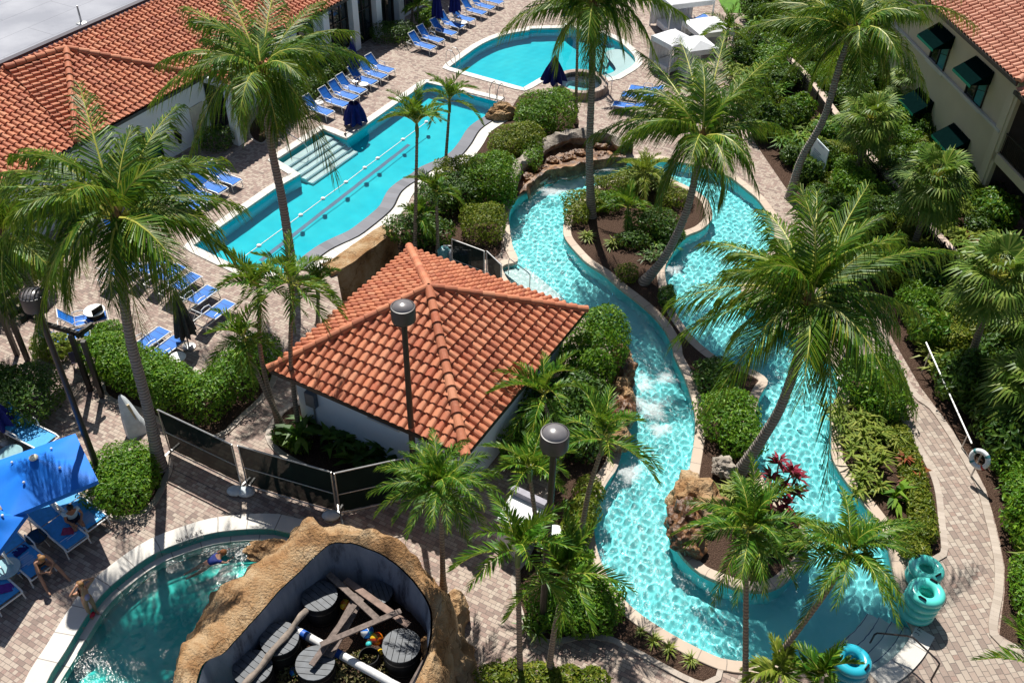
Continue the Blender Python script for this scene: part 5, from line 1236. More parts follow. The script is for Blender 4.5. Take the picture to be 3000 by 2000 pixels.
for i, row in enumerate(rows):
    for j, p in enumerate(row):
        a = .30 if 1 < j < 8 else (.12 if j else .05)
        k = lump(p, .75, a, 2) + lump(p, 1.9, a*.28, 4); out = unit(np.append((p[:2]-rows[i][0][:2]), .35)) if j else V(0,0,1)
        V_.append(p + out*k*.8 + V(0,0,k*.45) - eo)
K_ = len(us); m = MB(); m.add(V_, [(i*K_+j, (i+1)*K_+j, (i+1)*K_+j+1, i*K_+j+1) for i in range(n-1) for j in range(K_-1)])
m.build('rock_face', M_rock, enc, smooth=True)
m = MB(); V2 = []
for i, (pi_, pb, zi) in enumerate(S_):
    top = V(*V_[i*K_])+eo
    for j in range(6):
        z = top[2]*(1-j/5); q = np.append(top[:2]+(cen-top[:2])*(.02+.03*math.sin(j/5*PI)), z); V2.append(q+V(lump(q,1,.06,7),lump(q,1,.06,8),0)*(j > 0)-eo)
m.add(V2, [(i*6+j, i*6+j+1, (i+1)*6+j+1, (i+1)*6+j) for i in range(n-1) for j in range(5)]); m.build('inner_wall', M_conc, enc, smooth=True)
fl_ = ccw(np.array([s[0][:2] for s in S_])); o = fill('enclosure_floor', [fl_], .02, M_mulch); o['kind'] = 'structure'
for i, (x, y, r, sc, lab) in enumerate(((618,1268,.5,(1.5,.8,.5),'flat ochre boulder at the pool edge below the rock peak'),(1030,1520,.75,(1,1.1,1.2),'large ochre boulder at the right end of the enclosure'),(1035,1415,.6,(.9,1,1.3),'upright ochre boulder beside the enclosure wall'))):
    boulder(lab, P(x,y,.1), r, sc, M_rock, 20+i)
# barrels
M_lid = simple('grey_barrel_lid', (.06,.07,.085), .55, .4, var=.35, scale=5)
def barrel(x, y, R, h, label, ang, lidmat=None, open_=False):
    g0 = P(x, y, h); r = empty('barrel', (g0[0], g0[1], 0)); tag(r, label, 'barrel', 'black barrels in the rock yard')
    m = MB(); m.lathe((0,0,0), [(R*.86,0),(R*.95,h*.25),(R,h*.5),(R*.97,h*.8),(R*.93,h-.01)] + ([(R*.85,h-.01),(R*.85,h*.3)] if open_ else []), 28, cap=not open_); m.build('body', M_black, r, smooth=True)
    for z in (h*.22, h*.75): m = MB(); m.lathe((0,0,z), [(R*.985,-.03),(R*1.0,0),(R*.985,.03)], 28, cap=False); m.build('hoop', M_dark, r)
    if not open_:
        m = MB(); k = 6
        for i in range(k):
            x0, x1 = -R+2*R*i/k+.008, -R+2*R*(i+1)/k-.008; pts = []
            for xx in np.linspace(x0,x1,5): pts.append((xx, -math.sqrt(max(0,R*R-xx*xx))))
            for xx in np.linspace(x1,x0,5): pts.append((xx, math.sqrt(max(0,R*R-xx*xx))))
            nn_ = len(pts); ca, sa = math.cos(ang), math.sin(ang)
            vs = [(ca*a-sa*b, sa*a+ca*b, z) for z in (h-.01, h+.03+.004*(i%2)) for a, b in pts]
            m.add(vs, [tuple(range(nn_-1,-1,-1)), tuple(range(nn_, 2*nn_))] + [(q,(q+1)%nn_,nn_+(q+1)%nn_,nn_+q) for q in range(nn_)])
        m.build('lid', M_lid, r)
    return r
barrel(734,1369,.52,.95,'black barrel with grey plank lid, at the upper left of the yard',.9)
barrel(869,1361,.42,.8,'smaller barrel with wet shiny lid under the reddish plank',.4)
barrel(642,1466,.54,.95,'black barrel with the log resting across its lid',1.1)
barrel(580,1533,.54,.9,'black barrel at the lower left with a rope hook on its lid',1.0)
barrel(724,1522,.54,.8,'black barrel under the lower ends of the planks',1.5)
barrel(922,1482,.54,.95,'black barrel with horizontally planked lid beside the right boulder',-.1)
barrel(847,1504,.31,.55,'small open black tub between the balls',0,open_=True)
def plank(label, a, b, wd, z0, z1, th=.055, mat=None):
    A, B = P(*a, z0), P(*b, z1); o_ = (A+B)/2; m = MB(); m.beam(A-o_, B-o_, wd, th); ob = m.build('plank', mat or M_wood, None, bevel=.008); ob.location = tuple(o_); tag(ob, label, 'plank', 'planks lying on the barrels'); return ob
plank('grey plank lying from the yard wall to the middle of the heap', (754,1317),(866,1420),.19,1.12,1.10)
plank('grey plank with a reddish brown stretch beside the wet barrel', (793,1331),(939,1436),.21,1.02,1.02, mat=simple('reddish_grey_wood', (.2,.135,.11), .8, var=.4, scale=4, bump=.4))
plank('narrow dark plank with its end jutting over the lower barrel', (815,1388),(715,1527),.17,1.18,1.0)
plank('wide double plank sloping down under the others', (828,1365),(750,1506),.36,.96,.86)
plank('uppermost plank crossing the heap to the right', (921,1402),(736,1480),.17,1.27,1.22)
plank('short plank leaning at the right wall of the yard', (976,1518),(930,1600),.16,.9,.6)
A, B = P(704,1401,1.1), P(548,1590,1.05); m = MB(); pts = [A+(B-A)*k/12+V(0,0,.05*math.sin(k*1.3)) for k in range(13)]; m.tube([p-A for p in pts], [.09+.015*math.sin(k*2) for k in range(13)], 9); o = m.build('log', simple('pale_driftwood', (.22,.18,.15), .85, var=.35, scale=7, bump=.5), None, smooth=True); o.location = tuple(A); tag(o, 'long pale log lying over two barrels', 'log')
A, B = P(676,1444,.45), P(930,1585,.45); pr = empty('water_pipe', A); tag(pr, 'white plastic pipe with blue bands running between the barrels', 'pipe'); D_ = B-A
m = MB(); m.tube([(0,0,0), D_], .12, 16); m.build('pipe', simple('white_plastic', (.68,.68,.68), .4), pr, smooth=True)
for f in (.07, .38):
    m = MB(); m.tube([D_*f, D_*(f+.06)], .124, 16); m.build('band', simple('blue_tape', (.02,.10,.42), .5), pr, smooth=True)
def ball(label, x, y, r, z, cols):
    p = P(x,y,z); b = empty('ball', p); tag(b, label, 'ball', 'balls in the rock yard')
    for k, cname in enumerate(cols):
        nseg = len(cols); m = MB(); vs = []; na, nb = 5, 9
        for i in range(na+1):
            for j in range(nb+1):
                a = 2*PI*(k+i/na)/nseg; t_ = PI*j/nb; vs.append((r*math.sin(t_)*math.cos(a), r*math.sin(t_)*math.sin(a), r*math.cos(t_)))
        m.add(vs, [(i*(nb+1)+j, (i+1)*(nb+1)+j, (i+1)*(nb+1)+j+1, i*(nb+1)+j+1) for i in range(na) for j in range(nb)])
        m.build('panel', simple(*cname), b, smooth=True)
    b.rotation_euler = (.5,.3,.2); return b
OR, YE, RE, BL, WH, AQ = ('ball_orange',(.62,.16,.01),.3), ('ball_yellow',(.65,.42,.02),.3), ('ball_red',(.42,.05,.01),.3), ('ball_blue',(.02,.16,.6),.3), ('ball_white',(.75,.78,.8),.3), ('ball_aqua',(.05,.5,.5),.3)
ball('orange and yellow ball beside the upper left barrel', 793,1388,.16,.5,[OR,YE,OR,YE,OR,OR]); ball('blue and white beach ball in the yard', 843,1450,.19,.55,[BL,WH,BL,WH,BL,AQ]); ball('amber and red ball next to the beach ball', 865,1466,.19,.5,[OR,RE,YE,RE,OR,RE]); ball('small aqua ball by the open tub', 847,1479,.09,.45,[AQ,AQ,AQ]); ball('blue ball on the yard floor at the bottom', 676,1541,.14,.15,[BL,BL,AQ]); ball('small yellow ball squeezed beside the right barrel', 874,1496,.09,.4,[YE,YE,YE])
# dry weeds in the yard
m = MB(); v = leaf_cloud([(0,0,.12,1.3,.6,.3),(-1.2,-.3,.1,.8,.5,.25)], 160, .06, np.random.default_rng(8)); o = link(bpy.data.objects.new('weeds', np_mesh('weeds', v, [np.arange(len(v)).reshape(-1,4)], leaf_mat('dry_weed', [(0,(.10,.07,.03)),(.5,(.22,.17,.08)),(1,(.12,.14,.04))])))); o.location = tuple(P(800,1540,.02)); o['kind'] = 'stuff'; o['label'] = 'dry weeds on the yard floor'; o['category'] = 'weeds'
# ---- river waterfall: grey arch, dark basin, brown boulders
arch = crom(PP([(1180,425),(1186,396),(1205,365),(1233,341),(1260,322),(1293,306),(1348,299),(1404,308),(1432,325)], .9), False, .2)
lip = crom(PP([(1199,430),(1212,412),(1231,395),(1252,384),(1280,374),(1320,368),(1360,358),(1411,350),(1440,350)], .55), False, .2)
m_ = len(arch); lip = np.stack([np.interp(np.linspace(0,1,m_), np.linspace(0,1,len(lip)), lip[:,k]) for k in (0,1)],1)
def sweep_rock(name, lines, mat, label, amp, cat='rock'):
    V_ = []; n_ = len(lines[0][0])
    for l, z in lines:
        for i in range(n_):
            p = V(*l[i], z); V_.append(p + V(lump(p,1.6,amp,1), lump(p,1.6,amp,6), lump(p,2.0,amp*.8,11)))
    m = MB(); m.add(V_, [(j*n_+i, j*n_+i+1, (j+1)*n_+i+1, (j+1)*n_+i) for j in range(len(lines)-1) for i in range(n_-1)])
    o = m.build(name, mat, None, smooth=True); tag(o, label, cat); return o
sweep_rock('waterfall_arch', [(offset(arch,-.7,False),-.05),(offset(arch,-.55,False),.6),(offset(arch,-.3,False),.85),(arch,.85),(offset(arch,.15,False),.6),(offset(arch,.0,False),.1)], M_rock_grey, 'grey rock rim arching behind the river waterfall', .16)
o = sweep_rock('waterfall_ledge', [(offset(arch,.0,False),.12),(arch*.4+lip*.6,.10),(lip,.36),(offset(lip,.15,False),.34),(offset(lip,.3,False),.05),(offset(lip,.34,False),-.5)], M_rock_wet, 'wet brown rock ledge where water spills into the river', .16)
for i, (x, y, r) in enumerate(((1214,408,.5),(1245,388,.42),(1268,368,.42),(1305,362,.5),(1330,352,.38),(1385,335,.55),(1412,338,.5),(1388,360,.5),(1420,362,.45),(1232,368,.4))):
    boulder(['brown boulder at the left foot of the waterfall','orange brown boulder on the waterfall ledge, left','orange boulder beside the spill of water','brown boulder in the middle of the waterfall','small boulder next to the tall palm at the waterfall','large tan boulder right of the tall palm at the waterfall','flat tan boulder at the right end of the waterfall','reddish boulder low by the river right of the tall palm','last brown boulder of the waterfall at its right foot','dark boulder under the grey arch'][i], P(x,y,.2), r*.6, (1.3,.95,.7), M_rock_wet, 40+i, group='boulders of the river waterfall')
boulder('cut tan boulder at the far corner of the lap pool', P(1150,262,.2), .6, (1.3,.8,.9), M_rock, 60)
for i, (x, y, r, lab) in enumerate(((1428,820,.5,'pinkish boulder at the top of the river side cascade'),(1430,860,.6,'tan boulder in the river side cascade'),(1428,905,.6,'brown wet boulder in the river side cascade'),(1425,955,.65,'large tan boulder low in the river side cascade'),(1412,1000,.6,'boulder behind the feather palm fronds at the river'))): boulder(lab, P(x,y,.3), r, (.8,1.1,1.0), M_rock_wet if i % 2 else M_rock, 70+i, group='boulders of the river side cascade')
for i, (x, y, r, s, lab, mt) in enumerate(((1592,1150,.75,(1,1.2,1.0),'tall tan boulder of the island rock group',M_rock),(1570,1195,.7,(.8,1.2,.9),'wet brown boulder at the island river edge',M_rock_wet),(1580,1240,.6,(1,.9,.8),'low brown boulder at the island river edge, lowest of the group',M_rock_wet),(1628,1160,.55,(1.2,.8,.7),'pale boulder of the island rock group',M_rock),(1662,1072,.4,(1,1,.7),'rounded grey stone at the foot of the leaning coconut palm',M_rock_grey))): boulder(lab, P(x,y,.35), r, s, mt, 80+i, group='island rocks' if i < 4 else None)
# foam and spilling water
t = NT('white_foam'); nz = t.noise(11, 7, rough=.8); at = t.n('ShaderNodeAttribute', attribute_name='edge')
a_ = t.math('MULTIPLY', t.ramp(t.math('ADD', nz, t.math('MULTIPLY', at.outputs['Fac'], .5)), [(.62,(0,0,0)),(1.0,(1,1,1))]), .5)
d = t.n('ShaderNodeBsdfDiffuse'); d.inputs[0].default_value = (.82,.87,.88,1); tr = t.n('ShaderNodeBsdfTransparent'); mx = t.n('ShaderNodeMixShader'); t.set(mx.inputs[0], a_); t.t.links.new(tr.outputs[0], mx.inputs[1]); t.t.links.new(d.outputs[0], mx.inputs[2]); M_foam = t.done(mx.outputs[0])
foams = [(1255,412,.5,.4),(1287,402,.6,.45),(1320,395,.6,.5),(1385,385,.7,.5),(1395,418,.8,.5),(1270,440,1.0,.5),(1495,930,1.0,1.0),(1480,885,.7,.8),(1530,870,.6,.5),(1515,985,.6,.5),(1445,1085,.7,.6),(1440,870,.5,.6),(1545,620,.6,.5)]
VS, FS, ED, nv = [], [], [], 0
for (x, y, rx, ry) in foams:
    lvl = -.27 if x < 900 else WZ+.035; c = P(x, y, lvl); VS.append(c); ED.append(1.0); c_i = nv; nv += 1
    for rg, e_ in ((.45,.75),(1.0,0.0)):
        for k in range(22):
            a = 2*PI*k/22; w_ = 1+.25*math.sin(3*a+x)+.15*math.sin(5*a+y); VS.append(c+V(math.cos(a)*rx*rg*w_, math.sin(a)*ry*rg*w_, 0)); ED.append(e_); nv += 1
    for k in range(22):
        FS.append((c_i, c_i+1+k, c_i+1+(k+1)%22)); 
        q = (c_i+1+k, c_i+23+k, c_i+23+(k+1)%22, c_i+1+(k+1)%22); FS.append((q[0],q[1],q[2])); FS.append((q[0],q[2],q[3]))
o = link(bpy.data.objects.new('foam', np_mesh('foam', np.array(VS), [np.array(FS)], M_foam, attrs={'edge': np.array(ED)}))); o['kind'] = 'stuff'; o['label'] = 'white foam on the river where water spills in'; o['category'] = 'foam'
foams2 = []
# ------------------------------------------------------------------ loungers
M_sky = simple('pale_blue_sling', (.05,.32,.66), .6, .3, var=.12, scale=10, bump=.2)
def seam_mat():
    t = NT('blue_sling_seamed'); s_ = t.n('ShaderNodeSeparateXYZ'); t.t.links.new(t.coord(), s_.inputs[0])
    f = t.math('FRACT', t.math('MULTIPLY', t.math('ADD', s_.outputs[0], t.math('MULTIPLY', s_.outputs[2], -.9)), 3.4)); l = t.math('LESS_THAN', f, .09)
    c = t.mix(t.noise(3, 4), (.004,.10,.42), (.012,.17,.60)); c = t.mix(t.math('MULTIPLY', l, .75), c, (.003,.03,.16)); return t.done(t.bsdf(c, .6, .3))
M_seam = seam_mat()
def make_lounger(ang, sling, W=.66, Ls=1.24, Lb=.78):
    r = empty('sun_lounger'); h = .38
    def panel(x0, z0, x1, z1, name, sag=.03):
        m = MB(); n = 8; vs = []
        for s_ in (0, 1):
            for i in range(n+1):
                t_ = i/n; sg = -sag*math.sin(PI*t_)
                for y in (-W/2+.03, 0, W/2-.03): vs.append((x0+(x1-x0)*t_, y, z0+(z1-z0)*t_+sg-(.008 if y == 0 else 0)-s_*.012))
        o_ = (n+1)*3; f = []
        for i in range(n):
            for j in range(2): f += [(i*3+j,(i+1)*3+j,(i+1)*3+j+1,i*3+j+1), (o_+i*3+j,o_+i*3+j+1,o_+(i+1)*3+j+1,o_+(i+1)*3+j)]
        m.add(vs, f); return m.build(name, sling, r, smooth=True)
    bx, bz = -Lb*math.cos(ang), h+Lb*math.sin(ang)
    panel(.02, h+.02, Ls-.05, h+.015, 'seat'); panel(-.01, h+.03, bx, bz, 'backrest')
    m = MB()
    for y in (-W/2, W/2): m.tube([(-.62,y,h),(0,y,h),(Ls-.12,y,h+.01),(Ls,y,h-.05)], .026, 6)
    m.tube([(Ls,-W/2,h-.05),(Ls,W/2,h-.05)], .024, 6); m.tube([(-.62,-W/2,h),(-.62,W/2,h)], .024, 6)
    for k in range(4): m.tube([(.15+k*.3,-W/2,h-.035),(.15+k*.3,W/2,h-.035)], .014, 5)
    m.build('frame', M_white_metal, r, smooth=True)
    m = MB()
    for y in (-W/2+.015, W/2-.015): m.tube([(0,y,h+.02),(bx,y,bz)], .022, 6)
    m.tube([(bx,-W/2+.015,bz),(bx,W/2-.015,bz)], .022, 6); m.tube([(bx*.55,-W/2,h+(bz-h)*.55),(-.58,-W/2,h)], .014, 5); m.tube([(bx*.55,W/2,h+(bz-h)*.55),(-.58,W/2,h)], .014, 5)
    m.build('back_frame', M_white_metal, r, smooth=True)
    for x, sp in ((-.5,-.08),(Ls-.12,.07)):
        for y in (-W/2, W/2):
            m = MB(); m.tube([(x,y,h),(x+sp,y*1.04,0)], .022, 6); m.build('leg', M_white_metal, r, smooth=True)
    for y in (-W/2, W/2):
        m = MB(); m.tube([(-.05,y,h+.02),(-.02,y*1.08,h+.2),(.18,y*1.1,h+.24),(.42,y*1.08,h+.2),(.48,y,h+.02)], .02, 6); m.build('armrest', M_white_metal, r, smooth=True)
    return r
LOUNGE = {}
def lounger(foot, head_ang, kind, label, group=None, sc=1.0):
    """foot: photo px of the middle of the foot end (z .38); head_ang: world heading hinge->foot"""
    ang, sling = {'up': (math.radians(50), M_seam), 'low': (math.radians(22), M_seam), 'sky': (math.radians(18), M_sky), 'skyup': (math.radians(45), M_sky)}[kind]
    f = P(*foot, .38); a = math.radians(head_ang); d = V(math.cos(a), math.sin(a), 0)
    if kind in LOUNGE: r = copy_tree(LOUNGE[kind])
    else: r = LOUNGE[kind] = make_lounger(ang, sling)
    p = f - d*1.22*sc; r.location = (p[0], p[1], 0); r.rotation_euler = (0,0,a); r.scale = (sc,sc,sc)
    tag(r, label, 'sun lounger', group); return r
G1 = 'blue loungers in rows by the pools'
ORD = ['first', 'second', 'third', 'fourth', 'fifth', 'sixth', 'seventh', 'eighth']
for i, q in enumerate(((635,965),(770,895),(850,835),(915,780),(1010,705),(1095,655),(1155,605))):
    lounger(K('A2',*q), -31, 'up', 'blue lounger, %s from the navy pool corner umbrella in the clubhouse row' % ORD[i], G1)
for i, q in enumerate(((1510,410),(1580,350),(1690,290),(1755,230),(1845,175),(1945,115),(2015,70),(2090,25))):
    lounger(K('A2',*q), -33, 'up', 'blue lounger, %s from the ladder in the far round pool row' % ORD[i], G1)
for i, q in enumerate(((2020,100),(1900,170),(1800,240),(1690,310))):
    lounger(K('A5',*q), -29, 'up', 'blue lounger half under palm fronds by the clubhouse, %s from the pool step' % ORD[i], G1)
lounger(K('A5',1150,600), -35, 'up', 'lone blue lounger in shade beside the tall palm trunk', G1)
for i, q in enumerate(((1395,748),(1545,803),(1675,878),(1815,990),(1960,1110))):
    lounger(K('A5',*q), 60, 'up', 'blue lounger seen from behind, %s from the tall palm in the near row' % ORD[i], G1)
lounger(K('A5',1160,770), 60, 'up', 'blue lounger hidden behind the tall curved palm trunk', G1)
lounger(K('A5',1405,1345), 60, 'low', 'blue lounger behind the glossy hedge, left of the grey umbrella pair', G1); lounger(K('A5',1530,1420), 60, 'low', 'blue lounger behind the glossy hedge, nearest the grey umbrella', G1)
for i, q in enumerate(((860,880),(935,800),(1000,742))): lounger(K('A3',*q), 165, 'low', 'blue lounger near the spa tub, %s of three from the front' % ORD[i], 'three loungers by the spa tub')
lounger(K('B5',830,215), -35.7, 'sky', 'pale blue lounger with the seated man, beside the round shrub', 'loungers under the blue umbrella', 1.12)
lounger(K('B5',660,385), -35.7, 'sky', 'pale blue lounger with a pink towel under the blue umbrella', 'loungers under the blue umbrella', 1.15)
lounger(K('B5',360,625), -35.7, 'sky', 'pale blue lounger with the seated woman', 'loungers under the blue umbrella', 1.15)
lounger(K('B5',90,865), -35.7, 'sky', 'pale blue lounger cut off by the left edge, lowest in the row', 'loungers under the blue umbrella', 1.15)
lounger(K('B1',420,880), -28, 'skyup', 'pale blue lounger behind the open blue umbrella', 'loungers under the blue umbrella', 1.25)
lounger((245,722), 25, 'up', 'blue and white lounger under palm fronds near the pergola, right one', G1); lounger((205,760), 25, 'up', 'blue and white lounger under palm fronds near the pergola, left one', G1)
for i, (q, h_) in enumerate((((1560,52),200),((1592,78),200))): lounger(q, h_, 'low', 'lounger beside the white cabana, %s' % ('far one', 'near one')[i], G1)
# towels lying on the loungers
def towel(label, px, ang, L, W_, mat, z=.425):
    p = P(*px, z); m = MB(); n = 10; vs = []
    for i in range(n+1):
        for j in range(5): vs.append((-L/2+L*i/n, -W_/2+W_*j/4, .012*math.sin(i*1.7+j*1.3)))
    m.add(vs, [(i*5+j,(i+1)*5+j,(i+1)*5+j+1,i*5+j+1) for i in range(n) for j in range(4)])
    o = m.build('towel', mat, None, smooth=True); o.location = tuple(p); o.rotation_euler = (0,0,math.radians(ang)); tag(o, label, 'towel', 'towels on the loungers'); return o
t = NT('striped_towel'); s_ = t.n('ShaderNodeSeparateXYZ'); t.t.links.new(t.coord(), s_.inputs[0]); c = t.mix(t.math('GREATER_THAN', t.math('FRACT', t.math('MULTIPLY', s_.outputs[0], 12)), .5), (.02,.2,.55), (.5,.62,.72)); M_stripe = t.done(t.bsdf(c, .9, .1))
towel('striped towel at the foot of the seated man lounger', K('B5',720,190), -35.7, .55, .66, M_stripe); towel('striped towel at the foot of the pink towel lounger', K('B5',620,340), -35.7, .5, .66, M_stripe); towel('striped towel under the seated woman', K('B5',190,540), -35.7, .6, .68, M_stripe)
M_pinkt = simple('pink_fabric', (.45,.06,.12), .9); M_pur = simple('purple_fabric', (.12,.03,.25), .9)
towel('crumpled pink towel on the middle lounger', K('B5',580,275), 10, .38, .3, M_pinkt, .44); towel('crumpled purple cloth on the lounger at the left edge', K('B5',50,760), 20, .45, .35, M_pur, .44); towel('dark blue cloth on the woman lounger', K('B5',170,440), 60, .45, .3, M_navy, .45)
# ------------------------------------------------------------------ umbrellas
def closed_umbrella(label, base, h, R, z0, mat, top_r=.05, pleats=8, group='folded umbrellas'):
    b = P(*base); r = empty('folded_umbrella', b); tag(r, label, 'umbrella', group)
    m = MB(); m.tube([(0,0,0),(0,0,h+.08)], .03, 8); m.build('pole', simple('umbrella_pole', (.25,.24,.23), .4, .5, .6), r, smooth=True)
    m = MB(); m.lathe((0,0,0), [(.26,0),(.26,.05),(.08,.1)], 16); m.build('base', M_galv, r, smooth=True)
    m = MB(); n = pleats*6; rows = 12; vs = []
    for j in range(rows+1):
        t_ = j/rows; z = h-(h-z0)*t_; rr_ = top_r+(R-top_r)*t_**.8
        for k in range(n):
            a = 2*PI*k/n; w_ = 1+.28*math.cos(pleats*a+t_*1.2)*min(1,t_*2); vs.append((rr_*w_*math.cos(a), rr_*w_*math.sin(a), z-(.06*math.cos(pleats*a) if j == rows else 0)))
    m.add(vs, [(j*n+k, (j+1)*n+k, (j+1)*n+(k+1)%n, j*n+(k+1)%n) for j in range(rows) for k in range(n)]); m.build('canopy', mat, r, smooth=True)
    m = MB(); m.sphere((0,0,h+.1), .05, 8, 6); m.build('finial', M_galv, r); return r
closed_umbrella('folded navy umbrella among the far loungers, left one', K('A2',1545,255), 3.0, .33, .8, M_navy)
closed_umbrella('folded navy umbrella among the far loungers, right one', K('A2',1695,195), 3.0, .33, .8, M_navy)
closed_umbrella('folded navy umbrella in the clubhouse lounger row', K('A2',845,690), 2.5, .3, .9, M_navy)
closed_umbrella('squat covered navy umbrella at the lap pool corner', K('A2',850,1065), 1.3, .55, .25, M_navy, .28)
closed_umbrella('half open navy umbrella like a cone beside the spa tub', K('A3',350,800), 2.3, .62, .85, M_navy, .03)
closed_umbrella('folded charcoal umbrella beside the two hedge loungers', K('A5',1610,1500), 2.7, .36, .7, simple('charcoal_canvas', (.055,.05,.055), .8, var=.3), .07)
closed_umbrella('folded navy umbrella behind the round pool', K('A3',470,215), 2.6, .35, .7, M_navy)
closed_umbrella('folded navy umbrella at the bend of the return channel', (1938,872), 2.2, .3, .6, M_navy)
closed_umbrella('folded navy umbrella at the left edge above the open one', (18,1015), 2.2, .42, .9, M_navy)
M_royal = simple('royal_blue_canopy', (.008,.17,.68), .6, .3, var=.08, scale=2)
def open_umbrella(label, corners, zc, ztop, mat):
    cs = [P(*q, zc) for q in corners]; ctr = sum(cs)/4; r = empty('market_umbrella', (ctr[0],ctr[1],0)); tag(r, label, 'umbrella', 'open blue umbrellas'); o_ = V(*r.location)
    apx_ = V(0,0,ztop); loc = [c-o_ for c in cs]; m = MB(); N_ = 8
    for k in range(4):
        a, b = loc[k], loc[(k+1)%4]; vs = []
        mid = (a+b)/2
        for half in ((a,mid),(mid,b)):
            p, q = half; vs = []; 
            for i in range(N_+1):
                for j in range(N_+1):
                    u = i/N_; e = p+(q-p)*(j/N_); w_ = apx_+(e-apx_)*u; w_ = w_+V(0,0,-.10*math.sin(PI*u)*1.0 + .05*math.sin(PI*u)*math.cos(PI*(j/N_-.5)*1.0)); vs.append(w_)
            m.add(vs, [(i*(N_+1)+j, (i+1)*(N_+1)+j, (i+1)*(N_+1)+j+1, i*(N_+1)+j+1) for i in range(N_) for j in range(N_)])
        # valance
        m.add([a, b, b-V(0,0,.16), a-V(0,0,.16)], [(0,1,2,3)])
    m.build('canopy', mat, r, smooth=True)
    m = MB(); m.tube([(0,0,0),(0,0,ztop-.02)], .035, 8); m.build('pole', M_white_metal, r); m = MB(); m.lathe((0,0,0),[(.3,0),(.3,.06),(.08,.1)],16); m.build('base', M_galv, r)
    m = MB(); m.sphere((0,0,ztop+.03), .14, 12, 8, (1,1,.5)); m.build('cap', simple('pale_umbrella_cap', (.72,.7,.55), .5), r, smooth=True)
    m = MB()
    for c in loc: m.tube([apx_-V(0,0,.16), (apx_+c)/2-V(0,0,.16), c-V(0,0,.05)], .014, 5)
    m.build('ribs', M_white_metal, r)
    m = MB()
    for c in loc: m.sphere(apx_+(c-apx_)*.4+V(0,0,-.03), .045, 8, 6)
    m.build('rib_clip', simple('white_strap', (.7,.72,.75), .6), r); return r
open_umbrella('open royal blue umbrella shading the pale loungers', [(173,995),(225,1103),(17,1189),(-48,1072)], 2.25, 2.95, M_royal)
open_umbrella('second blue umbrella mostly beyond the left edge', [(12,1165),(62,1178),(-20,1290),(-130,1240)], 2.1, 2.75, M_royal)
# ------------------------------------------------------------------ tables, chairs, cabanas
def side_table(label, px, R=.28, h=.45, mat=None, top=None, group='small side tables'):
    p = P(*px, h); r = empty('side_table', (p[0],p[1],0)); tag(r, label, 'table', group)
    m = MB(); m.lathe((0,0,h), [(R*.98,-.03),(R,-.015),(R*.98,0)], 22); m.build('tabletop', top or M_white_metal, r, smooth=True)
    for k in range(3): a = 2*PI*k/3; m = MB(); m.tube([(R*.5*math.cos(a),R*.5*math.sin(a),h-.03),(R*.85*math.cos(a),R*.85*math.sin(a),0)], .015, 5); m.build('leg', mat or M_white_metal, r)
    return r
M_frost = simple('frosted_table_glass', (.25,.42,.46), .15, .6)
side_table('round white side table between the first two clubhouse loungers', K('A2',530,870)); side_table('round white side table by the fifth clubhouse lounger', K('A2',915,715)); side_table('round white side table among the far loungers', K('A2',1760,190))
side_table('round white table behind the hedge by the grey umbrella', K('B1',1510,130), .32); side_table('white round table beside the second lamp post, right one', K('B7',800,290), .33, .6); side_table('white round table beside the second lamp post, left one', K('B7',735,365), .33, .6)
side_table('glass topped round table at the left edge behind the umbrella', (22,1040), .42, .5, M_white_metal, M_frost); side_table('glass topped round table at the left edge between loungers', K('B5',50,590), .42, .5, M_white_metal, M_frost); side_table('small dark glass table beside the pink towel lounger', K('B5',310,320), .33, .5, M_white_metal, M_glass)
side_table('white topped bistro table near the pergola', (216,712), .42, .72, M_black); side_table('pale table in the pergola shade', (232,790), .4, .7, M_black)
def chair(label, px, rz, mat):
    p = P(*px); r = empty('patio_chair', p, rz); tag(r, label, 'chair', 'dark patio chairs')
    m = MB(); m.box((0,0,.43), (.5,.5,.04)); m.build('seat', mat, r, bevel=.01); m = MB(); m.box((-.25,0,.72), (.04,.5,.5)); m.build('backrest', mat, r, bevel=.01)
    for x in (-.23,.23):
        for y in (-.23,.23): m = MB(); m.tube([(x,y,.42),(x*1.1,y*1.1,0)], .018, 6); m.build('leg', M_dark, r)
    return r
M_violet = simple('grey_violet_sling', (.11,.10,.17), .7)
chair('grey violet sling chair on the path between the dark posts', (188,842), 1.9, M_violet); chair('dark wire chair beside the bistro table', (226,745), 2.6, M_black); chair('dark sling chair near the pergola table', (246,800), .6, M_violet)
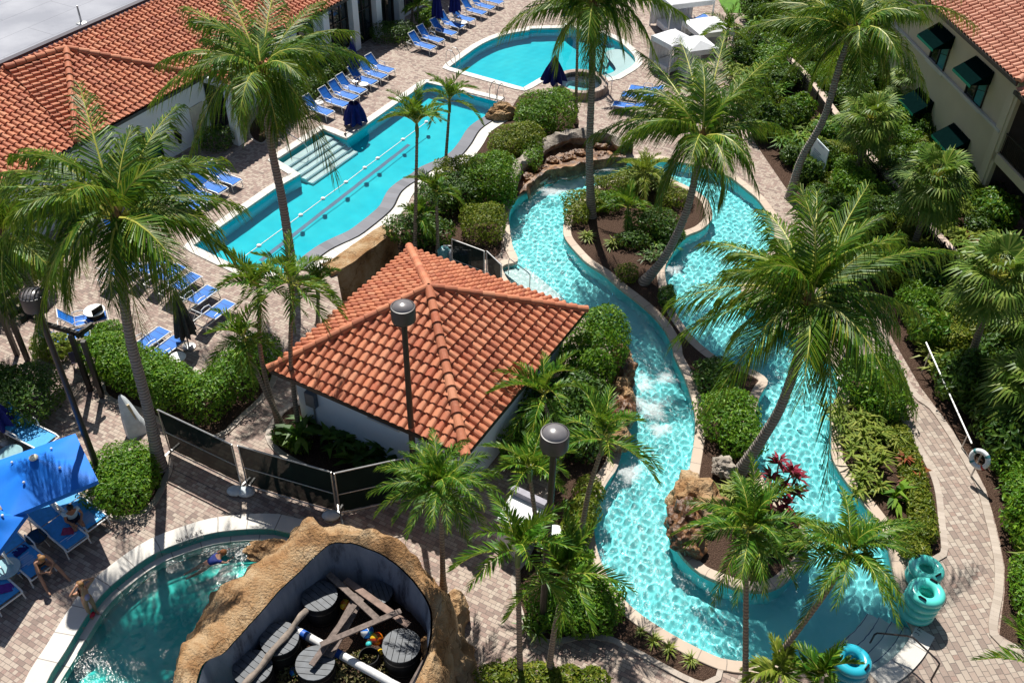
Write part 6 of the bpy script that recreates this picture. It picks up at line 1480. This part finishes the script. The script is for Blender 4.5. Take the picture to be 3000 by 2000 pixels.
def cabana(label, px, W_, D_, h, rz, mat):
    p = P(*px); r = empty('cabana', p, rz); tag(r, label, 'cabana', 'white cabanas at the far end')
    m = MB(); m.add([(-W_/2,-D_/2,h),(W_/2,-D_/2,h),(W_/2,D_/2,h),(-W_/2,D_/2,h),(0,-D_*.2,h+.35),(0,D_*.2,h+.35)], [(0,1,4),(1,2,5,4),(2,3,5),(3,0,4,5)]); m.build('roof', mat, r)
    m = MB()
    for (a, b) in (((-W_/2,-D_/2),(W_/2,-D_/2)),((W_/2,-D_/2),(W_/2,D_/2)),((W_/2,D_/2),(-W_/2,D_/2)),((-W_/2,D_/2),(-W_/2,-D_/2))): m.add([(*a,h),(*b,h),(*b,h-.3),(*a,h-.3)], [(0,1,2,3)])
    m.build('valance', mat, r); 
    m = MB(); n = 24; vs = []
    for i in range(n+1):
        x = -W_/2+W_*i/n
        for z in (h-.3,.1): vs.append((x, D_/2-.06+.05*math.sin(i*1.9), z))
    m.add(vs, [(i*2,i*2+1,i*2+3,i*2+2) for i in range(n)]); m.build('curtain', mat, r)
    for x in (-W_/2,W_/2):
        for y in (-D_/2,D_/2): m = MB(); m.tube([(x,y,0),(x,y,h)], .05, 8); m.build('post', M_white_metal, r)
    m = MB(); m.box((0,.1,.3), (W_*.8,D_*.7,.4)); m.build('daybed', simple('white_daybed_cushion', (.7,.72,.75), .8), r, bevel=.06); return r
M_canvas = simple('white_canvas', (.74,.75,.77), .8, .2, var=.05)
cabana('large white cabana beyond the round pool', (1560,70), 3.0, 2.6, 2.3, math.radians(20), M_canvas); cabana('low white cabana beside the spiky palm', (1620,108), 2.4, 2.2, 1.4, math.radians(20), M_canvas); cabana('white square canopy near the round pool, left one', (1538,160), 1.8, 1.8, 2.0, math.radians(35), M_canvas); cabana('white square canopy near the round pool, right one', (1590,175), 1.8, 1.8, 2.0, math.radians(20), M_canvas)
# white cabinet by the hut
wc = empty('white_cabinet', P(1200,1262)); tag(wc, 'big white cabinet with a glaring flat top beside the hut', 'cabinet'); wo = V(*wc.location)
zt = 1.35; tp = [P(*q, zt)-wo for q in ((1141,1191),(1189,1221),(1254,1166),(1176,1129))]
m = MB(); m.add(tp+[p*V(1,1,0) for p in tp], [(0,1,2,3),(0,4,5,1),(1,5,6,2),(2,6,7,3),(3,7,4,0)]); m.build('body', M_canvas, wc, bevel=.03)
m = MB(); m.beam(tp[3]+V(0,0,.12), tp[2]+V(0,0,.12), .22, .24); m.build('rear_rail', simple('violet_grey_trim', (.26,.25,.30), .6), wc)
m = MB(); m.beam((tp[0]+tp[4-4]*0)*V(1,1,.9), tp[1]*V(1,1,.9), .03, .1); m.build('front_trim', simple('brown_trim', (.2,.15,.15), .6), wc)
# spa tub
sc_ = P(1334,186,.45); spa = empty('spa_tub', (sc_[0],sc_[1],0)); tag(spa, 'raised round spa tub with brick rim at the round pool', 'spa tub')
R = 1.6; m = MB(); m.lathe((0,0,0), [(R,-1.2),(R,.42),(R-.03,.46),(R-.36,.46),(R-.38,.44),(R-.38,-.7)], 48, cap=False); w_ = m.build('rim', paver_mat('spa_brick', .22, .11, 0, [(0,(.26,.16,.12)),(.5,(.45,.34,.28)),(1,(.55,.46,.40))]), spa, smooth=False)
fl0 = fill('tub_floor', [np.array([((R-.37)*math.cos(2*PI*k/40), (R-.37)*math.sin(2*PI*k/40)) for k in range(40)])], -.5, M_pool_river, spa); receiver(fl0); m = MB(); m.lathe((0,0,0), [(R-.385,-.15),(R-.75,-.15),(R-.75,-.6)], 40, cap=False); m.build('bench', M_pool_step, spa)
m = MB(); m.lathe((0,0,.3), [(R-.375,0),(.01,0)], 40, cap=False); w_ = m.build('tub_water', M_water, spa, smooth=True); w_.cycles.is_caustics_caster = True
# ------------------------------------------------------------------ rails
def rail(label, pts, r=.022, group='steel pool handrails', mat=None, name='handrail'):
    o_ = V(*pts[0]); m = MB(); P3 = [V(*p)-o_ for p in pts]; out = []
    for i, p in enumerate(P3):
        if 0 < i < len(P3)-1:
            a, b = P3[i-1], P3[i+1]; k = .14
            out += [p+unit(a-p)*k, p+unit(a-p)*k*.35+unit(b-p)*k*.35*.2, p+unit(b-p)*k]
        else: out.append(p)
    m.tube(out, r, 8); ob = m.build(name, mat or M_steel, None, smooth=True); ob.location = tuple(o_); tag(ob, label, 'handrail', group); return ob
def ladder(label, px, rz, h=.85):
    b = P(*px); r = empty('pool_ladder', b, rz); tag(r, label, 'pool ladder', 'steel pool ladders')
    for y in (-.25,.25):
        m = MB(); m.tube([(-.55,y,0),(-.5,y,h*.8),(-.35,y,h),(-.1,y,h),(.12,y,h*.7),(.15,y,-.9)], .022, 8); m.build('rail', M_steel, r, smooth=True)
    for z in (-.3,-.6): m = MB(); m.box((.15,0,z), (.1,.5,.03)); m.build('rung', M_steel, r)
    return r
ladder('steel ladder at the near left corner of the round pool', K('A2',1700,540), math.radians(-30)); ladder('steel ladder at the far end of the lap pool', K('A2',2030,840), math.radians(-120))
bq = P(*K('A2',265,1245)); rail('handrail at the lap pool steps', [bq, bq+V(0,0,.85), P(*K('A2',430,1300),0)*V(1,1,0)+V(0,0,.5), P(*K('A2',440,1300),-.1)])
bq = P(*K('A3',840,815)); b2 = P(*K('A3',790,740),.4); rail('handrail over the spa tub rim', [bq, bq+V(0,0,1.1), b2+V(0,0,.8), b2])
bq = P(*K('A7',150,1000)); b2 = P(*K('A7',-30,880)); rail('handrail at the river entry steps behind the hut roof', [bq-V(0,0,.2), bq+V(0,0,.75), b2+V(0,0,.85), b2])
bq = P(*K('B8',1530,1545)); b2 = P(*K('B8',1010,1232), -.3); rail('long dark handrail over the river end steps', [bq, bq+V(0,0,.9), P(*K('B8',1370,1170),.9), P(*K('B8',1060,1140),.6), b2], .028, mat=simple('dark_rail', (.06,.05,.05), .35, .5, .7))
# ------------------------------------------------------------------ tubes
M_tube = simple('turquoise_vinyl', (.10,.62,.54), .22, .6, var=.06, scale=3, coat=.4); M_tube_shade = simple('shaded_turquoise_vinyl', (.02,.38,.50), .25, .6, var=.06, scale=3, coat=.4)  # second vinyl: same turquoise with shade painted in, bluer and darker
def tube_ring(label, p, rz, mat, tilt=(0,0)):
    r = empty('swim_tube', p, rz); r.rotation_euler = (tilt[0],tilt[1],rz); tag(r, label, 'swim tube', 'swim tubes stacked at the river end')
    m = MB(); m.torus((0,0,0), .375, .165, 36, 16, sq=.92); m.build('ring', mat, r, smooth=True)
    for a in (.6, 3.75):
        m = MB(); c_, s_ = math.cos(a), math.sin(a); tx, ty = -s_, c_
        m.tube([(c_*.40-tx*.1,s_*.40-ty*.1,.15),(c_*.41-tx*.08,s_*.41-ty*.08,.19),(c_*.41+tx*.08,s_*.41+ty*.08,.19),(c_*.40+tx*.1,s_*.40+ty*.1,.15)], .03, 8); m.build('handle', M_black, r, smooth=True)
    return r
pA = P(2130,1302,.72); pB = P(2124,1360,1.05); pC = P(1962,1508,.95)
for i in range(2): tube_ring(['lower turquoise tube of the rear stack','top turquoise tube of the rear stack'][i], (pA[0],pA[1],.2+i*.42), .5+i, M_tube, (.0,.05 if i else 0))
for i in range(4): tube_ring(['bottom tube of the front turquoise stack','second tube from the bottom in the front turquoise stack','third tube from the bottom in the front turquoise stack','top tube of the front turquoise stack'][i], (pB[0]+.02*i,pB[1],.16+i*.29), i*1.3-.5, M_tube)
for i in range(3): tube_ring(['lowest shade-toned turquoise tube at the bottom edge','middle shade-toned turquoise tube at the bottom edge','top shade-toned turquoise tube at the bottom edge'][i], (pC[0],pC[1],.16+i*.29), i*.9, M_tube_shade)
# ------------------------------------------------------------------ pergola
pg_ = empty('pergola', P(150,850)); tag(pg_, 'dark bronze pergola with open beams behind the ribbed lamp', 'pergola'); po = V(*pg_.location)
posts = [P(64,828), P(40,815), P(208,897), P(235,911)]; HP = 2.7
for p in posts: m = MB(); m.beam(p-po, p-po+V(0,0,HP), .16, .16, up=(0,1,0)); m.build('post', M_dark, pg_)
bd = unit(P(79,690,HP)[:2]-P(21,728,HP)[:2])
for (a, b) in (((-20,700),(45,655)),((0,716),(51,680)),((21,728),(80,690)),((46,739),(86,713)),((176,772),(212,745))):
    m = MB(); m.beam(P(*a,HP+.06)-po, P(*b,HP+.06)-po, .10, .2); m.build('beam', M_dark, pg_)
m = MB(); m.beam(P(10,690,HP)-po, P(75,735,HP)-po, .12, .18); m.beam(P(75,735,HP)-po, P(190,770,HP)-po, .12, .18); m.build('girder', M_dark, pg_)
# ------------------------------------------------------------------ right side: wall, picket fence, sign, ring, pole
wpath = [P(*q) for q in [(1690,92),(1770,140),(1843,205),(1918,304),(2010,421),(2092,522),(2184,627),(2260,722),(2332,815),(2420,930)]]
wa = crom(wpath, False, .3); gw = empty('garden_wall', (*wa[len(wa)//2],0)); tag(gw, 'low tan garden wall running past the fan palms', 'wall'); go_ = V(*gw.location)
M_wallt = stucco('tan_garden_wall', (.42,.33,.25))
def sweep(name, prof, mat, parent, o_):
    n_ = len(prof[0][0]); vs = np.concatenate([np.column_stack([l, np.full(n_, z)]) for l, z in prof]) - o_; i = np.arange(n_-1)
    fs = np.concatenate([np.stack([k*n_+i, k*n_+i+1, (k+1)*n_+i+1, (k+1)*n_+i],1) for k in range(len(prof)-1)]); return link(bpy.data.objects.new(name, np_mesh(name, vs, [fs], mat)), parent)
sweep('wall_body', [(offset(wa,-.14,False),0),(offset(wa,-.14,False),.85),(offset(wa,.14,False),.85),(offset(wa,.14,False),0)], M_wallt, gw, go_)
sweep('coping', [(offset(wa,-.2,False),.852),(offset(wa,-.2,False),.93),(offset(wa,.2,False),.93),(offset(wa,.2,False),.852)], stucco('pinkish_wall_cap', (.55,.44,.37)), gw, go_)
side = -.55 if offset(wa,-.55,False)[:,0].mean() < wa[:,0].mean() else .55
fpth = offset(wa, side, False); run = np.concatenate([[0], np.cumsum(np.linalg.norm(np.diff(fpth,axis=0),axis=1))])
pk = empty('picket_fence', (*fpth[len(fpth)//2],0)); tag(pk, 'black metal picket fence along the garden wall', 'fence'); ko = V(*pk.location)
m = MB(); mp_ = MB()
for s in np.arange(0, run[-1], .14):
    p = V(np.interp(s,run,fpth[:,0]), np.interp(s,run,fpth[:,1]), 0)-ko; m.beam(p+V(0,0,.05), p+V(0,0,1.35), .022, .022, up=(0,1,0))
for s in np.arange(0, run[-1], 2.1): p = V(np.interp(s,run,fpth[:,0]), np.interp(s,run,fpth[:,1]), 0)-ko; mp_.beam(p, p+V(0,0,1.45), .07, .07, up=(0,1,0))
m.build('pickets', M_black, pk); mp_.build('posts', M_black, pk); m = MB()
for z in (.2, 1.15, 1.3):
    for i in range(0, len(fpth)-1): m.beam(V(*fpth[i],z)-ko, V(*fpth[i+1],z)-ko, .035, .035)
m.build('fence_rails', M_black, pk)
sa_, sb_ = P(1858,364,.9), P(1890,399,.9); sd = unit(sb_-sa_); sn = V(sd[1],-sd[0],0); sn = sn if sn[1] < 0 else -sn
sg = empty('rules_sign', (sa_+sb_)/2*V(1,1,0)); tag(sg, 'pale blue rules board on posts beside the curved palm trunk', 'sign'); so_ = V(*sg.location); sl_ = np.linalg.norm(sb_-sa_); A = sa_-so_
m = MB(); m.add([A, A+sd*sl_, A+sd*sl_+V(0,0,1.25), A+V(0,0,1.25), A-sn*.04, A+sd*sl_-sn*.04, A+sd*sl_+V(0,0,1.25)-sn*.04, A+V(0,0,1.25)-sn*.04], [(0,1,2,3),(7,6,5,4),(0,4,5,1),(1,5,6,2),(2,6,7,3),(3,7,4,0)]); m.build('board', simple('pale_blue_sign', (.58,.68,.74), .5, var=.04), sg)
m = MB(); g = np.random.default_rng(9)
for k in range(13):
    z = 1.12-k*.085; x0 = sl_*(.1+g.uniform(0,.06)); x1 = sl_*(.9-g.uniform(0,.35)); 
    if k in (0,): x0, x1 = sl_*.3, sl_*.7
    if k < 5 and k: continue
    x = x0
    while x < x1:
        l_ = g.uniform(.03,.11)*sl_; m.add([A+sd*x+V(0,0,z)+sn*.006, A+sd*min(x+l_,x1)+V(0,0,z)+sn*.006, A+sd*min(x+l_,x1)+V(0,0,z+.035)+sn*.006, A+sd*x+V(0,0,z+.035)+sn*.006], [(0,1,2,3)]); x += l_+.02
m.build('lettering', simple('sign_ink', (.06,.14,.30), .6), sg)
m = MB()
for f in (.12,.88): m.tube([A*V(1,1,0)+sd*sl_*f-sn*.06, A*V(1,1,0)+sd*sl_*f-sn*.06+V(0,0,2.1)], .035, 8)
m.build('posts', M_galv, sg)
lr = P(2250,1054,1.0); ringo = empty('life_ring', lr); tag(ringo, 'white life ring with red bands on a stand by the walkway', 'life ring'); Mr = Matrix.Rotation(math.radians(75),3,'X'); Mz = Matrix.Rotation(math.radians(-55),3,'Z'); MM = Mz @ Mr
m = MB(); m.torus((0,0,0), .29, .085, 28, 12, M=MM); m.build('ring', simple('white_ring_plastic', (.72,.74,.76), .4), ringo, smooth=True)
for a in (.8,2.37,3.94,5.5):
    m = MB(); vs = []
    for i in range(4):
        for k in range(12): b_ = a+i*.09; c_ = 2*PI*k/12; p = MM @ Vector(((.29+.09*math.cos(c_))*math.cos(b_), (.29+.09*math.cos(c_))*math.sin(b_), .09*math.sin(c_))); vs.append(p)
    m.add(vs, [(i*12+k, i*12+(k+1)%12, (i+1)*12+(k+1)%12, (i+1)*12+k) for i in range(3) for k in range(12)]); m.build('band', simple('ring_band_red', (.45,.06,.05), .5) if a > 5 else simple('ring_band_teal', (.05,.2,.22), .5), ringo, smooth=True)
m = MB(); m.tube([(.06,.1,-1.0),(.06,.1,.3)], .03, 8); m.build('stand', M_galv, ringo)
pa_, pb_ = P(2127,786,1.2), P(2232,1018,.7); rp = empty('rescue_pole', pa_); tag(rp, 'long white rescue pole propped along the garden strip', 'pole'); m = MB(); m.tube([(0,0,0), pb_-pa_], .03, 8); m.build('pole', M_white_metal, rp, smooth=True)
m = MB(); q1 = (pb_-pa_)*.1; q2 = (pb_-pa_)*.92; m.tube([q1*V(1,1,0)-V(0,0,pa_[2]), q1], .025, 6); m.tube([q2*V(1,1,0)-V(0,0,pa_[2]), q2], .025, 6); m.build('support', M_galv, rp)
# lawn beyond
o = fill('lawn', [np.array([P(*q)[:2] for q in [(1665,30),(1760,32),(1830,-5),(1900,-60),(1700,-90),(1640,-20)]])], .02, simple('lawn_grass', (.07,.18,.012), .9, var=.3, scale=3, bump=.6)); o['kind'] = 'structure'
# equipment behind the hut
for i, (x, y, mat, lab) in enumerate(((1020,588,simple('teal_pump', (.10,.30,.32), .4), 'teal pump canister behind the hut roof'), (1045,592,simple('grey_pump', (.4,.42,.45), .4), 'grey filter canister behind the hut roof'), (1062,598,M_navy, 'dark blue drum behind the hut roof'))):
    p = P(x,y,.2); r = empty('filter_canister', (p[0],p[1],-1.2 if i < 0 else 0)); tag(r, lab, 'canister', 'pool equipment behind the hut'); m = MB(); m.lathe((0,0,0),[(.25,0),(.28,.1),(.28,.5),(.2,.62),(.06,.66)],18); m.build('tank', mat, r, smooth=True); m = MB(); m.tube([(0,0,.6),(0,0,.75),(.35,0,.75),(.35,0,0)], .035, 8); m.build('fitting', simple('white_plastic', (.68,.68,.68), .4), r, smooth=True)
# white wrapped object behind the round shrub
wt = P(318,985); r = empty('wrapped_statue', wt); tag(r, 'white wrapped upright shape behind the round clipped shrub', 'wrapped object'); m = MB(); vs = []; n = 16
for j in range(9):
    t_ = j/8; rr_ = .42*(1-t_)**.7+.05
    for k in range(n): a = 2*PI*k/n; w_ = 1+.2*math.cos(3*a+t_*2); vs.append((rr_*.8*w_*math.cos(a)-.35*t_, rr_*w_*math.sin(a)+.15*t_, 1.5*t_))
m.add(vs, [(j*n+k, j*n+(k+1)%n, (j+1)*n+(k+1)%n, (j+1)*n+k) for j in range(8) for k in range(n)]); m.build('wrap', simple('pale_wrap', (.62,.66,.70), .6), r, smooth=True)
m = MB(); m.tube([(.25,-.2,0),(-.1,0,1.2)], .05, 8); m.build('edge_strip', simple('tan_strip', (.5,.4,.25), .7), r)
# ------------------------------------------------------------------ depth markers painted on the copings
M_ink = simple('marker_ink', (.02,.022,.03), .6); M_tilew = simple('marker_tile', (.62,.62,.6), .4, var=.04)
def marker(label, rows, px, rz, size, z, tile=None, M_=None):
    p = P(*px, z); r = empty('depth_marker', p, rz); tag(r, label, 'depth marker', None)
    if tile: m = MB(); m.box((0,0,-.004), (tile[0],tile[1],.008)); m.build('tile', M_tilew, r)
    for i, s in enumerate(rows):
        cu = bpy.data.curves.new('t','FONT'); cu.body = s; cu.size = size*(.8 if i else 1); cu.align_x = 'CENTER'; cu.align_y = 'CENTER'; to = bpy.data.objects.new('t', cu); COL.objects.link(to)
        dg = bpy.context.evaluated_depsgraph_get(); dg.update(); me = bpy.data.meshes.new_from_object(to.evaluated_get(dg)); bpy.data.objects.remove(to); me.materials.clear(); me.materials.append(M_ink)
        o = link(bpy.data.objects.new('lettering', me), r); o.location = (0, (.5*(len(rows)-1)-i)*size*1.15, .006)
    return r
def tang(a, b): d = P(*b)-P(*a); return math.atan2(d[1], d[0])
marker('black 3 FT 6 IN marking on the activity pool coping', ['3 FT 6 IN'], K('B5',1610,318), tang((462,1225),(410,1245)), .22, .062); marker('black NO DIVING marking under the 3 FT 6 IN on the pool band', ['NO DIVING'], K('B5',1625,362), tang((470,1230),(415,1250)), .15, .056)
marker('black 3 FT marking on the island tip coping', ['3 FT'], K('B7',2235,690), tang((1690,1342),(1630,1318)), .22, .068); marker('black 3 FT marking on the left river bank coping', ['3 FT'], K('B3',665,1370), tang((1350,1200),(1352,1130)), .2, .068)
marker('dark NO DIVING marking on the shaded island coping', ['NO DIVING'], K('B3',1585,545), tang((1605,960),(1598,900)), .14, .068); marker('3 FT marking on the end coping by the tubes', ['3 FT'], K('B8',1435,1125), tang((2060,1500),(2110,1440)), .2, .068)
marker('3 FT NO DIVING marking on the lap pool platform coping', ['3 FT', 'NO DIVING'], K('A2',240,1495), tang((640,425),(690,402)), .17, .052); marker('NO DIVING marking at the lap pool jutting corner', ['NO DIVING'], K('A2',790,1125), tang((770,320),(810,290)), .16, .052)
# ------------------------------------------------------------------ people
def skin_mesh(name, verts, edges, radii, mat, parent, root=0, sub=2):
    me = bpy.data.meshes.new(name); me.from_pydata([tuple(v) for v in verts], edges, [])
    o = bpy.data.objects.new(name, me); COL.objects.link(o)
    sk = o.modifiers.new('s', 'SKIN'); sk.use_smooth_shade = True; o.modifiers.new('u', 'SUBSURF').levels = sub; o.modifiers['u'].render_levels = sub
    for i, r in enumerate(radii):
        rx, ry = r if hasattr(r, '__len__') else (r, r)
        me.skin_vertices[0].data[i].radius = (rx, ry); me.skin_vertices[0].data[i].use_root = (i == root)
    dg = bpy.context.evaluated_depsgraph_get(); dg.update(); out = bpy.data.meshes.new_from_object(o.evaluated_get(dg)); bpy.data.objects.remove(o)
    out.materials.clear(); out.materials.append(mat); out.polygons.foreach_set('use_smooth', [True]*len(out.polygons))
    return link(bpy.data.objects.new(name, out), parent)
M_skin = simple('warm_skin', (.42,.22,.14), .5, .4, var=.08, scale=8); M_skin2 = simple('tanned_skin', (.34,.16,.09), .5, .4, var=.08, scale=8)
def person(label, loc, rz, J, skin, hair, tops, sc=1.0, hair_long=False):
    """J: joints in the person's own frame, facing +x; sides by y"""
    r = empty('person', loc, rz); r.scale = (sc,)*3; tag(r, label, 'person')
    pv, ch, nk, hd = V(*J['pelvis']), V(*J['chest']), V(*J['neck']), V(*J['head']); fw = V(*J.get('face', (1,0,0)))
    vs = [pv, (pv*.55+ch*.45), ch, nk, nk*.4+hd*.6, hd, hd+unit(hd-nk)*.09]; rd = [(.15,.11),(.13,.095),(.155,.10),(.055,.055),(.075,.07),(.095,.085),(.06,.06)]; ed = [(0,1),(1,2),(2,3),(3,4),(4,5),(5,6)]
    vs.append(hd+fw*.105-V(0,0,.015)); rd.append(.018); ed.append((5,7))
    def chain(start, pts, rr):
        k = start
        for p, r_ in zip(pts, rr): vs.append(V(*p)); rd.append(r_); ed.append((k, len(vs)-1)); k = len(vs)-1
        return k
    for s in (0, 1):
        sh, el, wr = V(*J['shoulder'][s]), V(*J['elbow'][s]), V(*J['wrist'][s]); hdn = unit(wr-el) if 'hand' not in J else unit(V(*J['hand'][s]))
        palm = wr+hdn*.07
        k = chain(2, [sh, sh*.5+el*.5, el, wr*.6+el*.4, wr, palm], [.06,.05,.042,.038,.028,.034])
        sidev = unit(np.cross(hdn, V(.2,.1,1)))
        for f in range(4): chain(k, [palm+sidev*(f-1.5)*.02+hdn*.035, palm+sidev*(f-1.5)*.024+hdn*(.075-.008*abs(f-1.2))-V(0,0,.015)], [.0105,.008])
        chain(k, [palm-hdn*.02+sidev*.05, palm+hdn*.02+sidev*.065], [.011,.009])
        hp, kn, an = V(*J['hip'][s]), V(*J['knee'][s]), V(*J['ankle'][s]); toe = an + V(*J.get('toe', (.15,0,-.03)))
        chain(0, [hp, hp*.5+kn*.5, kn, kn*.55+an*.45, an, toe], [.095,.082,.06,.055,.04,.035])
    skin_mesh('body', vs, ed, rd, skin, r)
    for (nm, pts, rr, mat) in tops: skin_mesh(nm, [V(*p) for p in pts[0]], pts[1], rr, mat, r)
    m = MB(); up = unit(hd-nk)
    n_ = 14
    for i in range(9):
        pass
    m.sphere(hd+up*.045-fw*.028, .108, 14, 10, (1,1,.98))
    if hair_long: m.tube([hd-fw*.1+up*.06, hd-fw*.14-up*.02, hd-fw*.13-up*.14], [.06,.06,.03], 8)
    m.build('hair', hair, r, smooth=True)
    m = MB(); sd_ = unit(np.cross(fw, up))
    for s in (-1,1): m.sphere(hd+fw*.088+sd_*s*.034+up*.012, .012, 8, 6)
    m.build('eye', M_black, r)
    return r
brown = simple('brown_hair', (.06,.03,.015), .6, var=.3); blonde = simple('light_brown_hair', (.25,.13,.05), .6, var=.3); ginger = simple('ginger_hair', (.35,.13,.04), .6, var=.3); dark_h = simple('dark_hair', (.015,.011,.01), .6)
M_shirt = simple('pale_shirt', (.45,.60,.68), .85); M_short = simple('dark_swim_shorts', (.01,.012,.03), .8); M_bik = simple('black_swimsuit', (.012,.012,.014), .6); M_lav = simple('lavender_swimsuit', (.30,.24,.42), .7); M_blk = simple('blue_rash_shirt', (.01,.03,.22), .7)
def both(f): return [f(1), f(-1)]
mp_ = P(*K('B5',628,175),.45)
person('man with dark hair in a pale shirt sitting on a lounger', (mp_[0],mp_[1],0), math.radians(-48), dict(pelvis=(0,0,.52), chest=(.10,0,.90), neck=(.17,0,1.06), head=(.24,0,1.2), shoulder=both(lambda s:(.10,.19*s,.98)), elbow=both(lambda s:(.2,.26*s,.74)), wrist=both(lambda s:(.4,.12*s,.66)), hip=both(lambda s:(.03,.1*s,.5)), knee=both(lambda s:(.44,.13*s,.52)), ankle=both(lambda s:(.56,.12*s,.09))), M_skin2, dark_h,
  [('shirt', ([(0,0,.54),(.05,0,.72),(.10,0,.92),(.10,.19,.98),(.15,.235,.86),(.10,-.19,.98),(.15,-.235,.86)], [(0,1),(1,2),(2,3),(3,4),(2,5),(5,6)]), [(.175,.135),(.165,.125),(.18,.125),.08,.07,.08,.07], M_shirt), ('shorts', ([(0,0,.53),(.03,.1,.51),(.28,.12,.52),(.03,-.1,.51),(.28,-.12,.52)], [(0,1),(1,2),(0,3),(3,4)]), [(.165,.125),.115,.095,.115,.095], M_short)])
wp = P(*K('B5',345,560),.45)
person('woman in a black swimsuit leaning forward at the foot of a lounger', (wp[0],wp[1],0), math.radians(-38), dict(pelvis=(0,0,.50), chest=(.2,0,.84), neck=(.30,0,.96), head=(.40,0,1.05), face=(.8,0,-.5), shoulder=both(lambda s:(.22,.18*s,.9)), elbow=both(lambda s:(.42,.24*s,.66)), wrist=both(lambda s:(.52,.05*s,.55)), hip=both(lambda s:(.03,.12*s,.48)), knee=both(lambda s:(.42,.26*s,.5)), ankle=both(lambda s:(.74,.33*s,.07))), M_skin, blonde,
  [('swimsuit', ([(0,0,.50),(.1,0,.66),(.2,0,.82)], [(0,1),(1,2)]), [(.175,.135),(.15,.115),(.17,.115)], M_bik)], hair_long=True)
sp_ = P(*K('B5',795,985),-.25)
person('woman standing in the pool edge with both arms raised to her head', (sp_[0],sp_[1],-.25), math.radians(-35), dict(pelvis=(0,0,.80), chest=(0,0,1.12), neck=(0,0,1.30), head=(.02,0,1.43), shoulder=both(lambda s:(0,.17*s,1.22)), elbow=both(lambda s:(.05,.40*s,1.38)), wrist=both(lambda s:(.02,.17*s,1.50)), hip=both(lambda s:(0,.09*s,.78)), knee=both(lambda s:(.03,.1*s,.43)), ankle=both(lambda s:(0,.1*s,.06))), M_skin, blonde,
  [('swimsuit', ([(0,0,.77),(0,0,.93),(0,0,1.12)], [(0,1),(1,2)]), [(.17,.13),(.145,.11),(.165,.115)], M_lav)], sc=1.02, hair_long=True)
sw = P(*K('B5',1815,525),-.3)
person('child swimming in a blue shirt in the activity pool', (sw[0],sw[1],-.3), math.radians(35), dict(pelvis=(-.2,0,-.05), chest=(.12,0,.0), neck=(.27,0,.06), head=(.36,0,.13), shoulder=both(lambda s:(.14,.15*s,.0)), elbow=both(lambda s:(.3,.28*s,-.05)), wrist=both(lambda s:(.48,.22*s,-.05)), hip=both(lambda s:(-.24,.08*s,-.08)), knee=both(lambda s:(-.55,.1*s,-.18)), ankle=both(lambda s:(-.85,.1*s,-.2)), toe=(-.12,0,-.02)), M_skin, ginger,
  [('shirt', ([(-.2,0,-.04),(-.03,0,-.01),(.13,0,.01),(.14,.15,.0),(.22,.21,-.02),(.14,-.15,.0),(.22,-.21,-.02)], [(0,1),(1,2),(2,3),(3,4),(2,5),(5,6)]), [(.165,.13),(.16,.13),(.17,.12),.075,.065,.075,.065], M_blk)])
rb = P(*K('B5',760,985),-.18); m = MB(); m.sphere((0,0,0), .13, 14, 10, (1.3,1,.7)); o = m.build('float_toy', simple('red_toy', (.55,.01,.04), .35), None, smooth=True); o.location = tuple(rb); tag(o, 'small red toy float at the feet of the standing woman', 'pool toy')
